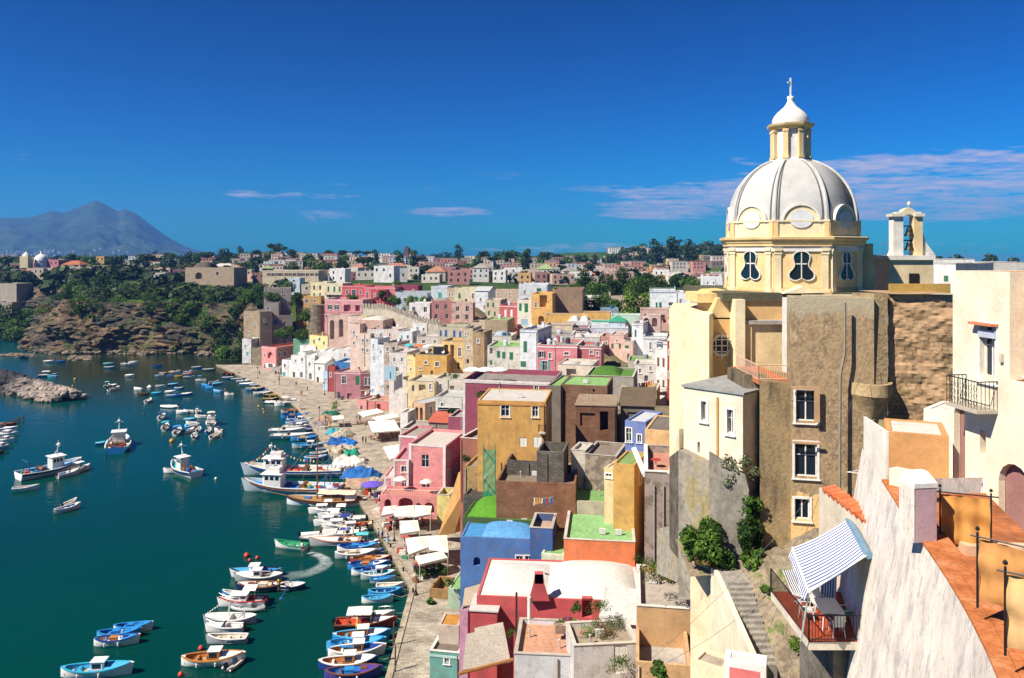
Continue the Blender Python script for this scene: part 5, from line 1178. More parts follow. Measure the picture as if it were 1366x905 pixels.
    for face,a0,a1,z0,z1,kd,arch,dp in op:
        base=kd.split(':')[0]
        if base in('a','ae','o'): continue
        opening(t,FC[face],(a0,a1,z0,z1),kd if detail>0 else ('x:'+kd.split(':')[1] if kd.startswith('s:') and ':' in kd else 'x'),dp or .16,col,detail)
    for face,a0,a1,z0,z1,kd,arch,dp in op:
        if 'bal' in kd: pass
    for (face,u0,u1,dz) in bal: balcony(t,FC[face],FC[face].L*u0,FC[face].L*u1,H-dz)
    def rxy(): return rnd.uniform(.18,.82)*Wd, rnd.uniform(.15,.85)*depth
    for i in range(chim):
        x,y=rxy(); h=rnd.uniform(.8,1.7); c=MB().box(x-.3,y-.25,zr-.1,x+.3,y+.25,zr+h).box(x-.38,y-.33,zr+h,x+.38,y+.33,zr+h+.1); obj('chimney',c,plaster(rnd.choice(['#d8d2c8',col,'#b8aea0'])),t)
    for i in range(tank):
        x,y=rxy(); c=MB().lathe([(0,0),(.55,0),(.55,1.1),(.35,1.25),(0,1.3)],12,c=(x,y,zr+.02)); obj('water_tank',c,flat(rnd.choice(['#3f4650','#c9ccd0','#2b5f8a','#8a8f94']),.4),t,smooth=False)
    for i in range(dish):
        x,y=rxy(); c=MB().lathe([(0,0),(.25,.04),(.42,.14)],12); c.xf(Matrix.Translation((x,y,zr+1.1))@Matrix.Rotation(R(62),4,'X')); c.tube([(x,y,zr),(x,y,zr+1.1)],.03,5); obj('satellite_dish',c,flat('#d6d6d4',.5),t)
    for i in range(ant):
        x,y=rxy(); c=MB().tube([(x,y,zr),(x,y,zr+2.4)],.025,4)
        for k in range(4): c.tube([(x-.45+.06*k,y+.2*k-.3,zr+2.3),(x+.45-.06*k,y+.2*k-.3,zr+2.3)],.012,3)
        c.tube([(x,y-.4,zr+2.3),(x,y+.5,zr+2.3)],.015,3); obj('antenna',c,flat('#9a9c9e',.4,.5),t)
    if rail:
        r=MB()
        zz=H
        ptsr=[(0.1,depth*.98,zz),(0.1,0.1,zz),(Wd-.1,.1,zz),(Wd-.1,depth*.98,zz)]
        for i in range(3):
            p0,p1=Vector(ptsr[i]),Vector(ptsr[i+1]); L=(p1-p0).length; k=max(2,int(L/.3))
            r.tube([p0+Vector((0,0,.9)),p1+Vector((0,0,.9))],.03,4)
            for j in range(k+1): q=p0.lerp(p1,j/k); r.tube([q,q+Vector((0,0,.9))],.014,3)
        obj('roof_railing',r,flat(rail,.6),t)
    HOUSES.append(t); FOOT.append((a2.x,a2.y,ex.x,ex.y,Wd,depth,zb)); RECT.append((min(px0,px1),max(px0,px1),pyt-3,pyb)); t['_W']=Wd; t['_D']=depth; t['_H']=H; t['_zr']=zr
    return t
def free(t): 
    for k in ('_px','_py','_W','_D','_H','_zr'):
        if k in t: del t[k]
# ================================================================= THE HARBOUR TOWN (hand placed)
rnd.seed(11)
h=house
# --- rocks end of the quay
h('ruined tan tower house standing on the shore rocks at the quay head',325,322,347,315,415,472,11,'#b39a76','#b8ad9c',[('f',331,421,2,4,'w'),('f',340,432,2,3,'w'),('f',333,445,2,4,'w')],patch=.5,par=.4)
h('brown weathered block adjoining the ruined tan tower at the quay head',347,314,363,318,416,470,12,'#8d7d6b','#9a8f80',[('f',353,428,2.5,4,'w')],patch=.6,par=.4)
h('tall grey stepped house above the ruined tan tower',352,328,388,334,385,440,11,'#b5a79a','#a89c90',[('f',358,392,2.5,5,'w'),('f',366,395,2.5,5,'w'),('f',377,390,2.5,5,'w'),('f',360,405,2.5,5,'w'),('f',380,407,2.5,6,'w')],patch=.35,chim=1,ant=1)
h('low grey wing with blue-shuttered windows below the stepped grey house',361,318,390,324,421,447,9,'#a79b90','#8f8478',[('f',368,430,6,6,'s:b'),('f',380,431,3,6,'w')],patch=.4)
h('small flat block between the two parts of the stepped grey house',352,321,372,323,404,428,7,'#b0a498','#b8aea2',[('f',358,412,3,4,'w')])
h('narrow whitewashed house at the foot of the ruined tan tower',323,314,335,311,452,482,6,'#d3d3d0','#cfcfca',[('f',327,462,2,4,'w'),('f',330,472,3,5,'s:t')])
h('pale stone stair block beside the narrow whitewashed house',336,306,350,303,464,492,6,'#a99c8b','#a89a88',par=.3,mat=brickm('#a4967f','#857864','#5f5546',1.2,.6,.3))
h('ochre house with grey roof above the round stone bastion',395,334,428,330,395,411,10,'#c79c55','#8d8578',[('f',402,402,3,5,'w'),('f',409,402,4,5,'w'),('f',420,402,2.5,4,'w')],ant=1)
h('salmon pink harbour house with an arched loggia facing the quay',349,298,369,287,462,499,17,'#e98c87','#b8705c',[('f',353,474,2,5,'w'),('f',360.5,474,7,9,'a',.8),('f',353,489,2.5,6,'w'),('f',361,488,6,6,'w:wh'),('r',373,473,3,6,'w'),('r',380,472,3,6,'w'),('r',373,487,3,6,'w'),('r',381,486,3,6,'w'),('r',392,476,2,5,'w')],trim='#f0c0b8',patch=0)
h('grey stone base strip with door below the salmon pink harbour house',362,284.5,374,281,490,505,5,'#a89f96','#b3aaa0',[('f',368,499,3,8,'d:br')],par=.2)
h('bright yellow cube house above the white stair houses',413,285,437,273,447,466,13,'#efd27c','#d9c48a',[('f',419,456,2.5,6,'w'),('f',426,453,2.5,5,'w'),('f',432,458,2.5,5,'w'),('r',441,452,2,4,'w'),('r',447,455,2,4,'w')],trim=None,par=.7,chim=1)
h('low green boundary shed beside the bright yellow cube house',391,292,413,288,452,460,4,'#5f9a78','#6fae88',par=.2)
W8='#e4e4e2'
h('white cube house with pink rug over its wall, lowest beside the salmon house',376,280,388,277,480,506,7,W8,'#dededa',[('f',380,488,2.5,5,'w'),('f',379,500,4,7,'d:t')])
h('white stair house with a blue quayside door',388,277,398,275,474,507,7,'#e8e8e6','#dededa',[('f',392,500,3,7,'d:br'),('f',394,482,2,4,'w')])
h('slim white house stepping up behind the blue quayside door',398,276,408,273,470,507,8,'#e2e3e4','#d9d9d6',[('f',403,480,2.5,5,'w'),('f',402,500,4,8,'a')])
h('white house with turquoise shutters among the stair houses',400,284,421,280,461,492,9,'#e6e4e0','#d6d4cf',[('f',408,480,4,6,'s:t'),('f',415,470,2.5,5,'w')],vault=[(.1,.9,.1,.9,.7)])
h('white vaulted house next to the yellow-edged stair',408,272,420,269,474,512,8,'#e0e0de','#e0e0dd',[('f',413,486,2.5,5,'w'),('f',414,502,4,9,'a')],vault=[(.1,.9,.1,.9,.8)])
h('small white gable house with yellow side by the quay lamp',419,268,433,264,484,515,8,'#e5e4df','#dddcd6',[('f',426,492,2.5,5,'w'),('f',424,507,3,8,'d:br')],rel='gable',par=.0)
h('broad white house with three roof vaults behind the stair houses',423,272,452,268,469,492,9,'#dcdad6','#d9d8d4',[('f',432,480,2,5,'w'),('f',443,480,4,6,'a')],vault=[(.02,.32,.1,.9,.9),(.34,.66,.1,.9,.9),(.68,.98,.1,.9,.9)],par=.15)
h('white block with a flat lumpy roof behind the blue-topped house',451,262,478,259,465,486,10,'#d8d6d2','#d8d5cf',[('f',460,474,2.5,5,'w'),('f',470,474,2.5,5,'w')],vault=[(.1,.9,.1,.9,.8)])
h('house topped by a bright blue parapet behind the old pink harbour house',446,250,479,246,483,505,9,'#2f80c6','#d9dde0',par=.7,dirt=.15)
h('narrow dark red house squeezed beside the old pink harbour house',437,249,447,247,488,525,8,'#a83f42','#8f6a5c',[('f',441,500,2.5,6,'w')])
h('narrow light blue house front beside the dark red sliver',431,252,437,250,495,525,6,'#a9c8e0','#c8ccd0',[('f',434,507,2,5,'w')])
h('old pink harbour house with green door and iron balcony',446,238,481,233,496,540,14,'#b5727b','#c4b8ac',[('f',459,507,5.5,10,'w'),('f',477,508,5,12,'d:g'),('f',452,528,4,10,'d:k'),('f',466,530,6,10,'o',.5)],trim='#e0c8c0',bal=(),dirt=.5)
h('old pink wing with white-framed windows right beside the green door',481,234,512,238,497,534,12,'#ad6b74','#bdb0a4',[('f',488,509,3.5,10,'w'),('f',493,509,3,10,'w'),('f',504,507,5,9,'w')],bal=[('f',.0,.4,5.2)],dirt=.5,trim='#d8bfb8')
# upper left terraces
h('pink villa with white balustrade terrace on top of the pink arches',433,292,484,284,399,420,12,'#de949a','#c98f8c',[('f',440,410,3,6,'w:g'),('f',449,410,3,6,'w:g'),('f',463,411,9,9,'o',1.5),('f',477,411,6,8,'o',1.2)],trim='#f0d4cf',chim=1,bal=[('f',.0,1,5.6)])
h('tall pinkish masonry arches holding up the pink villa terrace',436,280,464,274,421,465,9,'#cba999','#c9b8aa',[('f',443,440,6,26,'a'),('f',455,438,6,24,'a')],patch=.35,par=.2)
h('pale pink strip house at the side of the masonry arches',464,272,472,270,422,462,8,'#dfb9ab','#c9b3a6',[('f',468,432,2,5,'w'),('f',468,446,2,5,'w')],patch=.2)
h('coral red house on the terrace street',456,309,487,305,381,402,11,'#d9565e','#c9a39b',[('f',463,390,3,6,'w'),('f',472,391,5,9,'w'),('f',481,390,3,6,'w')],trim='#eeb0ac',chim=1)
h('long coral pink house at the middle of the terrace street',486,303,527,300,383,408,12,'#ea747c','#d5b8ae',[('f',490,394,3,8,'w'),('f',519,392,3.5,7,'w'),('f',509,391,3,6,'w:b')],trim='#f4c0bc',tank=1,ant=1)
h('raspberry annex in front of the long coral pink house',495,298,513,296,387,407,5,'#cf4a5a','#b86a68',[('f',500,394,2,5,'w'),('f',507,394,2,5,'w')])
h('low dark pink house behind the blue-grey terrace house',527,312,558,310,381,392,9,'#a8405a','#9a8f88',[('f',535,386,2,4,'w')])
h('blue-grey terrace house with dark windows',527,296,570,292,390,411,11,'#bccbd6','#958676',[('f',533,400,2.5,6,'s:k'),('f',540,400,4,5,'w'),('f',548,400,2.5,5,'w'),('f',556,400,3.5,8,'s:g'),('f',564,400,2.5,5,'w')],chim=2)
h('tall cream house with olive shutters near the hillside pines',414,341,436,338,376,402,10,'#e5d9a6','#8fae8a',[('f',419,384,2.5,6,'s:br'),('f',427,384,2.5,6,'s:br'),('f',419,394,2.5,6,'w'),('f',427,394,2.5,6,'w')],tank=1)
h('cream house with iron balconies next to the coral red house',433,334,457,330,378,402,10,'#e6dab2','#9a8d7c',[('f',438,386,2.5,7,'s:g'),('f',446,386,2.5,7,'s:g'),('f',453,386,2.5,7,'s:g'),('f',440,396,2.5,6,'w'),('f',450,396,2.5,6,'w')],bal=[('f',.05,.95,4.6)])
h('long cream institution with a row of tall windows above the hillside trees',350,440,425,430,361,380,14,'#cbb997','#a39684',auto=[('f',13,1,'w:br')],detail=1,trim='#ddd0b5',cat='institution')
h('small white villa with blue roof among the hillside trees',384,425,400,423,371,378,7,'#c8d4de','#8fb0c8',[('f',392,375,3,3,'w')],detail=1)
# pale cluster below the castellated wall
h('pink-beige vaulted block under the castellated wall',478,250,512,246,427,449,11,'#d3aa99','#e0d8cf',[('f',505,436,3,3.5,'w'),('f',487,438,3,5,'w')],vault=[(.05,.95,.05,.95,.9)],patch=.2,par=.1)
h('green-edged flat roofed block peeping above the pink-beige vault',470,258,489,256,422,432,7,'#dcc0b0','#a8c87a',par=.2)
h('tall pale pink house with cracked plaster below the pink villa',467,247,480,245,432,474,9,'#e3c3b2','#cfbdb0',[('f',472,444,2.5,5,'w'),('f',472,458,2.5,5,'w'),('f',476,450,2,4,'w')],patch=.25)
h('tall beige house with three window rows in the pale cluster',480,242,494,240,445,480,8,'#dfc7b0','#cdbfae',[('f',484,455,2.5,5,'w'),('f',490,455,2.5,5,'w'),('f',484,467,2.5,5,'w'),('f',490,468,2.5,5,'w')],patch=.3)
h('long pale house with laundry on its roof below the castellated wall',490,243,531,238,439,456,9,'#dac7bc','#cfc4ba',[('f',498,447,2.5,5,'w'),('f',508,447,3,6,'w'),('f',520,447,2.5,5,'w')],patch=.2,dish=1)
h('white-blue washed house with tall slit windows in the pale cluster',494,233,504,231,452,492,7,'#d3dbe2','#d8dadb',[('f',498,462,2,6,'w'),('f',499,478,2,6,'w')])
h('slim white tower house beside the white-blue washed one',504,232,512,230,460,494,7,'#cdd3d8','#d0d2d3',[('f',508,470,2,5,'w')])
h('shabby taupe house with a grey canopy in the pale cluster',512,230,531,227,457,490,8,'#bcada0','#a89c90',[('f',517,466,3,6,'w'),('f',525,466,3,6,'o',.8),('f',520,480,4,7,'o',.8)],patch=.5,dish=1,tank=1)
h('white house with a lilac roof edge near the shabby taupe house',530,240,550,237,442,462,9,'#dfe1e3','#d3cfd0',[('f',536,450,2.5,5,'s:t'),('f',544,450,3,5,'w')])
h('white cubic house under the end of the castellated wall',551,244,570,241,431,452,9,'#e2e2df','#c9c5be',[('f',557,440,3,7,'w'),('f',565,440,2.5,5,'w')],ant=1)
h('pale house with open terrace above the yellow pergola house',556,228,590,224,449,462,8,'#d5c8ba','#dcd8d2',[('f',565,456,4,5,'w'),('f',580,456,3,5,'w')],rail='#c8c4bc')
h('whitish house wall behind the light blue banner',519,214,543,211,470,500,9,'#d9d2cd','#cfc8c0',[('f',526,480,3,6,'w'),('f',536,480,3,6,'w'),('f',530,493,4,6,'w')],patch=.2)
h('small pink-beige house above the light blue banner',531,224,545,222,462,478,7,'#e0c8bc','#d0c4b8',[('f',537,468,2.5,5,'w')])
# yellow pair
h('big ochre-yellow house with dark pergola and parasols on its roof',542,212,554,205,473,504,6,'#efc274','#cfae70',[('f',546,481,2,4,'w'),('f',548,493,2.5,5,'w')],ext=4)
yp=h('broad ochre-yellow house front under the roof pergola',554,204.5,596,199,473,502,13,'#e2aa40','#b8a888',[('f',568,484,4,4,'w'),('f',561,492,3,4,'w'),('f',583,486,5,6,'w'),('f',576,497,3,5,'o',.6)],dish=2,dirt=.5)
h('yellow house with a tall open loggia',589,207,619,203,455,500,9,'#e6bd6c','#d0b070',[('f',595,468,5,16,'o',1.5),('f',603,468,5,16,'o',1.5),('f',613,470,4,12,'w'),('f',611,488,4,9,'a'),('f',596,490,3,6,'w')],dirt=.4)
h('beige house with four blue doors above the open loggia',584,220,619,216,436,456,8,'#cbbfa4','#a8b878',[('f',588,445,2.5,8,'d:b'),('f',595,445,3,9,'d:b'),('f',606,446,3,9,'d:b'),('f',614,447,3,9,'d:b')],patch=.2)
h('narrow beige tower house next to the four blue doors',618,200,631,198,438,494,8,'#cdb896','#b8a88f',[('f',621,446,2,4,'w'),('f',625,464,3,5,'w'),('f',624,482,3,6,'a')],patch=.35)
h('crumbling brown-beige pier house behind the white parasol terrace',631,194,646,192,443,494,8,'#b48f60','#98907a',[('f',638,455,3,5,'w')],patch=.5)
h('house with three green shutters and a pale green roof',650,184,694,180,462,497,12,'#d9d2c4','#9ccc78',[('f',665,473,4.5,9,'s:g'),('f',672,474,4.5,9,'s:g'),('f',682,475,5,10,'s:g'),('f',655,468,4,8,'o',.8),('f',655,484,3,6,'s:g')],patch=.45,chim=1,tank=1,par=.35)
h('white building with long green shutters next to the pink street house',694,173,717,169,440,500,12,'#e0e5ea','#b8b8b4',[('f',701,463,5,15,'s:g'),('f',698,486,8,8,'s:g')],trim='#b8c0cc',chim=1,dish=1)
pk=h('long pink street house with white cornice band and iron balcony door',717,169,770,163,460,510,12,'#e7838a','#aaa49a',[('f',722.5,473,5,8,'w:k'),('f',734,475,4,8,'w'),('f',756,472,6,4,'w'),('f',727,488,6,13,'w:t')],trim='#efe4e0',chim=2,tank=3,dish=2,ant=2,dirt=.2)
h('recessed pink wing with small blue sign panel beside the long pink street house',770,168,802,165,462,500,9,'#cf6f70','#b8a8a0',[('f',789,470,4,5,'w'),('f',797,472,3,5,'w')],trim='#e8d8d2',tank=1,ant=1)
h('rounded dusty pink house at the end of the pink street',800,196,815,194,449,480,9,'#cc8a78','#c9a898',[('f',809,458,2.5,5,'w')],patch=.2)
h('pale salmon house with two small green shuttered windows',813,190,832,187,447,480,9,'#ebbcac','#d8c0b4',[('f',817,462,3,7,'s:g'),('f',827,462,3,7,'s:g'),('f',823,455,2,4,'w')],vault=[(.1,.9,.1,.9,.6)])
h('low peach house with a green awning window by the white tall house',831,187,844,185,455,484,8,'#e8c4b4','#d0c8bc',[('f',836,463,5,4,'s:g'),('f',838,476,3,8,'o',.6)])
h('tall slim white house with narrow green window',843,190,858,187,431,478,8,'#dde0e3','#d8dadb',[('f',848,445,2.5,10,'s:g'),('f',847,457,4,5,'s:lb')],trim='#c4ccd4')
h('white courtyard house below the pinkish arches',858,184,890,180,449,480,9,'#e4e7e8','#dcdcd8',[('f',868,462,3,10,'w'),('f',880,462,3,6,'w')],trim='#c8ccd0')
h('pinkish house with two rounded recesses below the white terrace house',857,196,881,193,421,450,8,'#dbbab1','#d8ccc4',[('f',862,430,7,12,'a'),('f',873,430,7,12,'a')])
h('white house with blue-grey cornice and rail at the treetops',867,222,902,218,388,418,12,'#e3e9f0','#b9c0c8',[('f',881,409,3.5,11,'s:g'),('f',876,409,2.5,11,'s:g'),('f',895,406,6,5,'w')],trim='#8fa0b4',rail='#9fb0bc')
h('lower white house adjoining the one with blue-grey cornice',902,220,921,217,390,416,11,'#e0e6ee','#c4c8cc',[('f',908,402,3,6,'w')])
h('yellow sliver house between the church and the white treetop houses',921,200,936,198,390,416,9,'#ecca74','#d8cba0',[('f',928,402,3,6,'w')])
h('small grey and pink house by the yellow sliver house',924,190,938,188,398,420,6,'#c9bcb8','#b8b0a8',[('f',930,406,4,6,'s:k')])
h('terrace house hung with red and white cloths below the treetop houses',854,207,902,202,413,430,7,'#d8b0a0','#c9bcb0',[('f',868,424,6,8,'o',.8),('f',884,424,6,8,'o',.8)])
h('white battlemented block on the skyline beside the church drum',938,265,964,262,370,388,9,'#e6e9ec','#d0d4d6',[('f',944,378,2,4,'w'),('f',952,378,2,4,'w')],rail='#d8dcdf')
h('cream street house with dark balconies beside the church apse wall',874,156,890,150,455,530,9,'#e5ddd5','#d0c8c0',[('f',880,460,4,8,'w:k'),('f',878,483,3,12,'s:br'),('f',885,484,3,12,'s:br'),('f',878,512,3,10,'s:br'),('f',885,512,3,10,'s:br')],trim='#a8b4c4',bal=[('f',.05,.95,9.5)])
h('deep red sliver house touching the church apse wall',890,150,899,149,455,540,8,'#bc3440','#a85a54',[('f',893,470,2,6,'w'),('f',893,500,2.5,8,'w')])
h('red house with lilac roof and tall balcony windows',666,246,690,241,407,444,11,'#d35c5c','#a89ab8',[('f',674,418,3,10,'s:wh'),('f',682,418,3,10,'s:wh'),('f',673,434,2.5,8,'w'),('f',680,435,2.5,9,'w')],trim='#eed8d0',bal=[('f',.1,.9,6.6)],tank=1)
h('white house with big dark green shutters between red and yellow houses',690,241,709,237,400,444,12,'#e2dccb','#a89ab8',[('f',694,410,3.5,10,'s:g'),('f',702,411,5,12,'s:g'),('f',700,430,9,8,'s:lb')])
h('saffron yellow house with recessed balcony and a low arch',709,238,737,234,392,441,12,'#f0b64c','#d8b878',[('f',725,402,10,16,'o',1.6),('f',715,407,3,7,'w'),('f',722,428,8,13,'a',1.5)],par=.7)
h('big bare brown gable wall behind the saffron yellow house',737,244,778,240,386,420,14,'#9f8265','#8f7a60',patch=.3,par=.5,dirt=.6)
h('grey-white block with green window above the saffron yellow house',692,284,731,279,379,400,11,'#d9dde3','#c9ccd0',[('f',719,388,6,6,'s:g'),('f',700,390,3,5,'w')],chim=1)
h('saffron garden wall house running below the brown gable wall',727,226,778,222,420,436,6,'#e3ac3e','#c9a858',par=1.0,dirt=.3)
h('lower saffron wall piece stepping toward the teal roofs',778,224,814,220,417,432,5,'#e2ab40','#c9b070',par=1.0)
h('beige block behind the grey-white block',653,300,692,296,387,402,9,'#cdb49c','#b8a890',[('f',665,393,2,4,'w'),('f',680,393,2,4,'w')])
h('cream house with dark green doors facing the terrace orchard',606,292,636,287,384,410,10,'#d8cba8','#a89c80',[('f',613,395,3,7,'s:g'),('f',622,402,3,6,'o',.5),('f',631,395,3,7,'w'),('f',612,405,4,6,'a')],patch=.3)
h('white-blue house with mint door at the orchard wall',575,297,597,294,382,406,10,'#ccd8e0','#9a9488',[('f',587,396,5,11,'d:t')],trim='#dfe6ea')
h('narrow tan house between the mint door and the cream orchard house',597,294,607,292,384,404,8,'#bfa78a','#8f8374',[('f',600,393,2,5,'w'),('f',604,393,2,5,'w')])
h('white gabled house at the end of the orchard',634,284,652,280,388,422,9,'#dfe4e8','#c9cdd0',[('f',641,400,2.5,5,'w'),('f',646,410,2.5,5,'w')],rel='gable',par=0)
h('beige house with four green shutters by the olive-topped box',647,262,668,258,400,426,9,'#d2c4a9','#c0b49c',[('f',651,407,2.5,6,'s:g'),('f',658,407,2.5,6,'s:g'),('f',652,418,2.5,6,'s:g'),('f',660,419,2.5,6,'s:g')])
h('olive-brown windowless box with a green roof and pale tank',647,230,678,226,427,456,11,'#b59e7a','#a3c07c',patch=.2,tank=1,par=.3)
h('old beige house at the side of the olive-brown box',626,236,648,232,430,456,9,'#c9b898','#b0a88c',[('f',632,438,2.5,8,'s:g'),('f',641,440,3,6,'w')],patch=.3)
h('white terrace house with a fabric tent roof above the green shutters',652,206,682,203,448,466,9,'#dcd8d0','#cfccc4',[('f',660,456,3,5,'w')],tank=1,vault=[(.1,.8,.2,.9,1.4,'#b9c4cc')])
h('pale blue long wall house among the teal roofs',785,205,838,201,438,452,8,'#c6d0de','#c9cfd8',[('f',800,445,2,4,'w')],par=.3)
h('mint green wall house near the white domes',815,216,858,212,421,436,8,'#bcdccb','#c8d8cc',par=.4)
h('small house with a bright teal-green roof',787,213,812,210,430,442,8,'#cfd6da','#3fae85',[('f',795,437,3,5,'w'),('f',803,437,3,5,'w')],par=.15)
h('second teal-green roofed house with a sloping top',812,212,834,209,429,440,8,'#b9ccd6','#46b58c',rel='hip',par=0)
h('white domed terrace house behind the teal roofs',757,220,786,216,428,440,9,'#e2e2de','#e0e0dc',vault=[(.05,.48,.1,.9,1.3),(.52,.95,.1,.9,1.3)],par=.2)
h('lilac house with dark green cornice under the white domes',765,205,785,203,438,456,8,'#aa7d92','#b8a0a8',[('f',771,446,3,6,'w'),('f',779,446,3,6,'w')],trim='#2f6b4f')
h('long cream arcaded house below the saffron wall',727,206,764,202,434,454,9,'#dcc3a2','#9f8f7c',[('f',747,444,6,7,'a'),('f',757,444,6,7,'a'),('f',735,446,3,5,'w')])
h('grey-blue cistern house at the foot of the dark trees',801,246,825,244,412,424,7,'#7f9bb3','#8fa8bc',par=.3,tank=1)
h('grey house cluttered with roof tanks behind the long pink street house',724,190,763,186,446,464,10,'#c3bbb0','#8d8c8a',[('f',740,456,3,5,'w'),('f',752,456,3,5,'w')],tank=3,chim=2,ant=1)
h('white house with curved parapet behind the recessed pink wing',763,186,800,183,450,468,9,'#dedad4','#d8d4cc',[('f',772,458,3,5,'w'),('f',786,458,3,6,'o',.6)],vault=[(.05,.4,.1,.9,1.0)],dish=1)
# --- second tier
h('deep magenta building with white pilasters and roof terrace',617,137,735,127,506,590,13,'#a14560','#a8a098',[('f',715,517,5,7,'w'),('f',643,523,8,3,'o',.4),('f',688,524,6,3,'o',.4)],trim='#dccfc8',corner='#e3dad6',par=.9,dirt=.3)
h('cream block with orange niche behind the green-roofed grey house',744,158,790,152,486,520,9,'#e3d2b8','#dcd6cc',[('f',762,498,13,12,'o',.8)],vault=[(.0,.55,.0,.8,.7),(.5,1,.2,1,.5)],patch=.15)
h('grey plaster house with dark green domed roof',781,139,845,133,501,545,11,'#aaa298','#6c9c45',[('f',833,520,6,8,'w'),('f',808,523,5,3,'o',.4)],vault=[(.08,.7,.15,.95,1.0,'#5c8c38')],patch=.25,par=.25,dirt=.6)
h('small light green roof garden house among the salmon houses',838,170,870,167,481,492,8,'#c9c0b0','#7fb04c',par=.3,tank=1)
h('white shuttered house beside the narrow laundry street',846,160,874,157,486,520,8,'#dcd6ce','#cfc8be',[('f',854,495,3,6,'w'),('f',862,505,5,8,'o',.8),('f',868,492,3,6,'w')],patch=.2)
h('yellow balconied house at the end of the narrow laundry street',850,146,876,143,520,560,8,'#d8a84c','#b8a078',[('f',858,530,4,8,'w'),('f',868,530,4,8,'w')],bal=[('f',.05,.95,5)])
h('brown brick house under a pale green roof slab',730,119,748,117,514,612,10,'#7f7468','#9ccb7c',patch=.5,par=.2,dirt=.7)
h('bare brick house with a long pale green roof slab',748,119,810,114,513,560,9,'#8a6a52','#a0cf80',[('f',792,521,3,4,'o',.4)],mat=brickm('#8d6248','#6f4c38','#8a7f70',1.5,.4,.18,name='bare_brick'),par=.12,patch=.3)
h('unfinished brick house with concrete frame and open doorway',768,110,822,107,541,600,8,'#7d6a58','#b59f86',[('f',806,562,11,26,'o',2.5),('f',784,560,20,18,'o',.25)],mat=brickm('#8f5d42','#74482f','#7d7468',1.5,.4,.18,name='bare_brick'),par=0)
h('dark grey plastered house with brown corrugated roof',828,112,872,109,541,605,8,'#75695c','#7d6c58',[('f',850,556,26,12,'o',.2)],patch=.6,par=0,rel='shed')
h('small periwinkle blue house with a white-framed glazed door',834,97,862,93,561,606,7,'#6f86c6','#d9dcdf',[('f',839,580,7,18,'w'),('f',853,585,5,10,'w')],par=.2)
h('apricot house with a brown drainpipe above the arched terrace',860,84,896,81,573,632,8,'#ecb76c','#8f8478',[('f',889,605,4,14,'s:br')],par=.1,dirt=.25)
h('mustard yellow cube house with a small green roof',818,88,846,85,618,655,6,'#cc9c3a','#8fae6a',par=.15,dirt=.3)
h('cream box bay with slatted windows clinging to the mustard cube',806,90,820,88,624,645,4,'#e0c588','#dcd2b8',[('f',812,634,8,5,'w')],par=.1)
h('stained taupe wall house with dark patches below the unfinished house',780,98,822,94,606,662,7,'#a69584','#a09282',patch=.9,par=.4,dirt=.6)
h('whitewashed stair tower beside the stained taupe wall',762,99,781,97,600,655,4,'#cfc5b8','#d8d0c4',patch=.3,par=.3)
oc=h('ochre house with dark-shuttered window and pale flat roof',637,103,728,99,534,616,9,'#dba038','#dcd6cc',[('f',674,548,11,15,'w'),('f',714,549,8,14,'w'),('f',698,590,9,12,'s:wh'),('f',717,590,11,14,'s:wh')],par=.12,dirt=.7,patch=0,bal=[('f',.9,1.0,3.8)],trim='#c9862c')
h('small maroon house front beside the ochre house',614,112,637,109,584,650,8,'#a8614f','#b8aca0',patch=.15,dirt=.5)
h('brown rubble house with a red awning below the maroon front',619,104,645,102,622,660,7,'#a98d62','#a89c88',mat=noisem('rubble_wall',[(.3,'#7d6a48'),(.5,'#a98d62'),(.7,'#b8995c')],1.4,6,bd=.08),par=.3)
h('dark grey concrete block base under the red awning',618,101,645,99,660,690,6,'#5f5a54','#57534d',mat=brickm('#66625c','#545049','#3f3b36',1.2,.5,.25,name='cinder_block'),par=.2)
h('roofless grey concrete shell with rubble inside',676,99,742,96,614,640,9,'#6f6860','#a09078',mat=brickm('#746d64','#5d574f','#46413a',1.1,.5,.25,name='cinder_block2'),par=2.0)
h('long brick ruin with a concrete beam along its top',662,94,768,90,642,690,8,'#8a5a3c','#9a8c78',mat=brickm('#955f3e','#7a4a2e','#8a7a68',1.6,.4,.16,name='ruin_brick'),par=.7)
h('cinder block wall house stepping up to the whitewashed tower',716,96,752,94,602,642,5,'#6d665d','#8f8374',mat=brickm('#79726a','#625c54','#4a453e',1.1,.5,.25,name='cinder_block3'),par=1.2)
h('low roof house covered in bright green felt with twin humps',617,94,738,88,690,706,8,'#44602c','#5fa02e',vault=[(.05,.5,.1,.95,1.1,'#66a632'),(.55,.98,.2,.95,1.1,'#66a632')],par=.12,dirt=.1)
bh=h('blue house with bright sky-blue vaulted roof',614,89,740,85,716,775,8.5,'#4a7cc0','#58a6e6',[('f',636,749,9,12,'a',.8),('f',693,745,9,7,'w'),('f',705,745,9,7,'w')],vault=[(.22,.72,.05,.92,.45,'#6fb4ee')],par=.10,dirt=.15)
h('navy blue raised block at the end of the blue house',707,87.2,737,86,704,722,5,'#3a62a4','#d9b8a0',par=.8,dirt=.15)
gr=h('orange-fronted house with a broad pale green roof terrace',752,84,847,81,719,760,10.5,'#e5742a','#9fd18c',par=.35,dirt=.2)
h('cream walled passage with pale green floor beside the blue house',722,86,752,84,738,772,11,'#cfd8b8','#9ccc86',par=.12)
h('pale green-roofed hut behind the orange-fronted house',762,93,828,90,668,690,8,'#b8a890','#8fbe70',par=.2,patch=.3)
rh=h('coral red house with a swelling whitewashed roof',636,76,858,71,795,850,9.5,'#d2494c','#ece9e3',[('f',783,812,13,26,'o',1.2)],vault=[(.44,.97,.03,.97,1.1,'#efece6'),(.03,.42,.1,.9,.5,'#ebe8e3')],par=.1,dirt=.2)
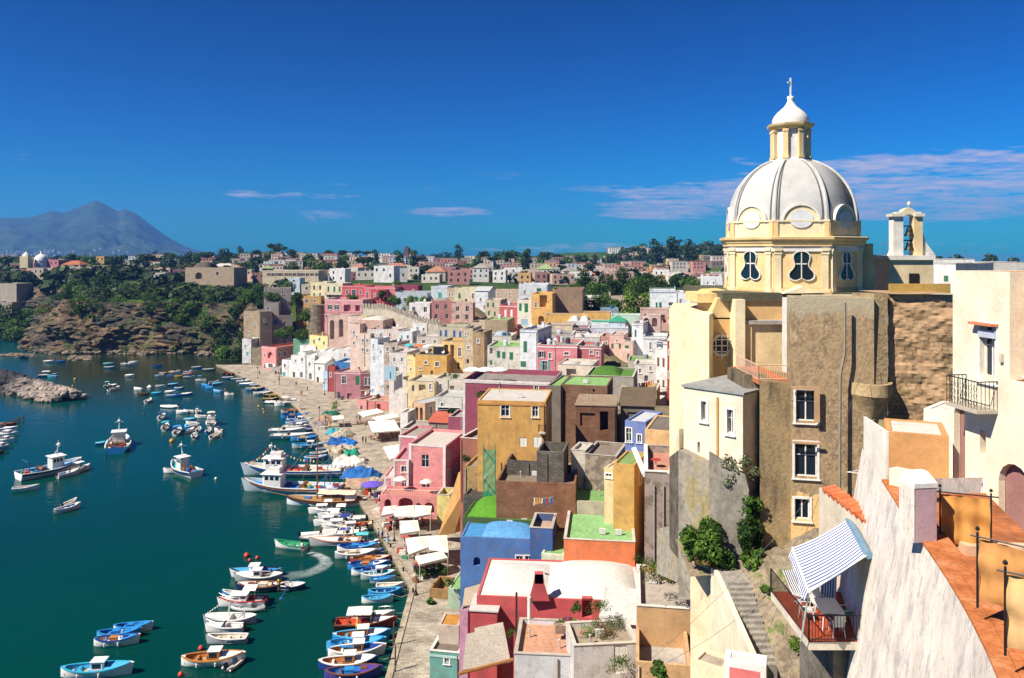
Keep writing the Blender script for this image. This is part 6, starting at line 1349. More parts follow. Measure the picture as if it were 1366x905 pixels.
h('white stepped ledge block at the sea end of the coral red house',627,75,663,74,815,850,3.5,'#c94548','#e3dfd8',par=.0,dirt=.15)
h('whitewashed shed with skylight beside the coral red house',803,71,850,69,828,862,5,'#dedad6','#e0ddd8',rel='shed',par=0)
wt=h('white walled house with a peach tiled terrace',686,64,770,62.5,872,960,6.2,'#d5d5d8','#e3ab8c',par=.4,dirt=.25)
h('grey-white wall house below the flowering planter',766,62,852,63.5,862,960,4,'#cfcac6','#b8a890',[('f',828,880,17,38,'d:wh')],par=.4,dirt=.4)
h('tan walled house with a curved gravel terrace',850,61,922,59,808,890,8,'#cb9c62','#c9bcae',par=.5,dirt=.25)
h('tan open yard house below the gravel terrace',848,56,922,54,883,960,6,'#d8a86c','#c9c2b8',par=1.3,dirt=.25)
# quayside near end
h('teal harbour house with a brown weathered roof',573,82,613,80,868,960,6,'#5ba39b','#8f8374',[('f',596,881,6,7,'w')],par=.25,trim='#a8cfc8',dirt=.3)
h('slim teal roofed house stepping up from the quay',589,89,614,86,838,880,9,'#6fb3ab','#63aaa4',par=.08,dirt=.3)
h('pale green roofed house next to the reed pergola',598,98,660,94,785,830,8,'#a8bfa0','#9bcb84',par=.1)
h('lilac plastered wall sliver by the bamboo roof',613,79.5,624,79,814,870,4,'#c08aa8','#b8a0a8',par=.1)
h('orange-topped hut wedged behind the teal harbour house',585,84,612,83,834,860,3,'#c9b8a0','#d99a4a',par=.1)
h('wooden gated yard box on the quay',573,101,600,99,785,812,4,'#a8875a','#b8925c',par=1.1,mat=noisem('board_fence',[(.3,'#7d6040'),(.7,'#b08d5c')],2,4,stretch=(6,6,.5),bd=.02))
# the pink arched house
ph=h('tall pink house with white corners, topmost block of the arched trio',545,137,594,132,592,700,12,'#e88c8d','#d9d2c8',[('f',567,615,10,17,'wn'),('f',568,648,11,18,'wn')],corner='#e6dcda',par=.5,dirt=.15)
h('lower pink step of the arched house with a small square window',525,136.6,545,136.2,613,700,9,'#e98b8c','#c98f98',[('f',539,626,8,8,'w'),('f',539,646,6,17,'wn')],corner='#e6dcda',par=.45,dirt=.15)
h('pink sea-side step of the arched house with a white roof',512,138,525,137.8,636,700,7,'#e58688','#e3dcd6',corner='#e6dcda',par=.2,dirt=.15)
h('pink arcade terrace with white balustrade and three arches',507,131.5,588,128.5,660,700,5,'#ec8f8c','#d98f80',[('f',517,675,9,18,'a',2.5),('f',541,674,19,20,'ae',2.5),('f',558,678,9,14,'a',2.0),('f',572,678,14,16,'a',2.0)],par=.12,dirt=.15,rail='#eee8e4')
h('pink upper rear block with a white cornice behind the arched trio',532,149,556,146,581,640,9,'#e27f86','#bdb3a6',[('f',551,600,3,10,'w')],corner='#e6dcda',par=.4,dirt=.15)
h('long grey flat roof house behind the tall pink house',535,158,600,152,572,600,8,'#bcb0a2','#c4bbb0',par=.5,chim=2,patch=.2)
h('yellow box stair head against the ramp',583,128,600,127,660,705,4,'#e6d26c','#d0bf68',par=.8,dirt=.2)
h('pink box house by the laundry steps',476,222,489,219,533,553,7,'#e09088','#cf8478',[('f',482,544,3,5,'d:k')],par=.3)
h('coral low double house with white stair behind the restaurant awnings',489,221,520,217,534,551,8,'#d97e74','#d9a898',[('f',505,543,5,8,'o',.8)],par=.3)
h('cream block house with an external canopy behind the awnings',544,190,581,186,508,535,10,'#e7d09c','#cfc8bc',[('f',551,518,3,8,'d:k'),('f',563,517,9,8,'o',.8),('f',574,516,3,8,'w')],patch=.15)
h('two-arched ochre-brown chapel-like house with slate grey roof',550,180,567,173,536,568,12,'#d0a67e','#c4cad0',[('f',556,552,4,18,'a',.8),('f',562,553,4,19,'a',.8)],par=.1)
h('white house with long glazed balcony beside the two-arched house',581,177,618,173,529,562,9,'#d8d5ce','#c4c8c0',[('f',599,548,30,9,'w'),('f',590,540,4,5,'w')],bal=[('f',.02,.98,4.8)])
h('cream rough house topped by plants above the glazed balcony',580,190,618,186,505,530,8,'#d9ccb8','#cfc6b8',[('f',588,515,3,6,'w'),('f',603,518,6,7,'o',.6)],patch=.2,chim=1,tank=1,dish=1)
h('small magenta wall house beneath the red awnings',598,153,617,151,556,590,7,'#a8496a','#c9b8b4',par=.4)
h('low kiosk house roofed in red tiles by the magenta wall',572,160,599,157,563,582,5,'#8f8474','#d9745c',rel='shed',par=0)
h('whitewashed pillar house beside the entrance stair',534,165,544,164,550,572,4,'#e3ded6','#d8d2c8',par=.3)
# ================================================================= THE CHURCH AND THE NEAR RIGHT SIDE
def wp(px,py,Y): return P(px,py,Y)
def polywall(name,label,cat,pts_,thick,mat,group=None,parent=None,back=None):
    """a free-form wall: corner points given where they stand, extruded away from the viewer by thick"""
    v=[wp(*p) for p in pts_]; c=sum(v,Vector())/len(v); nrm=Vector()
    for i in range(len(v)): a,b=v[i]-c,v[(i+1)%len(v)]-c; nrm+=a.cross(b)
    nrm.normalize(); 
    if nrm.dot(c-Vector((0,0,CZ)))<0: nrm=-nrm
    if back: nrm=Vector(back)
    base=Vector((c.x,c.y,min(p.z for p in v))) if parent is None else Vector((0,0,0))
    mb=MB(); n=len(v); mb.v=[tuple(p-base) for p in v]+[tuple(p+nrm*thick-base) for p in v]
    mb.f=[tuple(range(n)),tuple(range(2*n-1,n-1,-1))]+[(i,(i+1)%n,n+(i+1)%n,n+i) for i in range(n)]; mb.m=[0]*len(mb.f)
    o=obj(name,mb,mat,parent,base)
    if parent is None: tag(o,label,cat,group)
    return o
YEL='#efc983'; YEL2='#f2d9a6'; ORG='#e2b46c'
ch=thing('church','big domed church with white ribbed dome, lantern and pear-shaped drum windows','church',(22,62,36))
C0=Vector(((1054.5-CX)/F*62,62,0)); bearing=math.atan2(C0.x,C0.y)
def chl(p): return Vector(p)-Vector((22,62,36))
def nk(k): # outward direction of drum face k
    a=math.atan2(-C0.y,-C0.x)+R(9)+k*R(45); return Vector((math.cos(a),math.sin(a),0))
def face(k,ap,a,z,d=0):
    n=nk(k); t=Vector((-n.y,n.x,0)); return chl(C0+n*(ap+d)+t*a+Vector((0,0,z)))
def octp(ap,z,off=0):
    r=ap/math.cos(R(22.5)); a0=math.atan2(-C0.y,-C0.x)+R(9)+R(22.5)
    return [chl(C0+Vector((math.cos(a0+k*R(45))*r,math.sin(a0+k*R(45))*r,z))) for k in range(8)]
def octring(mb,prof):
    rows=[octp(r,z)+[octp(r,z)[0]] for r,z in prof]; mb.grid(rows); return mb
wallY=plaster(YEL,.28); wallC=plaster(YEL2,.22); whitep=plaster('#e9e4da',.35)
dr=obj('drum',octring(MB(),[(4.72,40.2),(4.72,45.4)]),wallY,ch)
b_=MB(); octring(b_,[(4.85,40.1),(4.88,42.1),(4.78,42.3)]); obj('plinth',b_,plaster(ORG,.3),dr)
for k in range(8):   # pilasters at the corners of the drum, two to a corner
    for s in(-1,1):
        m_=MB(); a=s*1.62
        pts8=[face(k,4.72,a-.21,42.0,.0),face(k,4.72,a+.21,42.0,.0),face(k,4.72,a+.21,42.0,.13),face(k,4.72,a-.21,42.0,.13)]
        m_.v=[tuple(p) for p in pts8]+[tuple(p+Vector((0,0,3.2))) for p in pts8]; m_.f=[(0,1,5,4),(1,2,6,5),(2,3,7,6),(3,0,4,7)]; m_.m=[0]*4
        for z0,z1,dd in((42.0,42.25,.19),(44.75,45.0,.17),(45.0,45.2,.24)):
            n=len(m_.v); q=[face(k,4.72,a-.27,z0,.0),face(k,4.72,a+.27,z0,.0),face(k,4.72,a+.27,z0,dd),face(k,4.72,a-.27,z0,dd)]; m_.v+=[tuple(p) for p in q]+[tuple(p+Vector((0,0,z1-z0))) for p in q]
            m_.f+=[(n,n+1,n+5,n+4),(n+1,n+2,n+6,n+5),(n+2,n+3,n+7,n+6),(n+3,n,n+4,n+7),(n+4,n+5,n+6,n+7)]; m_.m+=[0]*5
        obj('pilaster',m_,wallC,dr)
obj('frieze',octring(MB(),[(4.74,44.95),(4.84,44.97),(4.84,45.35),(4.80,45.36)]),whitep,dr)
obj('cornice',octring(MB(),[(4.80,45.30),(4.95,45.36),(4.95,45.50),(5.04,45.62),(5.04,45.74),(5.2,45.84),(5.22,46.0),(5.1,46.04),(4.6,46.06)]),wallY,dr)
at=obj('attic',octring(MB(),[(4.62,46.0),(4.62,47.10),(4.72,47.12),(4.72,47.24),(4.4,47.26)]),wallC,ch)
for k in range(8):
    for s in(-1,1):
        m_=MB(); q=[face(k,4.62,s*1.75+e,46.07,d) for e,d in((-.16,0),(.16,0),(.16,.1),(-.16,.1))]; m_.v=[tuple(p) for p in q]+[tuple(p+Vector((0,0,1.02))) for p in q]; m_.f=[(0,1,5,4),(1,2,6,5),(2,3,7,6),(3,0,4,7),(4,5,6,7)]; m_.m=[0]*5; obj('pilaster',m_,wallY,at)
# pear-shaped windows
def pear(sc=1.0,n=36):
    pt=[(0,1.22),(.17,1.2),(.33,1.10),(.43,.92),(.455,.70),(.41,.46),(.36,.26),(.38,.06),(.47,-.16),(.62,-.38),(.70,-.62),(.66,-.86),(.50,-1.02),(.30,-1.06),(.13,-.98),(0,-.86)]
    full=pt+[(-x,z) for x,z in pt[-2:0:-1]]; return [(x*sc,z*sc) for x,z in full]
darkg=glass('#16242c',.06)
for k in range(8):
    o1=[(x*1.22,z*.90) for x,z in pear(1.0)]; o2=[(x*1.11,z*1.07+.01) for x,z in o1]; m_=MB(); n=len(o1)
    def pz(p,d): return tuple(face(k,4.72,p[0],43.85+p[1],d))
    m_.v=[pz(p,.02) for p in o2]+[pz(p,.14) for p in o2]+[pz(p,.14) for p in o1]+[pz(p,.03) for p in o1]
    for i in range(n):
        j=(i+1)%n
        for a,b in((0,1),(1,2),(2,3)): m_.f.append((a*n+i,a*n+j,b*n+j,b*n+i)); m_.m.append(0)
    w=obj('window',m_,whitep,dr)
    g=MB(); g.v=[pz(p,.035) for p in o1]; g.f=[tuple(range(n))]; g.m=[0]; obj('pane',g,darkg,w)
    mu=MB()
    for (a0,z0,a1,z1) in((-.035,-.86,.035,1.2),(-.36,.18,.36,.26)):
        q=[pz(p,.05) for p in((a0,z0),(a1,z0),(a1,z1),(a0,z1))]+[pz(p,.09) for p in((a0,z0),(a1,z0),(a1,z1),(a0,z1))]; n0=len(mu.v); mu.v+=q
        for f in((4,5,6,7),(0,1,5,4),(1,2,6,5),(2,3,7,6),(3,0,4,7)): mu.f.append(tuple(n0+i for i in f)); mu.m.append(0)
    obj('mullion',mu,whitep,w)
# dome
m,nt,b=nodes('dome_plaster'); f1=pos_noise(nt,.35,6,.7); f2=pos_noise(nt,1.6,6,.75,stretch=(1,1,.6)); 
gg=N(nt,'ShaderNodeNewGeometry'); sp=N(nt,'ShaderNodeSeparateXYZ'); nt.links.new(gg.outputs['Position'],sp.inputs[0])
xr=nmath(nt,'MULTIPLY',nmath(nt,'SUBTRACT',sp.outputs[0],C0.x+1.5),1/1.6,True)   # darker right side: weathering stain plus the dome's shade painted in
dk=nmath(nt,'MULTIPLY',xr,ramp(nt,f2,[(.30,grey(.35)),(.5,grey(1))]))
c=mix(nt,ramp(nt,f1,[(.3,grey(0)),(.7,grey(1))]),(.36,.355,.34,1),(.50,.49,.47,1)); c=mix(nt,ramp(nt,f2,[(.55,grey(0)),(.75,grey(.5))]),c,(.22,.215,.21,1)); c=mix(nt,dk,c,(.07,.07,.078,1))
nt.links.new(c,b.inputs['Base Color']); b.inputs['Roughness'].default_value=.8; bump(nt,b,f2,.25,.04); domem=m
zs0=47.15; hd=5.0; Rr=4.60
def dome_r(t): # t height fraction 0..1
    return Rr*(1-t**2.25)**.5
a0=math.atan2(-C0.y,-C0.x)+R(9)
def domept(ang,t,off=0):
    r=dome_r(t)+off; loc=(ang-a0+R(22.5))%R(45)-R(22.5); rc=r*(1/math.cos(loc)*math.cos(R(22.5))*1.06); rr=rc*.55+r*1.0*.45
    return chl(C0+Vector((math.cos(ang)*rr,math.sin(ang)*rr,zs0+hd*t)))
rows=[]
for i in range(25):
    t=(i/24)**.8*.965
    rows.append([domept(a0+R(22.5)+R(3.75)*j,t) for j in range(97)])
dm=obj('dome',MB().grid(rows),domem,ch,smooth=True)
ribm=plaster('#c9c6c0',.5); seam=flat('#5c5c60',.8)
for k in range(8):
    ang=a0+R(22.5)+k*R(45); m_=MB(); t_=Vector((-math.sin(ang),math.cos(ang),0)); rows=[]; rows2=[]
    for i in range(22):
        t=(i/21)**.8*.965; w=.15*(1-.45*t); p=domept(ang,t); o_=Vector((math.cos(ang),math.sin(ang),.15+t)).normalized()
        rows.append([p-t_*w-o_*.05,p-t_*w+o_*.10,p-t_*w*.45+o_*.15,p+t_*w*.45+o_*.15,p+t_*w+o_*.10,p+t_*w-o_*.05])
    m_.grid(rows); obj('rib',m_,ribm,dm)
    # dark lead seam each side of the rib
    for s in(-1,1):
        m2=MB().grid([[domept(ang+s*.050,(i/21)**.8*.955,.035),domept(ang+s*.074,(i/21)**.8*.955,.03)] for i in range(22)]); obj('seam',m2,seam,dm)
# oculi with arched hoods, on the attic
for k in range(8):
    hood=MB(); n=14; r1=1.22; cz_=47.10
    arc=[(r1*math.cos(math.pi*i/n),cz_+r1*.98*math.sin(math.pi*i/n)) for i in range(n+1)]
    fr=[face(k,4.62,a,z,.02) for a,z in arc]; bk_=[face(k,3.3,a,z) for a,z in arc]
    hood.quad(*fr)
    for i in range(n): hood.quad(fr[i],fr[i+1],bk_[i+1],bk_[i])
    h_=obj('hood',hood,wallC,at); tr_=MB(); r2=r1+.13
    arc2=[(r2*math.cos(math.pi*i/n),cz_+r2*.98*math.sin(math.pi*i/n)) for i in range(n+1)]
    tr_.grid([[face(k,3.6,*arc2[i]),face(k,4.62,*arc2[i],.12),face(k,4.62,*arc[i],.12),face(k,4.62,*arc[i],0)] for i in range(n+1)]); obj('hood_trim',tr_,whitep,h_)
    oc=MB(); ov=[(.82*math.cos(2*math.pi*i/20),47.32+.66*math.sin(2*math.pi*i/20)) for i in range(20)]; oc.quad(*[face(k,4.62,a,z,.09) for a,z in ov]); oc.grid([[face(k,4.62,a,z,0.0),face(k,4.62,a,z,.09)] for a,z in ov+[ov[0]]]); obj('oculus',oc,plaster('#d9dce2',.25),at)
# lantern
def ring8(mb,prof,n=8):
    a1=a0+R(22.5); rows=[[chl(C0+Vector((math.cos(a1+k*R(45))*r,math.sin(a1+k*R(45))*r,z))) for k in range(9)] for r,z in prof]; return mb.grid(rows)
ln=obj('lantern',ring8(MB(),[(1.62,51.7),(1.62,52.0),(1.40,52.1),(1.32,52.15),(1.32,54.4)]),plaster('#dfdcd8',.2),ch)
for k in range(8):
    ang=a0+R(22.5)+k*R(45); o=C0+Vector((math.cos(ang)*1.34,math.sin(ang)*1.34,0)); m_=MB(); m_.cbox(chl(o+Vector((0,0,53.25))),(.32,.36,2.3),rz=ang); m_.cbox(chl(o+Vector((0,0,54.25))),(.42,.46,.18),rz=ang); m_.cbox(chl(o+Vector((0,0,52.2))),(.42,.46,.2),rz=ang); obj('pilaster',m_,wallY,ln)
obj('cornice',ring8(MB(),[(1.4,54.35),(1.55,54.45),(1.78,54.62),(1.84,54.78),(1.5,54.84)]),wallY,ln)
cp=MB(); cp.lathe([(1.36,54.8),(1.38,55.15),(1.26,55.45),(1.02,55.75),(.74,56.0),(.48,56.22),(.30,56.5),(.22,56.72),(.25,56.78),(.25,57.02),(.0,57.05)],20,c=tuple(chl(C0))); obj('cupola',cp,whitep,ch,smooth=True)
cr=MB(); cc=chl(C0); cr.cbox(cc+Vector((0,0,57.75)),(.11,.11,1.45)); cr.cbox(cc+Vector((0,0,58.1)),(.6,.1,.11),rz=.5); obj('cross',cr,flat('#e6e6e6',.4),ch)
# nave blocks around the drum
def cbx(name,px0,px1,py0,py1,Y,depth,mat,parent=ch,ang=0):
    a=P(px0,py0,Y); b=P(px1,py0,Y); zb=P(px0,py1,Y).z
    o=obj(name,MB().box(0,0,0,b.x-a.x,depth,a.z-zb),mat,parent,Vector((a.x,Y,zb))-Vector((22,62,36)) if parent is ch else (a.x,Y,zb),ang); return o
apse_m=plaster('#f9dfac',.25); org=plaster('#e3b369',.4)
ap=MB(); ap.prism([((893-CX)/F*61,61),((946-CX)/F*55.5,55.5),((962-CX)/F*62,62),((950-CX)/F*68,68),((898-CX)/F*68,68)],P(0,720,57).z,P(0,418,57).z); ap.xf(Matrix.Translation(-Vector((22,62,36)))); obj('apse_wall',ap,apse_m,ch)
def chpoly(name,pts_,th,mat,parent=None):
    v=[chl(wp(*p)) for p in pts_]; mb=MB(); n=len(v); nrm=Vector((0,1,0)); mb.v=[tuple(p) for p in v]+[tuple(p+nrm*th) for p in v]
    mb.f=[tuple(range(n)),tuple(range(2*n-1,n-1,-1))]+[(i,(i+1)%n,n+(i+1)%n,n+i) for i in range(n)]; mb.m=[0]*len(mb.f); return obj(name,mb,mat,parent or ch)
chpoly('apse_roof',[(893,418,61),(946,427,56),(975,402,62),(968,396,66),(912,414,64)],.15,roofm('#b9b6b0'))
cw=cbx('chapel_wall',946,981,424,530,57.6,6,org)
chpoly('chapel_gable',[(946,426,57.6),(958,398,57.6),(981,392,57.6),(981,426,57.6)],5,plaster('#e8bf77',.35))
# round window with a white grille in the chapel wall
wc=P(962,461,57.5); m_=MB(); m_.lathe([(0,0),(.62,0)],18); m_.xf(Matrix.Translation(chl(wc))@Matrix.Rotation(R(90),4,'X')); rw=obj('round_window',m_,glass('#241c14',.5),ch)
m_=MB()
for x0,z0,x1,z1 in((-.03,-1.0,.03,1.0),(-.85,-.03,.85,.03),(-.45,-.75,-.39,.75),(.39,-.75,.45,.75),(-.7,.4,.7,.46),(-.7,-.46,.7,-.4)): m_.box(wc.x+x0,57.30,wc.z+z0,wc.x+x1,57.36,wc.z+z1)
m_.xf(Matrix.Translation(-Vector((22,62,36)))); obj('grille',m_,flat('#e6e2da',.5),rw)
m_=MB().lathe([(.62,-.0),(.62,-.10),(.80,-.10),(.82,0)],18); m_.xf(Matrix.Translation(chl(wc))@Matrix.Rotation(R(-90),4,'X')); obj('window_rim',m_,apse_m,rw)
cbx('buttress',981,994,400,540,56.2,5,apse_m)
cbx('upper_wall',994,1056,398,440,57.2,4,org); cbx('middle_wall',1000,1052,433,512,56.7,3,plaster('#f0cf90',.35,patch=.15)); cbx('side_pier',990,1003,428,512,56.5,4,plaster('#eac684',.3))
cbx('ledge',990,1054,428,433,56.4,3,roofm('#c9c4bb'))
chpoly('buttress_foot',[(981,510,56.1),(994,505,56.1),(994,545,55.2),(968,545,55.2)],1.2,apse_m)
cbx('flue',1050,1057,398,510,54.5,1,plaster('#dcd7cf',.3))
cbx('roof_terrace',964,1185,391,402,57,13,roofm('#6f6c58'))
chpoly('low_gable_roof',[(1045,392,56.5),(1072,382,56.5),(1100,391,56.5)],4,apse_m)
chpoly('sea_side_roof',[(925,402,60),(948,388,60),(968,387,60),(968,396,60)],3,plaster('#e8c468',.3))
cbx('corner_block',930,966,392,404,58.5,4,plaster('#ecca78',.3))
# weathered brown house wall in front of the church
brown=noisem('weathered_render',[(.30,'#6d5c4a'),(.42,'#a48a6c'),(.50,'#b39a78'),(.56,'#8f7a62'),(.62,'#bfa682'),(.74,'#c9b088')],.55,8,.72,bs=.6,bd=.08,scale2=5,stretch=(1,1,.7))
def zmix(mat,zt,zb,lo,hi):
    nt=mat.node_tree; b=nt.nodes['Principled BSDF']; src=b.inputs['Base Color'].links[0].from_socket; g=N(nt,'ShaderNodeNewGeometry'); sp=N(nt,'ShaderNodeSeparateXYZ'); nt.links.new(g.outputs['Position'],sp.inputs[0])
    n1=nmath(nt,'MULTIPLY',nmath(nt,'SUBTRACT',pos_noise(nt,.55,8,.72,seed=9),.5),11.0); n2=nmath(nt,'MULTIPLY',nmath(nt,'SUBTRACT',pos_noise(nt,1.1,8,.75,seed=8),.5),4.0)
    f=nmath(nt,'MULTIPLY',nmath(nt,'ADD',nmath(nt,'SUBTRACT',zb,sp.outputs[2]),n1),2.5,True); c=mix(nt,f,src,rgba(lin(lo)))
    f=nmath(nt,'MULTIPLY',nmath(nt,'ADD',nmath(nt,'SUBTRACT',sp.outputs[2],zt),n2),1.5,True); c=mix(nt,f,c,rgba(lin(hi))); nt.links.new(c,b.inputs['Base Color'])
zmix(brown,41.0,30.6,'#d9b57c','#a89c84')
bhz=house('tall weathered brown house with three framed windows under the church drum',1056,47.5,1166,46.5,397,760,2.4,'#8a7458','#8a8574',[('f',1075,541,27,42,'w',.22),('f',1075,613,30,46,'w',.22),('f',1070,679,20,28,'w',.22)],mat=brown,par=.25,keep=1,ext=4,name='house')
sub=bhz
rb_=MB(); rb_.prism([((a-CX)/F*y,y) for a,y in ((1062,49.2),(1166,49.0),(1166,57.2),(1070,57.2))],25,41.9); rb_.xf(Matrix.Rotation(-bhz.rotation_euler.z,4,'Z')@Matrix.Translation(-Vector(bhz.location))); obj('rear_block',rb_,brown,bhz)
# peeled plaster patches, gutter pipes and ledge belong to the house
def onbrown(name,px0,px1,py0,py1,mat,d=.05,Y=47.3): 
    a=P(px0,py0,Y); b=P(px1,py1,Y); return obj(name,MB().box(a.x-bhz.location.x,-d-.35,b.z-bhz.location.z,b.x-bhz.location.x,-.30,a.z-bhz.location.z),mat,bhz)
pm=plaster('#c79a6a',.4)
for (a,b,c_,d) in((1056,1092,515,519),(1058,1094,588,591),(1085,1092,519,562)): onbrown('window_hood',a,b,c_,d,pm,.04)
def pipe(parent,pts_,r,mat,name='drain_pipe'):
    off=Vector(parent.matrix_world.translation) if False else Vector(parent.location)
    M=Matrix.Rotation(-parent.rotation_euler.z,3,'Z'); return obj(name,MB().tube([M@(wp(*p)-off) for p in pts_],r,6),mat,parent)
pipe(bhz,[(1127,404,46.3),(1127,470,46.3),(1121,500,46.3),(1120,660,46.3)],.09,flat('#8f8674',.6))
polywall('house_wing','narrow stained side wing of the weathered brown house below the terracotta balcony','house',[(1014,508,48.5),(1057,514,48.0),(1057,755,47.8),(1014,755,48.3)],6,noisem('stained_render',[(.3,'#4c443a'),(.48,'#8f7b5c'),(.6,'#a08a66'),(.75,'#6a5c48')],.7,8,.7,bs=.5,bd=.08,scale2=6,stretch=(1,1,.35)))
polywall('house_wing','dark gap house wall with pipe and tiny window beside the annex','house',[(993,500,50.5),(1015,502,50.5),(1015,700,50.3),(993,700,50.3)],4,noisem('dark_render',[(.3,'#3c3630'),(.55,'#7a6c58'),(.7,'#8f8474')],.8,7,.7,bs=.5,bd=.1,scale2=5,stretch=(1,1,.3)))
# recessed orange-stained wall to the right, rough stone wall and parapet
polywall('house_wall','recessed taupe wall with an orange stain beside the long drain pipe','wall',[(1128,398,48.2),(1167,398,48.2),(1167,760,47.8),(1128,760,47.8)],5,noisem('taupe_render',[(.3,'#7d6448'),(.5,'#a38561'),(.62,'#b98e5c'),(.75,'#8c7256')],.45,7,.7,bs=.4,bd=.05,scale2=4))
polywall('buttress','slim pale buttress at the edge of the rough stone wall','buttress',[(1166,392,46.8),(1184,392,46.8),(1184,560,46.5),(1166,560,46.5)],3,noisem('pale_render',[(.3,'#8c7a60'),(.55,'#b39c78'),(.7,'#a08c6c')],.6,7,.7,scale2=4,stretch=(1,1,.4)))
stonew=brickm('#b99d79','#957b5c','#6a5842',1.25,.62,.30,name='rough_stone',bumpd=.08)
_u=noisem('rough_stone_render',[(.30,'#6c5a45'),(.42,'#a3876a'),(.50,'#8a7358'),(.58,'#c4ab86'),(.70,'#ab9270')],.8,9,.78,bs=.6,bd=.12,scale2=4,stretch=(1,1,1.6))
nt=stonew.node_tree; b=nt.nodes['Principled BSDF']; src=b.inputs['Base Color'].links[0].from_socket
nt.links.new(mix(nt,ramp(nt,pos_noise(nt,.5,7,.75,seed=3),[(.47,grey(0)),(.52,grey(.9))]),src,rgba(lin('#b09070'))),b.inputs['Base Color'])
rs=random.Random(3); rows=[]
a_=P(1184,392,47.2); b__=P(1275,392,46.2); zb_=P(1184,600,47).z
for i in range(60):
    z=a_.z+(zb_-a_.z)*i/59; row=[]
    for j in range(60):
        u=j/59; x=a_.x+(b__.x-a_.x)*u; y=a_.y+(b__.y-a_.y)*u; d=noise.noise(Vector((x*.8,z*1.6,0)))*.14+noise.noise(Vector((x*3,z*5,2)))*.07+abs(noise.noise(Vector((x*1.7,z*2.5,7))))*.10
        row.append((x,y-d,z))
    rows.append(row)
sw=MB().grid(rows); sw.quad((a_.x,a_.y-.4,a_.z),(b__.x,b__.y-.4,b__.z),(b__.x,b__.y+4,b__.z),(a_.x,a_.y+4,a_.z)); tag(obj('stone_wall',sw,stonew,smooth=False),'rough crumbling stone wall between the brown house and the cream tower','wall')
o=polywall('parapet','olive-yellow parapet along the top of the rough stone wall','parapet',[(1188,379,49),(1268,379,48.5),(1268,391,48.5),(1188,391,49)],.4,plaster('#b8922f',.4))
# curved corbelled terrace on the wall
pc=P(1154,507,47.6); tp=MB(); tp.lathe([(.5,-3.2),(.7,-2.2),(1.05,-1.3),(1.3,-.75),(1.34,-.7),(1.34,0),(1.14,0),(1.14,-.6)],26,sx=1.0,sy=1.5,a0=math.pi,a1=2*math.pi); tag(obj('terrace',tp,noisem('corbel_render',[(.3,'#8c7a60'),(.5,'#b9a078'),(.7,'#cdb996')],1.2,6,bs=.5,bd=.05),None,tuple(pc)),'crumbling curved terrace corbelled out of the brown wall','terrace')
# annex
ax=house('cream annex with grey roof and three slit windows beneath the round church window',912,52,991,49,516,658,6,'#f2ddc0','#b3b4b2',[('f',939,548,7,26,'w',.25),('f',974,562,8,32,'w',.25),('f',932,597,3.5,15,'o',.3)],par=0,keep=1,dirt=.25,trim=None,ext=.5)
pipe(ax,[(957,530,50.2),(957,640,50.2)],.08,flat('#d8a25c',.6))
# terracotta balcony with railing beside the church
tb=thing('roof_balcony','small terracotta floored balcony with pale railing against the church','balcony',tuple(P(1010,505,49)))
p0=P(1010,500,49)
def rl(a,b,h,mat,par,name='railing',bs=.14,off=None):
    a,b=Vector(a),Vector(b); r=MB(); r.tube([a+Vector((0,0,h)),b+Vector((0,0,h))],.028,5); r.tube([a+Vector((0,0,.1)),b+Vector((0,0,.1))],.02,4); L=(b-a).length; k=max(2,int(L/bs))
    for i in range(k+1): q=a.lerp(b,i/k); r.tube([q,q+Vector((0,0,h))],.012 if 0<i<k else .03,4)
    if off is not None: r.xf(Matrix.Translation(-Vector(off)))
    return obj(name,r,mat,par)
z=P(1030,508,49.2).z; xx0=P(1012,500,49.2).x; xx1=P(1055,500,49.2).x
L0=tb.location
obj('floor_slab',MB().box(xx0-L0.x,0.2,z-L0.z-.25,xx1-L0.x,6.2,z-L0.z),noisem('terracotta_slab',[(.3,'#b5643c'),(.7,'#d8875a')],3,3),tb)
rl((xx0,49.25,z),(xx1,49.25,z),.95,flat('#e0b8a0',.6),tb,off=L0); rl((xx0,49.25,z),(xx0,54,z),.95,flat('#e0b8a0',.6),tb,off=L0)
# bell gable
bg_=thing('bell_gable','small cream bell gable with two bells, white scrolled sides and stepped base','bell tower',(*P(1218,386,64).xy,P(1218,386,64).z-1))
BO=bg_.location
def gbx(name,px0,px1,py0,py1,Y,d,mat,parent=bg_):
    a=P(px0,py0,Y); b=P(px1,py1,Y); return obj(name,MB().box(a.x-BO.x,Y-BO.y,b.z-BO.z,b.x-BO.x,Y-BO.y+d,a.z-BO.z),mat,parent)
gbx('base',1186,1245,347,392,63,4,plaster('#efd3a0',.3)); gbx('base_cornice',1183,1248,341,347,62.8,4.4,plaster('#ebe3d6',.3)); wd=gbx('window',1213,1226,365,380,62.93,.06,glass('#2a1f16',.4))
gbx('left_pier',1192,1205,289,341,63.6,.8,plaster('#e9e4da',.3)); gbx('right_pier',1219.5,1231,289,341,63.6,.8,plaster('#efcf92',.3))
gbx('entablature',1190,1204,285,289,63.4,1.0,plaster('#e6dccb',.3)); gbx('entablature',1221,1234,285,289,63.4,1.0,plaster('#e6dccb',.3))
def gpoly(name,pts_,Y,th,mat):
    v=[P(x,y,Y)-BO for x,y in pts_]; n=len(v); mb=MB(); mb.v=[tuple(p) for p in v]+[tuple(p+Vector((0,th,0))) for p in v]; mb.f=[tuple(range(n)),tuple(range(2*n-1,n-1,-1))]+[(i,(i+1)%n,n+(i+1)%n,n+i) for i in range(n)]; mb.m=[0]*len(mb.f); return obj(name,mb,mat,bg_)
arc=[(1212.5+8.5*math.cos(math.pi*i/10),293-7*math.sin(math.pi*i/10)) for i in range(11)]
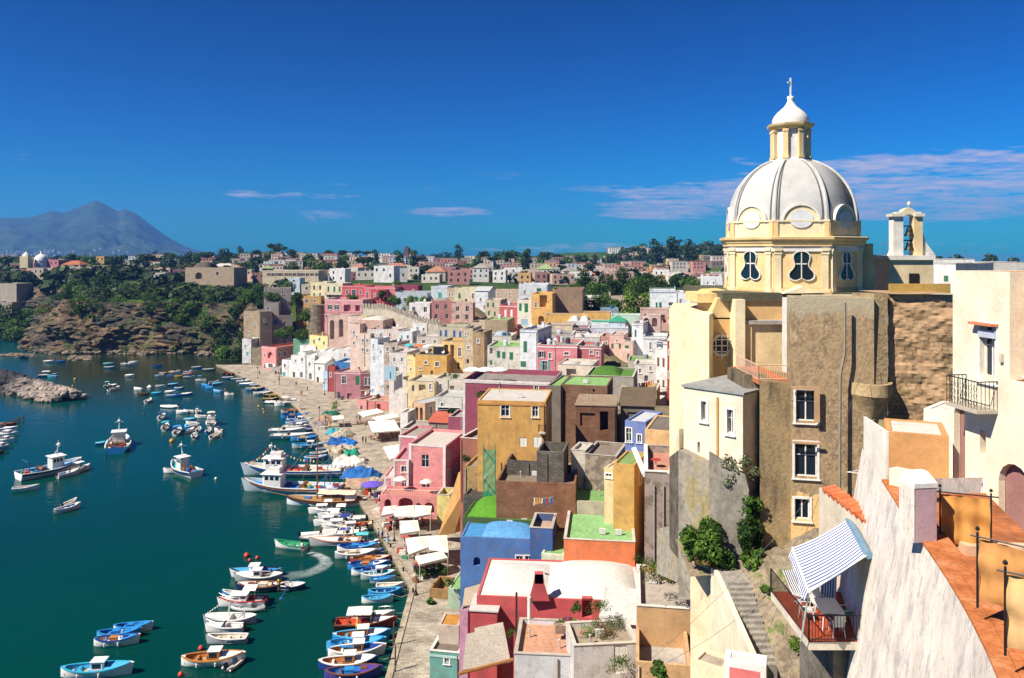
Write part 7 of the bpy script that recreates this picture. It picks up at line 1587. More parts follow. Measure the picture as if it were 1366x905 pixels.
gpoly('arch_head',[(1229,293)]+[(1229,283),(1222,283),(1218,279),(1212.5,277),(1207,279),(1203,283),(1196,283),(1196,293)]+[(p[0],p[1]) for p in arc[::-1]],63.65,.65,plaster('#ecd9b0',.25))
gpoly('scroll',[(1229,293),(1231,310),(1236,325),(1243,334),(1248,341),(1229,341)],63.8,.5,plaster('#ebe6dc',.3)); gpoly('scroll',[(1196,293),(1195,320),(1190,334),(1187,341),(1196,341)],63.8,.5,plaster('#ebe6dc',.3))
m_=MB().lathe([(.0,.55),(.12,.5),(.16,.3),(.0,.0)],8,c=tuple(P(1212.5,277,64.4)-BO-Vector((0,0,.05)))); obj('finial',m_,whitep,bg_)
for i,py in enumerate((311,330)):
    c_=P(1213.5,py,64.0)-BO; m_=MB().lathe([(0,.5),(.16,.46),(.24,.3),(.28,.05),(.40,-.18),(.42,-.25)],12,c=tuple(c_)); m_.box(c_.x-.5,c_.y-.05,c_.z+.5,c_.x+.5,c_.y+.05,c_.z+.6); obj('bell',m_,flat('#2d2f28',.5,.5),bg_,smooth=False)
cbx2=lambda name,label,cat,px0,px1,py0,py1,Y,d,mat: tag(cbx(name,px0,px1,py0,py1,Y,d,mat,parent=None),label,cat)
yp_=thing('gate_pier','yellow masonry pier with a stepped cap next to the drum','pier',tuple(P(1158,390,60))); o_=yp_.location
obj('shaft',MB().box(-.45,0,-1,.5,.9,P(0,345,60).z-o_.z),plaster('#efc983',.3),yp_); obj('cap',MB().box(-.52,-.06,P(0,345,60).z-o_.z,.56,.96,P(0,340,60).z-o_.z).box(-.36,.05,P(0,340,60).z-o_.z,.4,.8,P(0,325,60).z-o_.z),plaster('#e8c27c',.4),yp_)
# buildings beyond the bell gable
for a in (('white rooftop house with a thin rail between drum and bell gable',1140,90,1162,89,352,388,8,'#e3e6ea','#cfd2d6',[('f',1150,366,4,6,'w')]),('grey wall house behind the yellow pier',1165,84,1192,83,347,388,8,'#8d8a86','#9a9792',[('f',1176,372,5,7,'w')]),
   ('white house with green lamp bracket past the bell gable',1246,92,1275,90,352,392,9,'#dfe0de','#d0d0cc',[('f',1262,372,6,8,'s:g')]),('distant white roofed house on the skyline past the bell gable',1256,170,1300,168,346,358,12,'#dcdcda','#d8d8d4',[]),('far grey terrace house above the cream tower roof',1300,200,1366,198,350,362,14,'#c9c4bc','#b8b4ac',[])):
    lab,*r=a; house(lab,*r[:8],r[8],holes=r[9],ant=1,rail='#b8c0c8' if 'thin rail' in lab else None,detail=1) if False else house(lab,r[0],r[1],r[2],r[3],r[4],r[5],r[6],r[7],r[8],r[9],ant=1,rail='#b8c0c8' if 'thin rail' in lab else None,keep=1)
# ---- cream tower at the frame's edge
cream=plaster('#fde3c2',.10)
tw=house('tall cream tower house with iron balcony and blue-grey door frame',1271,35.5,1347,32.0,361,490.6,8,'#f6e6cf','#cfc8bc',[('f',1318,470,20,74,'w',.3)],mat=cream,par=.3,keep=1,ext=.0)
# balcony, lintel, vent on the tower (built in its own frame)
fct=Face((0,0,0),(1,0,0),(0,1,0),tw['_W'])
def tpx(px,py):
    A_=Vector(tw.location); an=tw.rotation_euler.z; ex=Vector((math.cos(an),math.sin(an),0)); k=(px-CX)/F; s=(k*A_.y-A_.x)/(ex.x-k*ex.y); Y=A_.y+ex.y*s; return s,CZ-(py-HY)/F*Y-A_.z
a0_,z0_=tpx(1289,541); a1_,_=tpx(1332,541)
zb2=tpx(1310,541)[1]
bl=balcony(tw,fct,a0_,a1_,zb2,d=.95,h=1.15,col='#b8ae9e')
sc=MB()   # wrought scrollwork behind the bars
for k in range(7):
    a=a0_+(a1_-a0_)*(k+.5)/7
    for zc in(.25,.55,.85): sc.tube([fct.at(a+.09*math.cos(t),zb2+zc+.11*math.sin(t),-.93) for t in [i*math.pi/4 for i in range(9)]],.010,3)
obj('scrollwork',sc,IRON,bl)
a,z_=tpx(1301,432); a2_,_=tpx(1332,432); m_=MB(); fbox(m_,fct,a,a2_,z_,z_+.10,-.35,0); obj('tile_canopy',m_,plaster('#d87a4a',.3),tw)
a,z_=tpx(1308,449); a2_,_=tpx(1330,449); m_=MB(); fbox(m_,fct,a,a2_,z_,z_+.32,-.12,-.002); obj('shutter_box',m_,flat('#b8bccb',.6),tw)
a,z_=tpx(1336,483); m_=MB(); fbox(m_,fct,a,a+.16,z_,z_+.35,-.12,0); obj('vent_box',m_,flat('#c9bcaa',.7),tw)
house('ochre upper wall of the neighbouring house at the far edge beside the cream tower',1347,33,1420,30,362,512,8,'#cf9250','#d98a5a',[('f',1366,470,10,56,'w',.3)],keep=1,par=.2,trim=None)
house('broad cream lower house with tall plum-coloured blind arches',1271,35.5,1420,29.2,490.6,760,6,'#f5e4cc','#dc8a5c',[('f',1354,672,44,120,'ap',.3),('f',1306,650,13,22,'w',.2),('f',1280,600,15,120,'ap',.3),('f',1311,590,8,34,'o',.5)],keep=1,par=.03,mat=cream,ext=5)
for (px0,px1,py0,py1,Yp) in ((1332,1374,614,735,30.6),):
    pass
# cream and ochre box house
bx=house('flat box house with ochre front and white side wall',1182,36,1266,35,576,730,3.2,'#d9984c','#ebe5da',keep=1,par=.06,dirt=.12,ext=4)
o=polywall('side_wall','','',[(1152,556,40.3),(1182,576,35.95),(1182,740,35.95),(1152,740,40.3)],.12,plaster('#f3e8d8',.15),parent=None,back=(1,0,0)); tag(o,'white flank wall of the box house with a small shutter','wall')
house('small white upper box behind the flat box house',1232,41,1272,40,545,580,3,'#efe4d2','#ece6dc',keep=1,par=.05,dirt=.1)
# ================================================================= FOREGROUND TERRACE, BALCONY, STAIR, ARCHED BLOCK
# --- whitewashed battered wall under the near terrace
m,nt,b=nodes('peeling_whitewash'); f1=pos_noise(nt,.9,7,.72,stretch=(1,1,.42)); f2=pos_noise(nt,2.0,9,.8,stretch=(1,1,.4),seed=2); f3=pos_noise(nt,9,6,.8,stretch=(1,1,.35),seed=5)
c=mix(nt,ramp(nt,f1,[(.40,grey(0)),(.58,grey(1))]),(.58,.51,.44,1),(.72,.65,.57,1))
c=mix(nt,ramp(nt,f2,[(.53,grey(0)),(.555,grey(.7))]),c,(.37,.34,.34,1)); c=mix(nt,ramp(nt,f3,[(.58,grey(0)),(.64,grey(.8))]),c,(.25,.19,.15,1))
nt.links.new(c,b.inputs['Base Color']); b.inputs['Roughness'].default_value=.9; bump(nt,b,f2,.5,.03); peel=m
TT=[(1150,598),(1178,640),(1196,668),(1215,700),(1240,733),(1265,770),(1285,803),(1300,830),(1318,866),(1335,905),(1352,945),(1380,1010)]
zt=36.3
def tz(px,py): return G(px,py,zt)
top=[tz(*p) for p in TT]; 
rows=[]
for j in range(30):
    r=[]
    for p in top:
        q=Vector((p.x-(j/29)*1.9,p.y,zt-j/29*11.5)); r.append((q.x+noise.noise(Vector((q.y*.8,q.z*.8,0)))*.04,q.y,q.z))
    rows.append(r)
hwall=thing('terrace_wall','long whitewashed battered wall with peeling paint and terracotta coping','wall',(12,24,25))
def rel_(mb,o=hwall): return mb.xf(Matrix.Translation(-Vector(o.location)))
mb=MB().grid(rows); mb.quad(rows[0][1],rows[-1][1],(rows[-1][1][0]+4,rows[-1][1][1]+.3,rows[-1][1][2]),(rows[0][1][0]+4,rows[0][1][1]+.3,rows[0][1][2]))
# far upper stub of the wall rises above the coping, with a sloped end
obj('wall_face',rel_(mb),peel,hwall)
terra=noisem('terracotta_tiles',[(.30,'#a05a32'),(.5,'#c47848'),(.7,'#cf9268')],1.1,5,.65,bs=.3,bd=.02,scale2=7)
# terracotta coping in separate tiles
cp=MB()
for i in range(1,len(top)-1):
    a,c_=top[i],top[i+1]; d=(c_-a); L=d.length; d.normalize(); nn=Vector((-d.y,d.x,0)); nn=nn if nn.x>0 else -nn; k=max(1,int(L/.42))
    for j in range(k):
        s=a+d*(L*j/k+.006); e=a+d*(L*(j+1)/k-.006)
        for w0,w1 in((-.05,.36),(.375,.80)):
            n=len(cp.v); p=[s+nn*w0,e+nn*w0,e+nn*w1,s+nn*w1]; dz=rnd.uniform(0,.012)
            cp.v+=[(q.x,q.y,zt-.06) for q in p]+[(q.x,q.y,zt+.02+dz) for q in p]
            for f in((4,5,6,7),(0,1,5,4),(1,2,6,5),(2,3,7,6),(3,0,4,7)): cp.f.append(tuple(n+t for t in f)); cp.m.append(0)
obj('coping',rel_(cp),terra,hwall)
# the terrace floor behind it, one step down
inner=[]
for i in range(1,len(top)):
    d=(top[min(i+1,len(top)-1)]-top[i-1]).normalized(); nn=Vector((-d.y,d.x,0)); nn=nn if nn.x>0 else -nn; inner.append(top[i]+nn*.8)
fl=MB()
for i in range(len(inner)-1):
    a,c_=inner[i],inner[i+1]; fl.quad((a.x,a.y,zt-.45),(c_.x,c_.y,zt-.45),(c_.x+3.0,c_.y,zt-.45),(a.x+3.0,a.y,zt-.45)); fl.quad((a.x+3,a.y,zt-.45),(c_.x+3,c_.y,zt-.45),(c_.x+3,c_.y,zt-2.6),(a.x+3,a.y,zt-2.6)); fl.quad((a.x+3,a.y,zt-2.6),(c_.x+3,c_.y,zt-2.6),(24,c_.y,zt-2.6),(24,a.y,zt-2.6)); fl.quad((a.x,a.y,zt-.5),(c_.x,c_.y,zt-.5),(c_.x,c_.y,zt+.01),(a.x,a.y,zt+.01))
m,nt,b=nodes('terrace_tiles')
tb_=brickm('#c67848','#b0643a','#8f6a54',1.0,.33,.33,name='terrace_floor_tile',axis='xy',bumpd=.01)
ft=thing('roof_terrace','orange tiled roof terrace behind the whitewashed wall','terrace',(16,24,35.8)); obj('tile_floor',rel_(fl,ft),tb_,ft)
# low stepped cream kerbs crossing the terrace
for (px,py,w,l_) in ((1306,742,2.2,.5),(1352,850,2.0,.4)):
    p=G(px,py,zt-.45); o=obj('terrace_step',MB().box(0,0,0,w*3,.45,.30).box(0,.5,0,w*3,.9,.15),plaster('#e9b98c',.3),None,(p.x-.4,p.y,p.z),R(-6)); tag(o,'low '+('upper' if py<800 else 'lower')+' step crossing the orange terrace','step')
# capped lavender pillar
pp=G(1232,722,zt); pl=thing('pillar','stout pillar with a white sloping cap and lavender front on the coping','pillar',(pp.x,pp.y,zt),R(8))
hp=P(1232,650,pp.y).z-zt
obj('shaft',MB().box(-.36,-.1,0,.36,.6,hp),plaster('#d3aeb4',.25),pl)
cm=MB(); cm.prism([(-.375,-.115),(.375,-.115),(.375,.615),(-.375,.615)],hp+.001,hp+.14); n=len(cm.v); cm.v+=[(-.375,-.115,hp+.14),(.375,-.115,hp+.14),(.375,.615,hp+.14),(-.375,.615,hp+.14),(-.15,.15,hp+.42),(.25,.15,hp+.42),(.25,.42,hp+.42),(-.15,.42,hp+.42)]
for f in((4,5,6,7),(0,1,5,4),(1,2,6,5),(2,3,7,6),(3,0,4,7)): cm.f.append(tuple(n+t for t in f)); cm.m.append(0)
obj('cap',cm,plaster('#efe9e2',.15),pl); obj('side_wash',MB().box(-.382,-.11,0,-.362,.61,hp),peel,pl)
pe=G(1186,650,zt); o=obj('parapet_end',MB().prism([(0,0),(.75,-.9),(1.1,-.8),(.4,.2)],-.2,.35+.3),plaster('#f1dcc0',.2),None,(pe.x+.1,pe.y+.2,zt)); tag(o,'short cream parapet end where the whitewashed wall meets the box house','parapet')
# fabric screens on iron posts
def screen(label,pxa,pxb,pyt,pyb,Y,Yb,colr):
    a=P(pxa,pyt,Y); c_=P(pxb,pyt,Yb); zb=P(pxa,pyb,Y).z; t=thing('fabric_screen',label,'screen',tuple(Vector((a.x,a.y,zb))),0,'fabric windbreaks on the terrace'); o_=Vector((a.x,a.y,zb)); d=c_-a; L=math.hypot(d.x,d.y); H=a.z-zb; ang=math.atan2(d.y,d.x); t.rotation_euler=(0,0,ang)
    rows=[]
    for j in range(14):
        z=H*(.03+.93*j/13); rows.append([(x,.05*math.sin(x*5+j*.5)+.03*math.sin(x*13)-.04*math.sin(j*.9),z+.03*math.sin(x*4)*(1 if j in(0,) else .3)) for x in [L*(.02+.96*i/24) for i in range(25)]])
    obj('cloth',MB().grid(rows),flat(colr,.85),t,smooth=True)
    f=MB(); f.tube([(-.15,0,H+.02),(L+.2,0,H+.02)],.022,5); obj('top_rail',f,IRON,t)
    for x in(0,L): p=MB().tube([(x,0,-.1),(x,0,H+.12)],.028,6); p.lathe([(0,.09),(.045,.05),(.05,0),(0,-.04)],8,c=(x,0,H+.18)); obj('post',p,IRON,t)
    return t
screen('ochre cloth screen stretched behind the lavender pillar',1254,1322,657,728,24.5,24.0,'#cb8f48')
screen('tan cloth screen on black posts in the middle of the terrace',1304,1400,717,805,18.6,17.6,'#c98f52')
screen('pale sand cloth screen closest to the bottom corner of the terrace',1341,1420,764,868,16.2,15.6,'#d6ab74')
# --- balcony with the striped awning
bz=30.2
bt=thing('balcony','red tiled balcony with black railing below the striped awning','balcony',(12.4,32,bz))
BT=Vector(bt.location)
bx0,bx1,by0,by1=11.25,14.25,30.15,34.6
obj('floor_slab',MB().box(bx0-BT.x,by0-BT.y,-.32,bx1-BT.x,by1-BT.y,-.02),plaster('#d9cbb5',.4),bt)
obj('tile_floor',MB().box(bx0-BT.x+.04,by0-BT.y+.04,-.02,bx1-BT.x,by1-BT.y,.0),noisem('red_floor_tile',[(.3,'#9c4528'),(.7,'#b8583a')],2,3,bd=.01),bt)
rl((bx0,by0,bz),(bx1,by0,bz),1.0,IRON,bt,bs=.12,off=BT); rl((bx0,by0,bz),(bx0,by1,bz),1.0,IRON,bt,bs=.12,off=BT)
obj('support_wall',MB().box(.1,-1.0,-9,bx1-BT.x,by1-BT.y,-.33),noisem('dark_rock_wall',[(.3,'#4a4640'),(.6,'#7d756a')],.9,7,bd=.15),bt)
wl=MB(); wl.box(14.26,30.4,28,14.7,37,34.0); o=obj('house_wall',wl,plaster('#dccbb0',.3)); tag(o,'beige house wall behind the shaded balcony, capped with orange tiles','wall')
til=MB()
for k in range(12):
    y=31.0+k*.48; til.lathe([(.17,0),(.15,.52)],8,c=(0,0,0),a0=0,a1=math.pi) if False else til.tube([(14.2,y,34.08),(14.8,y+.05,34.22)],.15,7,.13)
obj('tile_coping',til,noisem('clay_tile',[(.3,'#c2603a'),(.7,'#e08a60')],2,3,bd=.01),o)
aw=thing('awning','blue and white striped awning sloping out over the balcony','awning',(12.5,31.5,33))
AO=Vector(aw.location); A1=P(1057,731,33.3); A2=P(1079,790,28.95); A3=P(1156,741,30.1); A4=P(1131,693,34.1)
rows=[]; 
for i in range(13):
    u=i/12; r=[]
    for j in range(25):
        v=j/24; p=A1.lerp(A2,v).lerp(A4.lerp(A3,v),u)-Vector((0,0,.10*math.sin(math.pi*u))); r.append(tuple(p-AO))
    rows.append(r)
m,nt,b=nodes('striped_canvas'); uvn=N(nt,'ShaderNodeUVMap'); sp=N(nt,'ShaderNodeSeparateXYZ'); nt.links.new(uvn.outputs[0],sp.inputs[0])
fr=nmath(nt,'FRACT',nmath(nt,'MULTIPLY',sp.outputs[0],16.0)); gt=nmath(nt,'GREATER_THAN',fr,.52); nt.links.new(mix(nt,gt,(.72,.72,.74,1),(.075,.105,.26,1)),b.inputs['Base Color']); b.inputs['Roughness'].default_value=.85
def uvgrid(mb,name,mat,par,nu,nv,flip=False):
    me=mb.mesh(name,mat,True); uv=me.uv_layers.new(name='UVMap')
    for l in me.loops:
        vi=l.vertex_index; i,j=divmod(vi,nv); uv.data[l.index].uv=(j/(nv-1),i/(nu-1))
    return link(name,me,par)
canvas=m; uvgrid(MB().grid(rows),'canopy',canvas,aw,13,25)
val=[]
for i in range(4):
    r=[]
    for j in range(49):
        v=j/48; p=A1.lerp(A2,v)-Vector((.05*i,0,.11*i))+Vector((0,0,(-.07*abs(math.sin(v*19*math.pi)) if i==3 else 0))); r.append(tuple(p-AO))
    val.append(r)
uvgrid(MB().grid(val),'valance',canvas,aw,4,49)
fm=MB(); fm.tube([A1-AO,A2-AO],.05,6); fm.tube([A2-AO,A3-AO],.035,5); fm.tube([A2-AO,Vector((A2.x+.15,A2.y+1.2,bz+.02))-AO],.035,6); fm.tube([A1.lerp(A2,.5)-AO,(A4.lerp(A3,.6)-Vector((0,0,.5)))-AO],.03,5); obj('frame',fm,flat('#d8d8d6',.4),aw)
cs_=MB().tube([A4-AO+Vector((.05,.05,.02)),A3-AO+Vector((.05,-.05,.02))],.16,8); obj('cassette',cs_,flat('#6f8fa6',.5),aw)
# plastic furniture on the balcony
def chair(label,x,y,rz,colr='#dcdcd6'):
    t=thing('plastic_chair',label,'chair',(x,y,bz),rz,'chairs on the balcony'); m_=flat(colr,.4)
    obj('seat',MB().box(-.22,-.22,.41,.22,.22,.45),m_,t); obj('backrest',MB().grid([[(x_,.22+.10*z_+.05*(1-(x_/.22)**2)*.6,.45+.45*z_) for x_ in (-.22,-.1,0,.1,.22)] for z_ in(0,.5,.9,1)]),m_,t)
    for sx in(-1,1):
        obj('armrest',MB().tube([(sx*.25,-.2,.62),(sx*.25,.25,.66)],.025,5),m_,t)
        for sy in(-1,1): obj('leg',MB().tube([(sx*.19,sy*.19,.42),(sx*.24,sy*.24,0)],.025,5,.018),m_,t)
tt=thing('garden_table','white plastic garden table in the shade of the striped awning','table',(12.55,31.6,bz),R(-6)); mw=flat('#e2e0da',.4)
obj('tabletop',MB().prism([(-.42,-.68),(.42,-.68),(.46,-.6),(.46,.6),(.42,.68),(-.42,.68),(-.46,.6),(-.46,-.6)],.70,.74),mw,tt)
for sx in(-1,1):
    for sy in(-1,1): obj('leg',MB().tube([(sx*.3,sy*.5,.7),(sx*.38,sy*.6,0)],.03,5,.02),mw,tt)
chair('white plastic chair at the sea side of the balcony table',11.8,31.9,R(90)); chair('white plastic chair at the near end of the balcony table',12.5,30.65,R(180)); chair('white plastic chair with teal cushion at the wall side of the table',13.3,31.6,R(-90)); chair('white plastic chair tucked at the far end of the balcony table',12.5,32.6,R(0))
cu=obj('cushion',MB().box(-.18,-.18,.455,.18,.18,.50),flat('#3f9a94',.9),None,(13.3,31.6,bz),R(-90)); tag(cu,'teal cushion lying on a plastic chair under the awning','cushion')
def lounger(label,x,y,rz):
    t=thing('deck_chair',label,'deck chair',(x,y,bz),rz,'striped deck chairs'); st=stripes('deckchair_canvas','#e4e2de','#2f3f63',.10,0)
    obj('canvas',MB().grid([[(x_,y_,z_) for x_ in(-.27,0,.27)] for y_,z_ in((-.6,.42),(-.2,.30),(.15,.32),(.45,.62),(.8,1.05))]),st,t)
    f=MB()
    for sx in(-1,1): f.tube([(sx*.29,-.62,.43),(sx*.29,.15,.31),(sx*.29,.82,1.07)],.022,5); f.tube([(sx*.29,-.5,.4),(sx*.3,.1,0)],.022,5); f.tube([(sx*.29,.4,.55),(sx*.3,-.15,0)],.022,5)
    obj('chair_frame',f,flat('#cfd2d4',.4),t)
lounger('striped deck chair parked at the far sea side of the balcony',12.2,33.6,R(20)); lounger('striped deck chair parked at the far wall side of the balcony',13.3,33.5,R(-25))
# --- stair and walls beneath
stm=noisem('stair_stone',[(.3,'#857f76'),(.7,'#b3aca0')],1.5,5,bd=.03)
st_=MB()
for i in range(14):
    y=47-i*.335; z=25.25-i*.172; st_.box(12.72,y-.335,z-1.2,14.1,y+.02,z)
st_.box(12.74,47.0,24.0,14.6,50.2,25.42)
SC=.957
scl=lambda mb: mb.xf(Matrix.Translation((0,0,CZ))@Matrix.Scale(SC,4)@Matrix.Translation((0,0,-CZ)))
scl(st_)
sto=obj('stair_flight',st_,stm); tag(sto,'outdoor flight of grey stone steps running down between cream walls','stairs')
crw=plaster('#efd0a4',.3); crw2=plaster('#f3dcb8',.3)
polywall('stair_parapet','cream parapet wall descending along the sea side of the steps','wall',[(948,752,47.47),(1001,872,39.81),(1006,960,39.81),(948,960,47.47)],.3,crw2,back=(1,0,0.00))
polywall('garden_wall','cream wall with a diagonal dark coping beside the tan drainpipe','wall',[(921,735,48.83),(949,762,47.90),(949,960,47.90),(921,960,48.83)],.4,crw)
polywall('garden_wall','small ochre wall closing the landing at the top of the steps','wall',[(954,756,47.62),(988,753,47.62),(988,790,47.62),(954,790,47.62)],.3,plaster('#d9a25a',.3,patch=.1))
polywall('garden_wall','narrow cream return wall at the head of the steps','wall',[(986,751,47.43),(1010,758,46.89),(1010,800,46.89),(986,795,47.43)],.3,crw2)
polywall('garden_wall','cream wall with a sloping top over the rocky bank','wall',[(996,770,46.51),(1058,742,46.13),(1058,784,46.13),(1025,797,46.32),(996,797,46.51)],.35,plaster('#ecc894',.3))
rows=[]
for i in range(46):
    y=50-i*.33; row=[]
    for j in range(44):
        x=14.05+j*.16; bse=25.3-(max(0,47-y))*.47 if y<47 else 25.5; z=bse+(x-14.1)*.42+noise.fractal(Vector((x*.5,y*.5,0)),1,2,5)*.5+abs(noise.noise(Vector((x*1.3,y*1.3,4))))*.5-.15; row.append((x,y,z))
    rows.append(row)
kind(obj('rocky_bank',scl(MB().grid(rows)),noisem('bank_rock',[(.30,'#5c5347'),(.45,'#8f8270'),(.55,'#a3927a'),(.62,'#6b7a42'),(.70,'#8c7f6a')],.7,8,.72,bs=.9,bd=.25,scale2=3),smooth=True),'structure')
for i,(x,y,w,lf,ds) in enumerate(((14.7,46.2,.8,'light','small bright tuft beside the upper steps'),(15.6,44.6,.9,'light','bright green tuft highest on the rocky bank'),(15.2,42.6,1.0,'light','spiky light tuft midway down the rocky bank'),(16.6,44.2,1.1,'mid','green tuft under the balcony corner'),(15.4,40.4,.9,'light','bright tuft lowest on the rocky bank'),(17.2,42.2,1.0,'dry','dry straw tuft on the rocky bank'),(14.6,40.2,.5,'mid','tiny tuft by the lower steps'))):
    z=25.3-max(0,47-y)*.47+(x-14.1)*.42; x,y,z=x*SC,y*SC,CZ-(CZ-z)*SC; bush((x,y,z-.05),w,w*.75,lf,i%3,ds,'tufts on the rocky bank',nl=260,ls=.14)
h('cream roofed wall block cut by the bottom edge next to the steps',921,37,966,36,880,980,1.4,'#f0d3a6','#c9bca8',keep=1,par=.1,dirt=.3,ext=3)
wb=h('white-framed block with a salmon panel at the bottom edge',966,35,1022,34.4,880,980,1.0,'#f1e4dc','#efe6e2',keep=1,par=.05,dirt=.15,ext=3)
obj('salmon_panel',MB().box(.22,-.012,wb['_H']-6,wb['_W']-.25,-.002,wb['_H']-.28),plaster('#e8706c',.2),wb)
# concrete retaining walls
conc=noisem('stained_concrete',[(.28,'#57524a'),(.42,'#8d867a'),(.55,'#a39b8c'),(.64,'#9c8d62'),(.74,'#6f6a60')],.55,7,.7,bs=.4,bd=.05,scale2=3,stretch=(1,1,.4))
polywall('retaining_wall','yellow-stained concrete retaining wall below the cream annex','wall',[(905,601,51.2),(947,622,49.6),(972,652,48.8),(966,800,48.6),(905,800,51)],.8,conc)
polywall('retaining_wall','tall grey concrete wall leaning beside the dark climbing shrub','wall',[(946,603,48.9),(994,634,48.2),(999,654,48),(984,790,47.6),(958,790,47.8),(946,680,48.6)],.5,noisem('grey_concrete',[(.3,'#5a564f'),(.5,'#8f897e'),(.7,'#a8a194')],.5,7,.7,bs=.4,bd=.05,scale2=3,stretch=(1,1,.4)))
polywall('retaining_wall','blackened corner wall between the arched block and the concrete','wall',[(893,610,55),(909,598,53),(909,760,52),(893,760,55)],.6,noisem('soot_wall',[(.3,'#38332e'),(.6,'#6f665c'),(.8,'#8d8276')],.9,7,.7,bd=.05))
polywall('retaining_wall','low curved concrete parapet in front of the big green bush','wall',[(876,706,57),(904,699,54),(921,722,50),(938,752,48.3),(936,800,48.3),(905,778,52),(876,765,57)],.5,conc)
rows=[[(x,y,P(925,748,48).z-.5+ .25*noise.noise(Vector((x*.6,y*.6,0)))+(y-48)*.12) for x in [10.6+.2*i for i in range(24)]] for y in [47.3+.3*j for j in range(16)]]
kind(obj('planting_bed',MB().grid(rows),MC[('nz','bank_rock')]),'structure')
# --- arched terrace block
ab=h('tall buttressed block with a pink floored terrace and slim side arches',860,72,906,71.5,629,800,10,'#ab9688','#e0a088',[('l',845,690,7,100,'a',.4),('l',854,700,8,110,'a',.4)],keep=1,patch=.8,par=.7,dirt=.7,ext=4,corner=None)
obj('side_face',MB().box(-.03,0,-3,-.004,10,.0),plaster('#e5cdb0',.3),ab) if False else None
for (u0,) in((.28,),(.55,)):
    obj('downpipe',MB().tube([(ab['_W']*u0,-.1,ab['_H']-1.2),(ab['_W']*u0,-.1,0)],.07,6),flat('#a39a92',.5),ab)
rp=MB().box(-.08,-.08,ab['_H']+.002,ab['_W']+.08,.3,ab['_H']+.09).box(-.08,.302,ab['_H']+.002,.3,10.05,ab['_H']+.09); obj('coping',rp,plaster('#efe6da',.2),ab)
pw=P(875,620,76); ptb=thing('patio_table','small red and white patio table on the pink terrace','table',(pw.x,pw.y,ab.location.z+ab['_H']-.69)); obj('tabletop',MB().lathe([(0,.70),(.5,.70),(.5,.74),(0,.74)],12),flat('#b83a30',.5),ptb); obj('leg',MB().tube([(0,0,0),(0,0,.7)],.05,6),flat('#d8d4cc',.5),ptb)
polywall('slanted_brace','pale sloping brace wall between apse and pink terrace','wall',[(895,632,58.5),(906,606,57.5),(912,572,57),(906,572,57),(890,632,60)],.5,plaster('#f0dcb4',.2))
polywall('terrace_parapet','white parapet zigzag beside the apricot house','wall',[(842,598,82),(848,596,82),(862,628,73),(856,632,73)],.4,plaster('#efe8dc',.2))
# bushes
bush(tuple(P(940,755,47.9)),3.3,3.8,'mid',1,'big rounded green bush in front of the leaning concrete walls','large shrubs',nl=3400,ls=.26)
bush(tuple(P(934,757,47.4)),1.8,1.2,'dry',2,'dry straw-coloured growth at the foot of the big green bush','large shrubs',nl=900,ls=.2)
bush(tuple(P(1001,752,48.0)),2.1,4.5,'dark',0,'tall dark shrub squeezed between concrete and brown house','large shrubs',nl=3000,ls=.22)
bush(tuple(P(1000,690,48.2)),1.8,1.9,'mid',1,'olive climbing leaves on top of the tall dark shrub','large shrubs',nl=1300,ls=.2)
bush(tuple(P(986,652,48.6)),2.4,2.4,'olive',2,'thin silvery climber trailing over the concrete wall top','large shrubs',nl=900,ls=.18)
bush(tuple(P(1000,760,46)),1.0,1.0,'light',0,'low leafy plant at the narrow return wall','large shrubs',nl=600,ls=.18)
bush(tuple(P(1012,752,46.5)),1.0,1.2,'mid',1,'little green shrub at the foot of the brown house','large shrubs',nl=600,ls=.18)
# ================================================================= FILLING THE TOWN: further houses packed between the ones above
def gy(px,py,y0=60,y1=420):
    k=(px-CX)/F; m=(py-HY)/F; Y=y0
    while Y<y1:
        if CZ-m*Y<=hill(k*Y,Y): return Y
        Y+=2.0
    return None
PAL=[('#e6e3dd','white'),('#ddd3c2','cream'),('#d8c4ae','beige'),('#e0b7a6','pale pink'),('#cfc7bd','pale grey'),('#e3c68a','pale yellow'),('#c9d4dc','pale blue'),('#d48f86','rose'),('#bfae97','tan'),('#e8e6e2','whitewashed'),('#c8b6a2','weathered beige'),('#dba95c','ochre')]
rf_=['#cfc9be','#b8b0a2','#a8a196','#d8d4cb','#a9c08a','#c98f74','#9c9488']
rs=random.Random(77); FILL={}
def cover(r):
    a=(r[1]-r[0])*(r[3]-r[2]); o=0
    for q in RECT:
        w=min(r[1],q[1])-max(r[0],q[0]); hh=min(r[3],q[3])-max(r[2],q[2])
        if w>0 and hh>0: o+=w*hh
    return o/a
made=0
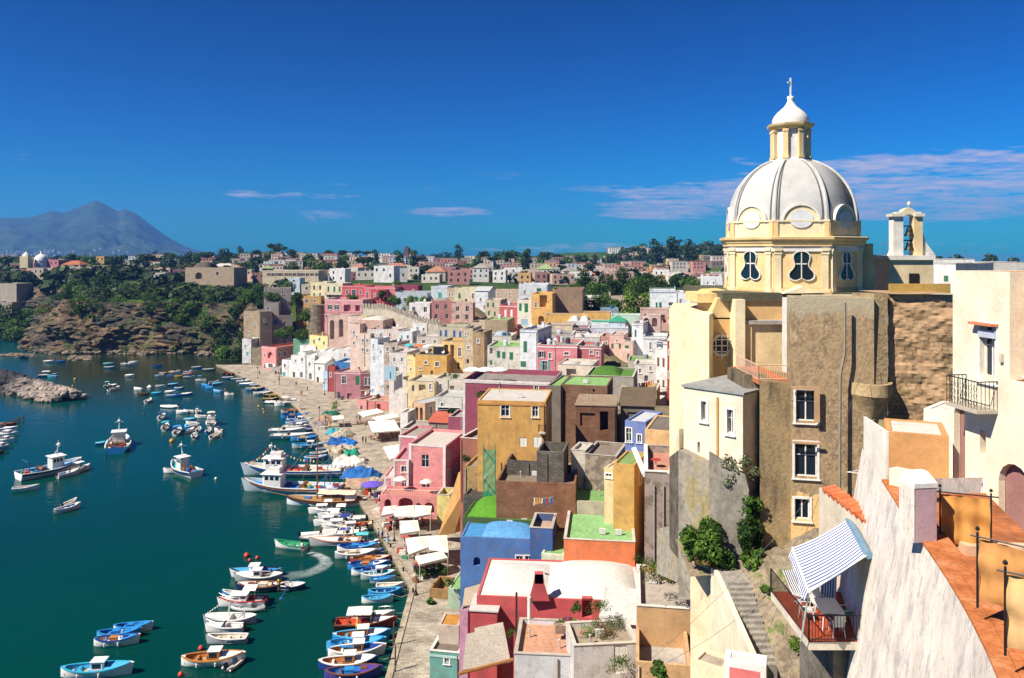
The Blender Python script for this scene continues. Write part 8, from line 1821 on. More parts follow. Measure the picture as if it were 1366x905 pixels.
for t_ in range(5200):
    px=rs.uniform(395,890); py=rs.uniform(392,640)
    if px<430 and py<462: continue
    if 545<px<634 and 398<py<420: continue
    if 765<px<885 and py<414: continue
    if 484<px<552 and 404<py<440: continue
    if px>600 and py>600: continue
    if py>395 and px<400: continue
    Y=gy(px,py)
    if not Y: continue
    x=(px-CX)/F*Y
    if min(seg_dist((x,Y),QP[i],QP[i+1]) for i in range(len(QP)-1))<(22 if py>500 else 12): continue
    w=rs.uniform(4.2,8.5)/Y*F; hh=rs.uniform(3.4,7.5)/Y*F
    r=(px-w/2,px+w/2,py-hh,py)
    if cover(r)>.30: continue
    c,nm=rs.choice(PAL); k=rs.choice(['vault','','','','shed','']); wn=rs.choice(['w','w','s:g','w','s:br','s:lb','w'])
    nd=2 if Y<190 else 1
    rows_=2 if hh/F*Y>5.6 else 1
    t=house('x',px-w/2,Y,px+w/2,Y+rs.uniform(-4,4),py-hh,py,rs.uniform(5,8),c,rs.choice(rf_),auto=[('f',max(1,int(w/F*Y/2.3)),rows_,wn),('r',1,rows_,'w')],patch=rs.choice([0,.2,.35,.5]),par=.35 if k!='shed' else 0,rel='shed' if k=='shed' else 'flat',vault=[(.08,.92,.08,.92,rs.uniform(.6,1.1))] if k=='vault' else (),chim=rs.choice([0,1,1]),tank=rs.choice([0,0,1,1]),dish=rs.choice([0,0,1]),ant=rs.choice([0,1]),detail=nd,group='small houses packed into the harbour town',bal=[('f',.1,.7,3.3)] if rs.random()<.25 and hh/F*Y>5.6 else ())
    made+=1; FILL.setdefault((nm,k,wn),[]).append((py,px,t))
print('fillers',made)
WN={'w':'glazed windows','s:g':'green shutters','s:br':'brown shutters','s:lb':'light blue shutters'}
KN={'vault':'domed-roof','':'flat-roofed','shed':'slope-roofed'}
for (nm,k,wn),l in FILL.items():
    l.sort(key=lambda q:q[1])
    for i,(py,px,t) in enumerate(l):
        pos='' if len(l)==1 else f", {ordw(i)} such from the sea side"
        t['label']=f"small {nm} {KN[k]} house with {WN[wn]} in the harbour town{pos}"
# ---------------- beyond: the long low town on the plateau
FARH={}
FP=PAL+[('#b5727b','dusty pink'),('#a9746c','brick red'),('#8a8078','grey-brown'),('#d8ac9c','salmon')]
def far_house(px,Y,w,hh,key=None,dep=None):
    x=(px-CX)/F*Y; z=ground(x,Y)+rs.uniform(-.5,1.0); pyb=HY+(CZ-z)/Y*F; c,nm=rs.choice(FP); wp_=w/F*Y
    k=rs.choice(['flat','flat','flat','hip'])
    t=house('x',px-w/2,Y,px+w/2,Y+rs.uniform(-6,6),pyb-hh,pyb,dep or rs.uniform(6,12),c,rs.choice(rf_+['#c47a55']) if k=='hip' else rs.choice(rf_),auto=[('f',max(2,int(wp_/3.2)),2 if hh/F*Y>5.5 else 1,'x')],par=.4 if k=='flat' else 0,rel=k,detail=0,group='houses of the far plateau town',chim=rs.choice([0,1]),ext=3)
    FARH.setdefault((nm,k,key),[]).append((px,t))
for (n_,x0,x1,y0,y1,key) in ((26,0,330,492,560,'headland'),(20,0,330,560,650,'headland'),(14,335,480,470,620,'middle'),(30,400,650,420,640,'middle'),(34,640,900,420,640,'inland'),(10,900,968,380,600,'inland')):
    for i in range(n_):
        px=x0+(x1-x0)*(i+rs.random())/n_; Y=rs.uniform(y0,y1)
        if 760<px<905 and Y<470: Y+=110
        w=rs.uniform(6.5,15)/Y*F; hh=rs.uniform(4.2,8.2)/Y*F; far_house(px,Y,w,hh,key)
dh=MB(); dm_=[plaster(c) for c,_ in FP]+[glass('#2a3038',.3),roofm('#c9c2b6'),roofm('#c47a55')]; nF=len(FP)
for i in range(330):
    if i<250: px=rs.uniform(330,965); Y=rs.uniform(650,1060)
    elif i<280: px=rs.uniform(815,968); Y=rs.uniform(1000,1330)
    else: px=rs.uniform(0,330); Y=rs.uniform(650,850)
    x=(px-CX)/F*Y; z=ground(x,Y)+.5; w=rs.uniform(7,17); d=rs.uniform(7,12); hh=rs.uniform(4,9.5)
    dh.mi=rs.randrange(nF); dh.box(x-w/2,Y,z-4,x+w/2,Y+d,z+hh); dh.mi=nF+1+(rs.random()<.3); dh.box(x-w/2-.2,Y-.2,z+hh+.01,x+w/2+.2,Y+d+.2,z+hh+.3)
    dh.mi=nF
    for q in range(int(w/3)):
        for lv in range(1 if hh<6 else 2): xx=x-w/2+1.3+q*3; zz=z+hh-2.8-lv*3; dh.quad((xx,Y-.03,zz),(xx+1.1,Y-.03,zz),(xx+1.1,Y-.03,zz+1.6),(xx,Y-.03,zz+1.6))
kind(tag(obj('distant_houses',dh,dm_),'hundreds of tiny pale houses scattered over the farthest plateau','houses'),'stuff')
print('houses',len(HOUSES))
KW={'headland':'on the headland plateau','middle':'in the far town centre','inland':'in the inland far town'}
for (nm,k,key),l in FARH.items():
    l.sort(key=lambda q:q[0])
    for i,(px,t) in enumerate(l):
        t['label']=f"{nm} {'flat' if k=='flat' else 'hipped'}-roofed house {KW[key]}"+(f", {ordw(i)} such from the sea side" if len(l)>1 else ', the only such')
h('long tan convent with a wide dark arch and domed grey roof on the headland',247,470,312,465,357,374,16,'#b09a7c','#6f685e',[('f',265,368,9,9,'a',2),('f',290,365,3,4,'x')],vault=[(.1,.45,.1,.9,4,'#6f6256')],detail=1,keep=1)
h('pink church body below the small white dome on the headland',44,600,78,596,347,364,14,'#c4747c','#b09088',auto=[('f',5,1,'x')],detail=1,keep=1)
h('small ochre cube house alone among the trees on the headland skyline',128,640,139,640,342,352,9,'#cfa95c','#a89070',auto=[('f',2,1,'x')],detail=1,keep=1)
fc_=thing('domed_chapel','small white-domed chapel far off on the headland beneath the volcano','church',tuple(P(55,352,598)))
obj('drum',MB().lathe([(4.6,-3),(4.6,2.2),(4.9,2.3)],14),plaster('#e3e0da'),fc_); obj('dome',MB().lathe([(4.7,2.3),(4.5,3.9),(3.7,5.4),(2.3,6.6),(.9,7.2),(.6,7.3),(.6,8.8),(0,9.8)],14),plaster('#ecebe6'),fc_,smooth=True)
fc2=thing('church_tower','cream far church tower with a pointed white cap on the headland','tower',tuple(P(35,352,590)))
obj('shaft',MB().box(-3,-3,-3,3,3,5.5),plaster('#e0cf9c'),fc2); obj('cap',MB().lathe([(3.0,5.5),(2.2,6.8),(.8,8.2),(0,9.2)],10),plaster('#e6e2d6'),fc2)
fc3=thing('bell_tower','dark far bell tower beside a pinkish dome on the skyline','tower',tuple(P(542,344,930)))
obj('shaft',MB().box(-3,-3,-6,3,3,7).box(-2.4,-2.4,7,2.4,2.4,11),plaster('#6d5a5e'),fc3); obj('cap',MB().lathe([(2.6,11),(1.5,13),(0,14)],8),plaster('#5d4c50'),fc3)
fc4=thing('domed_church','pinkish domed far church next to the dark bell tower','church',tuple(P(550,345,925)))
obj('nave',MB().box(-14,-2,-6,4,8,1),plaster('#d8a898'),fc4); obj('dome',MB().lathe([(4.2,0),(4.2,2),(3.8,4),(2.4,5.6),(0,6.6)],12),plaster('#d89c8c'),fc4,smooth=True)
h('retaining fort wall of grey concrete above the far cove',-6,505,22,500,378,428,12,'#a79c8a','#9a9080',detail=1,keep=1,patch=.3)
h('lower stepped concrete wall of the fort above the far cove',-6,495,16,492,403,428,10,'#9c917f','#8f8676',detail=1,keep=1,patch=.4)
# castellated garden wall climbing the slope
cwm=plaster('#b8ac98',.5,patch=.3); pts_w=[(484,411,268),(497,412,264),(508,411,262),(520,414,258),(532,418,254),(545,423,250),(558,428,246),(572,431,243),(586,434,240)]
wt_=thing('castellated_wall','long pale castellated garden wall curving above the harbour houses','wall',tuple(P(520,440,255))); WO=Vector(wt_.location)
mb=MB()
for i in range(len(pts_w)-1):
    a=P(*pts_w[i])-WO; c_=P(*pts_w[i+1])-WO; mb.quad(a,c_,(c_.x,c_.y,c_.z-9),(a.x,a.y,a.z-9)); mb.quad(a,c_,c_+Vector((0,.8,0)),a+Vector((0,.8,0)))
obj('wall_face',mb,cwm,wt_)
for i in range(26):
    u=i/25*(len(pts_w)-1); j=min(int(u),len(pts_w)-2); f_=u-j; p=(P(*pts_w[j]).lerp(P(*pts_w[j+1]),f_))-WO
    m_=MB().box(p.x-.42,p.y-.05,p.z-.05,p.x+.42,p.y+.75,p.z+1.2); m_.lathe([(.42,0),(.3,.3),(0,.42)],8,c=(p.x,p.y+.35,p.z+1.2)); obj('merlon',m_,cwm,wt_)
# the tan-yellow ramp by the pink arched house
polywall('ramp','steep ochre plastered ramp rising behind the pink arched house','ramp',[(584,716,121),(606,712,119),(628,640,112),(612,630,116)],1.5,plaster('#cf9640',.3))
rst=thing('round_bastion','round grey stone bastion on the hillside','bastion',tuple(P(424,438,300)))
obj('shaft',MB().lathe([(3.6,-6),(3.2,8.7),(3.3,8.8),(0,8.8)],18),brickm('#9a8e7a','#766b5a','#554c40',1.2,.6,.35,name='bastion_stone'),rst)
bst=thing('church_roof_pier','x','pier',(0,0,-50)) if False else None
# ================================================================= LIFE ON THE QUAY AND THE ROOFS
rq=random.Random(9)
CANV=flat('#efe9dd',.85); 
def awning(label,corners,z,colr='#efe9dd',sag=.25,group='cafe awnings on the quay'):
    v=[G(x,y,z) for x,y in corners]; c=sum(v,Vector())/4; c.z=1.0; t=thing('cafe_awning',label,'awning',tuple(c),0,group)
    rows=[]
    for i in range(9):
        u=i/8; rows.append([])
        for j in range(9):
            w=j/8; p=v[0].lerp(v[1],w).lerp(v[3].lerp(v[2],w),u); e=min(u,1-u,w,1-w)*2; p.z+=sag*e*1.6-.06; rows[-1].append(tuple(p-c))
    obj('canopy',MB().grid(rows),flat(colr,.85),t,smooth=False)
    vb=MB()
    for a,b in((0,1),(1,2),(2,3),(3,0)):
        p,q=v[a]-c,v[b]-c; vb.quad(p,q,q-Vector((0,0,.28)),p-Vector((0,0,.28)))
    obj('valance',vb,flat(colr,.85),t)
    for p in v: obj('pole',MB().tube([Vector((p.x,p.y,1.0))-c,p-c],.05,5),flat('#d8d4c8',.5),t)
    return t
awning('wide white awning nearest the coral double house',[(477,550),(503,545),(512,550),(486,556)],3.6)
awning('white awning overlapping the wide one near the coral house',[(497,557),(524,551),(533,556),(506,562)],3.6)
awning('cream white awning over the big crowded tables in mid quay',[(491,562),(526,560),(534,574),(497,577)],3.6)
awning('bare white awning projecting in front of the tall pink house',[(511,596),(537,592),(540,606),(520,613)],3.8,group='cafe awnings on the quay')
awning('small cream awning at the sea corner of the pink arcade',[(512,676),(529,674),(527,684),(508,688)],3.7)
awning('long cream awning under the pink arcade, first half',[(528,676),(552,674),(552,688),(524,688)],3.7)
awning('long cream awning under the pink arcade, inland half',[(553,674),(576,675),(574,686),(552,690)],3.7)
awning('single square white awning between the arcade and the big white roof',[(533,695),(557,694),(560,708),(534,712)],3.6)
awning('big white awning, sea-side half, above the potted plants',[(541,718),(568,715),(571,730),(545,740)],3.6)
awning('big white awning, inland half, by the terracotta stair',[(568,715),(596,714),(598,735),(572,731)],3.6)
awning('low slanting white awning in front of the big white pair',[(554,742),(590,735),(597,744),(560,753)],3.4)
awning('little cream awning beside the palm and the yellow stair',[(452,498),(468,496),(473,502),(456,505)],3.4)
awning('flat cream stall awning alone on the upper quay',[(443,555),(458,554),(459,559),(444,560)],3.2)
def umbrella(label,p,r,colr,hh=2.3,group='parasols',panels=8):
    t=thing('parasol',label,'umbrella',tuple(p),rq.uniform(0,1),group); c=MB().lathe([(r,hh-.45),(r*.5,hh-.12),(0,hh+.05)],panels); c.lathe([(r,hh-.58),(r,hh-.45)],panels)
    obj('canopy',c,flat(colr,.85),t); obj('pole',MB().tube([(0,0,0),(0,0,hh)],.03,5),flat('#c9c4ba',.4),t); return t
umbrella('purple parasol over the quay edge tables',G(496,662,1),2.0,'#6a55c4',2.6); umbrella('white parasol open on the pink arcade terrace',Vector((P(534,655,134).x,134,CZ-(660-HY)/F*131.5+.0)),1.15,'#ece6dc'); umbrella('half-tilted cream parasol on the pink arcade terrace',Vector((P(569,655,132.5).x,132.5,CZ-(660-HY)/F*131.5)),1.15,'#ecd2c4')
for i,px in enumerate((631,648,665)): umbrella('white parasol on the magenta building terrace, '+['seaward','middle','inland'][i]+' one of three',Vector((P(px,500,140).x,139.5,CZ-(506-HY)/F*137-.9)),1.7,'#f0ece4',2.6)
umbrella('orange parasol on the ochre-yellow pergola roof',Vector((P(560,465,208).x,208,CZ-(473-HY)/F*205)),1.6,'#d9743a'); umbrella('turquoise parasol at the edge of the ochre-yellow roof',Vector((P(547,465,210).x,209,CZ-(473-HY)/F*205)),1.4,'#4fb3bf'); umbrella('white parasol on the ochre-yellow pergola roof',Vector((P(572,465,207).x,207,CZ-(473-HY)/F*205)),1.8,'#e6e0d6')
pg=thing('roof_pergola','dark glazed pergola on the ochre-yellow roof','pergola',tuple(Vector((P(572,473,206).x,205.4,CZ-(473-HY)/F*204.5-.5))))
obj('pergola_roof',MB().box(0,0,2.4,3.9,4.5,2.55),flat('#c9bda8',.8),pg)
for x in(0.1,1.3,2.5,3.7):
    for y in(.1,4.3): obj('post',MB().box(x-.07,y-.07,0,x+.07,y+.07,2.4),flat('#3a3530',.6),pg)
obj('screen_panel',MB().box(1.3,.05,0,3.7,.1,2.3),glass('#2a2c30',.3),pg)
# blue tarpaulins, nets and gear
def heap(label,px,py,r,hh,colr,name='tarpaulin_heap',cat='tarpaulin',n=14,group='gear and tarpaulins on the quay'):
    p=G(px,py,1.0); s0=rq.random()*50; rows=[]
    for i in range(n+1):
        row=[]
        for j in range(n+1):
            a=i/n*2-1; b=j/n*2-1; e=max(0,1-(a*a+b*b)); z=hh*(e**.45)*(.65+.6*noise.noise(Vector((a*2+s0,b*2,s0))))+hh*.18*noise.noise(Vector((a*6,b*6+s0,1))); row.append((a*r*1.25,b*r,max(0,z) if e>0 else 0.0))
        rows.append(row)
    o=obj(name,MB().grid(rows),colr if not isinstance(colr,str) else flat(colr,.85),None,(p.x,p.y,1.0),smooth=False); return tag(o,label,cat,group)
def netm(a,b,c):
    k='net'+a+b
    if k in MC: return MC[k]
    m,nt,bb=nodes('fishing_net'); f=pos_noise(nt,2.6,6,.8); nt.links.new(ramp(nt,f,[(.35,rgba(lin(a))),(.5,rgba(lin(b))),(.62,rgba(lin(c)))]),bb.inputs['Base Color']); bb.inputs['Roughness'].default_value=.95; bump(nt,bb,f,1,.15); MC[k]=m; return m
N1=netm('#4a4038','#b89a80','#8d5a48'); N2=netm('#c4b49c','#5d6a70','#a8443a'); N3=netm('#2d6f6a','#a09078','#cfc4b0')
for i,(px,py,r,hh,c,l) in enumerate(((441,553,1.9,1.4,'#1f6b58','dark green covered bundle by the palm'),(436,561,2.4,1.6,N1,'brown and white net heap on the upper quay'),(428,566,2.0,1.1,N2,'pale gear heap at the upper quay edge'),(446,578,1.6,1.5,'#3fa3b3','teal tarpaulin bundle at the step'),(457,581,2.2,1.5,N3,'tan net pile behind the teal bundle'),(452,591,2.1,1.7,'#1c5aa0','bright blue tarpaulin tent, upper one of two'),(463,592,1.8,1.3,'#1f7ad0','blue tarpaulin beside the blue tent'),(459,601,2.4,1.5,'#b8ad9a','beige canvas covered nets'),(468,607,1.4,1.5,'#1f9a78','green peaked cover on the beige canvas'),(466,619,2.9,1.9,'#e0dacd','large white sheet over net boxes'),(477,615,1.6,1.0,N2,'reddish gear spilling from the white sheet'),(478,634,2.6,2.0,'#1f62a8','bright blue tarpaulin heap by the jetty, sea half'),(488,636,2.4,2.0,'#2569b0','bright blue tarpaulin heap by the jetty, land half'),(482,645,2.6,1.1,N1,'colourful net pile in front of the blue heaps'),(497,643,1.8,1.0,N3,'small net pile at the land side of the blue heaps'),(492,651,1.3,1.0,'#3f6b4f','green barrel cover next to the purple parasol'),(471,628,1.8,.9,N2,'tangled red net behind the blue heaps'))): heap(l,px,py,r,hh,c,'tarpaulin_heap' if isinstance(c,str) else 'net_heap','tarpaulin' if isinstance(c,str) else 'fishing nets')
# tables with diners under the awnings
tbl=MB().box(-.5,-.5,.70,.5,.5,.75).mesh('tabletop',flat('#b8584c',.7)); lg=MB().box(-.06,-.06,0,.06,.06,.7).mesh('leg',flat('#5d4a3a',.7))
cst=MB().box(-.22,-.22,.42,.22,.22,.47).mesh('seat',flat('#6b4a34',.7)); cbk=MB().box(-.22,.18,.47,.22,.23,.92).mesh('backrest',flat('#6b4a34',.7)); clg=MB().box(-.02,-.02,0,.02,.02,.42).mesh('leg',flat('#5a3c2a',.7))
def cafe(x,y,i,zone,z=1.0):
    t=thing('cafe_table',f"{ordw(i)} table counted from the sea {zone}",'table',(x,y,z),rq.uniform(-.2,.2),'cafe tables on the quay'); link('tabletop',tbl,t); link('leg',lg,t)
    for k in range(2):
        a=rq.choice([0,1])*math.pi+k*math.pi/2; c=thing('cafe_chair',f"wooden chair, {['first','second'][k]} at the {ordw(i)} table {zone}",'chair',(x-math.sin(a)*-.75,y+math.cos(a)*.75,z),a,'cafe chairs on the quay'); link('seat',cst,c); link('backrest',cbk,c)
        for sx in(-.19,.19):
            for sy in(-.19,.19): link('leg',clg,c,(sx,sy,0))
# people
def skin_person(pose):
    me=bpy.data.meshes.new('pp'); V=[(0,0,.95),(0,0,1.15),(0,0,1.38),(0,0,1.50),(0,.01,1.60),(0,.01,1.70),
      (.18,0,1.40),(.25,0,1.14),(.24+.04,-.08,.90),(-.18,0,1.40),(-.25,0,1.14),(-.26,-.06,.90),(.09,0,.90),(.10,pose*-.16,.50),(.10,pose*-.22+.02,.07),(.10,pose*-.22-.12,.03),(-.09,0,.90),(-.10,pose*.14,.50),(-.10,pose*.26+.02,.07),(-.10,pose*.26-.12,.03)]
    E=[(0,1),(1,2),(2,3),(3,4),(4,5),(2,6),(6,7),(7,8),(2,9),(9,10),(10,11),(0,12),(12,13),(13,14),(14,15),(0,16),(16,17),(17,18),(18,19)]
    rad=[.15,.13,.16,.055,.10,.10,.065,.05,.035,.065,.05,.035,.10,.07,.045,.04,.10,.07,.045,.04]
    me.from_pydata(V,E,[]); o=bpy.data.objects.new('pp',me); COL.objects.link(o); m_=o.modifiers.new('s','SKIN'); 
    for i,r in enumerate(rad): me.skin_vertices[0].data[i].radius=(r,r*.8)
    me.skin_vertices[0].data[0].use_root=True
    s_=o.modifiers.new('d','SUBSURF'); s_.levels=1; s_.render_levels=1
    dg=bpy.context.evaluated_depsgraph_get(); r=bpy.data.meshes.new_from_object(o.evaluated_get(dg)); bpy.data.objects.remove(o); r.name='body'; r.materials.clear(); r.materials.append(flat('#b98a6c',.6)); return r
BOD=[skin_person(0),skin_person(1)]
SH={}
def clothes(kd,colr):
    if (kd,colr) not in SH:
        m_=MB()
        if kd=='shirt': m_.lathe([(.20,.92),(.19,1.1),(.215,1.3),(.19,1.44),(.07,1.5)],10,sy=.78); [m_.tube([(s*.17,0,1.41),(s*.27,0,1.2)],.085,7) for s in(-1,1)]
        elif kd=='shorts': m_.lathe([(.19,1.0),(.21,.86)],10,sy=.85); [m_.tube([(s*.10,0,.92),(s*.105,0,.55)],.115,7) for s in(-1,1)]
        elif kd=='dress': m_.lathe([(.30,.55),(.22,.9),(.17,1.05),(.20,1.3),(.18,1.44),(.07,1.5)],10,sy=.8)
        else: m_.lathe([(.0,1.79),(.08,1.77),(.115,1.70),(.11,1.62),(.10,1.56)],8,c=(0,.02,0))
        SH[(kd,colr)]=m_.mesh({'shirt':'shirt','shorts':'shorts','dress':'dress','hair':'hair'}[kd],flat(colr,.85),True)
    return SH[(kd,colr)]
CWd={'#e8e6e0':'white','#b8332e':'red','#2a4f8f':'blue','#2b2b30':'black','#d8b04a':'yellow','#c97a9a':'pink','#5d7a4a':'green','#8fb0cf':'light blue'}
def person(px,py,where,z=1.0,pose=None,fixed=None):
    p=G(px,py,z) if fixed is None else Vector(fixed); c=rq.choice(list(CWd)); d=rq.random()<.25; sc_=rq.choice(['#2a3550','#3c3a36','#b8a888','#2b2b30']); 
    t=thing('person',f"person in a {CWd[c]} {'dress' if d else 'shirt'} {where}",'person',tuple(p),rq.uniform(0,6.28),'people at the harbour'); pz=pose if pose is not None else rq.randrange(2)
    b=link('body',BOD[pz],t)
    if d: link('dress',clothes('dress',c),b)
    else: link('shirt',clothes('shirt',c),b); link('shorts',clothes('shorts',sc_),b)
    link('hair',clothes('hair',rq.choice(['#2a1d14','#4a3020','#15110e','#8a6a40'])),b)
for px,py,w in ((484,592,'standing mid quay, seaward of a pair'),(488,593,'standing mid quay, landward of a pair'),(553,751,'strolling at the quay edge below the big awning'),(548,746,'walking just behind the quay-edge stroller'),(541,738,'alone beside the sea corner of the big awning'),(476,560,'in front of the wide white awning'),(480,562,'by a pole of the wide white awning'),(487,560,'at the tables of the upper awnings'),(449,565,'by the flat cream stall'),(458,564,'next to the cream stall counter'),(434,563,'among nets at the upper quay edge'),(346,501,'walking on the bare upper quay'),(372,509,'sitting-height figure crossing the upper quay'),(395,516,'far along the upper quay by the lamp'),(441,521,'at the yellow stair corner'),(410,523,'beside the white stair houses'),(506,672,'under the purple parasol, seaward'),(500,668,'under the purple parasol, middle'),(493,668,'under the purple parasol, nearest the jetty'),(510,723,'at the gangway by the white motorboats'),(517,727,'stepping back from the gangway'),(505,720,'close to the yellow cushions of the boat'),(538,716,'beneath the single square awning'),(546,715,'next to the square awning post'),(529,697,'in front of the long cream awning, seaward'),(541,698,'in front of the long cream awning, midway'),(556,698,'in front of the long cream awning, inland'),(563,699,'near the dark arch of the arcade'),(501,583,'at the crowded mid-quay tables, seaward'),(510,584,'at the crowded mid-quay tables, centre'),(522,583,'at the crowded mid-quay tables, inland'),(402,529,'by the old pink harbour house')): person(px,py,w)
for px,py,z,w in ((428,716,1.1,'on the bow of the long grey speedboat'),(463,716,1.0,'in the cockpit of the long grey speedboat, seaward'),(470,716,1.0,'in the cockpit of the long grey speedboat, middle'),(480,714,1.0,'boarding the long grey speedboat'),(403,738,.5,'steering the green open boat'),(372,788,.5,'rowing the navy boat from its stern'),(477,841,.6,'bending under the white boat canopy')): person(px,py,w,z=z)
for i,(px,py) in enumerate(((478,566),(486,567),(497,568),(508,566),(520,565))): cafe(*G(px,py,1).xy,i,'under the upper awnings')
for i,(px,py) in enumerate(((497,586),(506,588),(515,587),(524,585),(530,582))): cafe(*G(px,py,1).xy,i,'under the mid-quay awning')
for i,(px,py) in enumerate(((520,700),(531,702),(543,703),(554,703),(566,700),(549,694))): cafe(*G(px,py,1).xy,i,'below the pink arcade')
for i,(px,py) in enumerate(((540,722),(551,722),(556,758),(566,757),(578,756))): cafe(*G(px,py,1).xy,i,'round the big white awnings')
# lamp posts
def lamp(px,py,hh,label):
    p=G(px,py,1.0); t=thing('street_lamp',label,'street lamp',tuple(p),rq.uniform(-.3,.3),'cast iron lamps along the quay')
    obj('post',MB().lathe([(.28,0),(.26,.15),(.14,.35),(.08,.6),(.055,1.4),(.05,hh-.5)],8),IRON,t); obj('arm',MB().tube([(0,0,hh-.55),(0,0,hh-.1),(.0,-.5,hh+.05),(0,-.75,hh-.1)],.03,5),IRON,t); obj('lantern',MB().lathe([(.03,.3),(.2,.2),(.24,.05),(.12,-.3),(0,-.32)],8,c=(0,-.75,hh-.35)),flat('#3a3d40',.4),t)
for px,py,l in ((555,794,'iron lamp post nearest the big white awning plants'),(526,722,'iron lamp post by the square white awning'),(467,632,'iron lamp post in front of the white sheeted nets'),(433,527,'iron lamp post by the palm at the upper quay'),(373,513,'iron lamp post before the white stair houses'),(344,505,'iron lamp post nearest the quay head'),(426,563,'iron lamp post by the pale gear heap')): lamp(px,py,4.2,l)
for px,py,l in ((527,896,'weathered wooden mooring pole, lower one at the near quay'),(525,862,'weathered wooden mooring pole, upper one at the near quay')): 
    p=G(px,py,1); o=obj('mooring_pole',MB().tube([(0,0,0),(.05,0,2.7)],.09,7),BARK,None,tuple(p)); tag(o,l,'pole')
def bollard(px,py,l):
    p=G(px,py,1.12); o=obj('bollard',MB().lathe([(.16,0),(.12,.1),(.11,.3),(.17,.38),(.15,.46),(0,.5)],10),IRON,None,tuple(p)); tag(o,l,'bollard','bollards on the quay kerb')
for i,(px,py) in enumerate(((551,790),(538,762),(521,730),(497,698),(478,665),(456,628),(440,603),(520,880),(532,838))): bollard(px,py,f"iron bollard on the kerb, {ordw(i)} one listed from the bend" if False else "small iron bollard on the quay kerb")
# potted plants, palm
for i,(px,py,w,lf,l) in enumerate(((562,771,1.9,'mid','leafy potted shrub at the sea end of the plant row'),(572,770,1.8,'dark','dark potted shrub in the middle of the plant row'),(583,768,1.9,'mid','green potted shrub behind the plant row'),(592,766,1.8,'light','bright potted shrub at the inland end of the plant row'),(574,806,1.1,'mid','green creeper on the wooden gated yard'),(448,548,3.6,'light','bushy low palm on the upper quay'))): bush(tuple(G(px,py,1)),w,w*.9,lf,i%3,l,'plants on the quay',nl=420,ls=.28)
# parasols and bathers on the cove beach
for i in range(34):
    px=rq.uniform(0,60); p=G(px,rq.uniform(429.5,435),.6); c=rq.choice(['#2f6fc4','#c4443a','#e8e4dc','#d8a83a','#2f6fc4']); o=obj('beach_parasol',MB().lathe([(1.5,1.7),(.8,2.0),(0,2.2)],7),flat(c,.85),None,tuple(p)); tag(o,'small beach parasol crowded with others on the far cove sand','umbrella','beach parasols in the far cove')
# green scaffold stair
sc_=thing('scaffold_stair','narrow scaffold stair wrapped in green netting beside the ruins','scaffold',tuple(P(645,682,100))); Hs=(682-600)/F*100
for x in(0,1.5):
    for y in(0,1.2): obj('post',MB().box(x-.04,y-.04,0,x+.04,y+.04,Hs+.4),flat('#1f8f68',.6),sc_)
for k in range(4):
    z0=Hs*k/4; z1=Hs*(k+1)/4; x0,x1=(0,1.5) if k%2==0 else (1.5,0); obj('flight',MB().quad((x0,0,z0),(x0,1.2,z0),(x1,1.2,z1),(x1,0,z1)),flat('#b8c4bc',.6),sc_)
m,nt,b=nodes('green_net'); b.inputs['Base Color'].default_value=(.02,.30,.17,1); b.inputs['Roughness'].default_value=.9; f=N(nt,'ShaderNodeTexChecker'); f.inputs['Scale'].default_value=22; nt.links.new(ramp(nt,f.outputs['Fac'],[(0,grey(.85)),(1,grey(.45))]),b.inputs['Alpha'])
obj('netting',MB().grid([[(x,-.06+.05*math.sin(z*3+x*4),z) for z in [Hs*i/10 for i in range(11)]] for x in(0,.5,1,1.5)]),m,sc_)
# reed pergola and bamboo roof
reed=noisem('dry_reeds',[(.3,'#8a7a68'),(.5,'#c2b29c'),(.7,'#a3937e')],3,5,.7,stretch=(9,1.2,1),bs=1,bd=.05,scale2=9)
def slab(name,label,cat,pts_,th,mat):
    return polywall(name,label,cat,pts_,th,mat,back=(0,0,-1))
slab('reed_roof','untidy flat reed pergola roof beside the swelling white roof','pergola',[(620,785,84),(655,775,86),(658,803,80),(617,808,80)],.15,reed)
slab('bamboo_roof','broad bamboo mat roof on poles, near the white walled terrace','pergola',[(622,846,71),(672,835,72.5),(681,882,66),(617,894,64)],.12,noisem('bamboo_mat',[(.35,'#6f6458'),(.5,'#c9beb0'),(.6,'#9a8e80')],2.2,6,.8,stretch=(.5,9,9),bs=1,bd=.04,scale2=5))
slab('bamboo_roof','smaller bamboo mat between white wall stubs','pergola',[(633,838,72.3),(671,830,73),(673,845,71.8),(634,856,71)],.12,MC[('nz','bamboo_mat')])
bp=obj('bamboo_pole',MB().tube([P(612,899,63.5),P(684,880,65.5)],.13,7),flat('#a87038',.6)); tag(bp,'thick brown bamboo pole along the edge of the mat roof','pole')
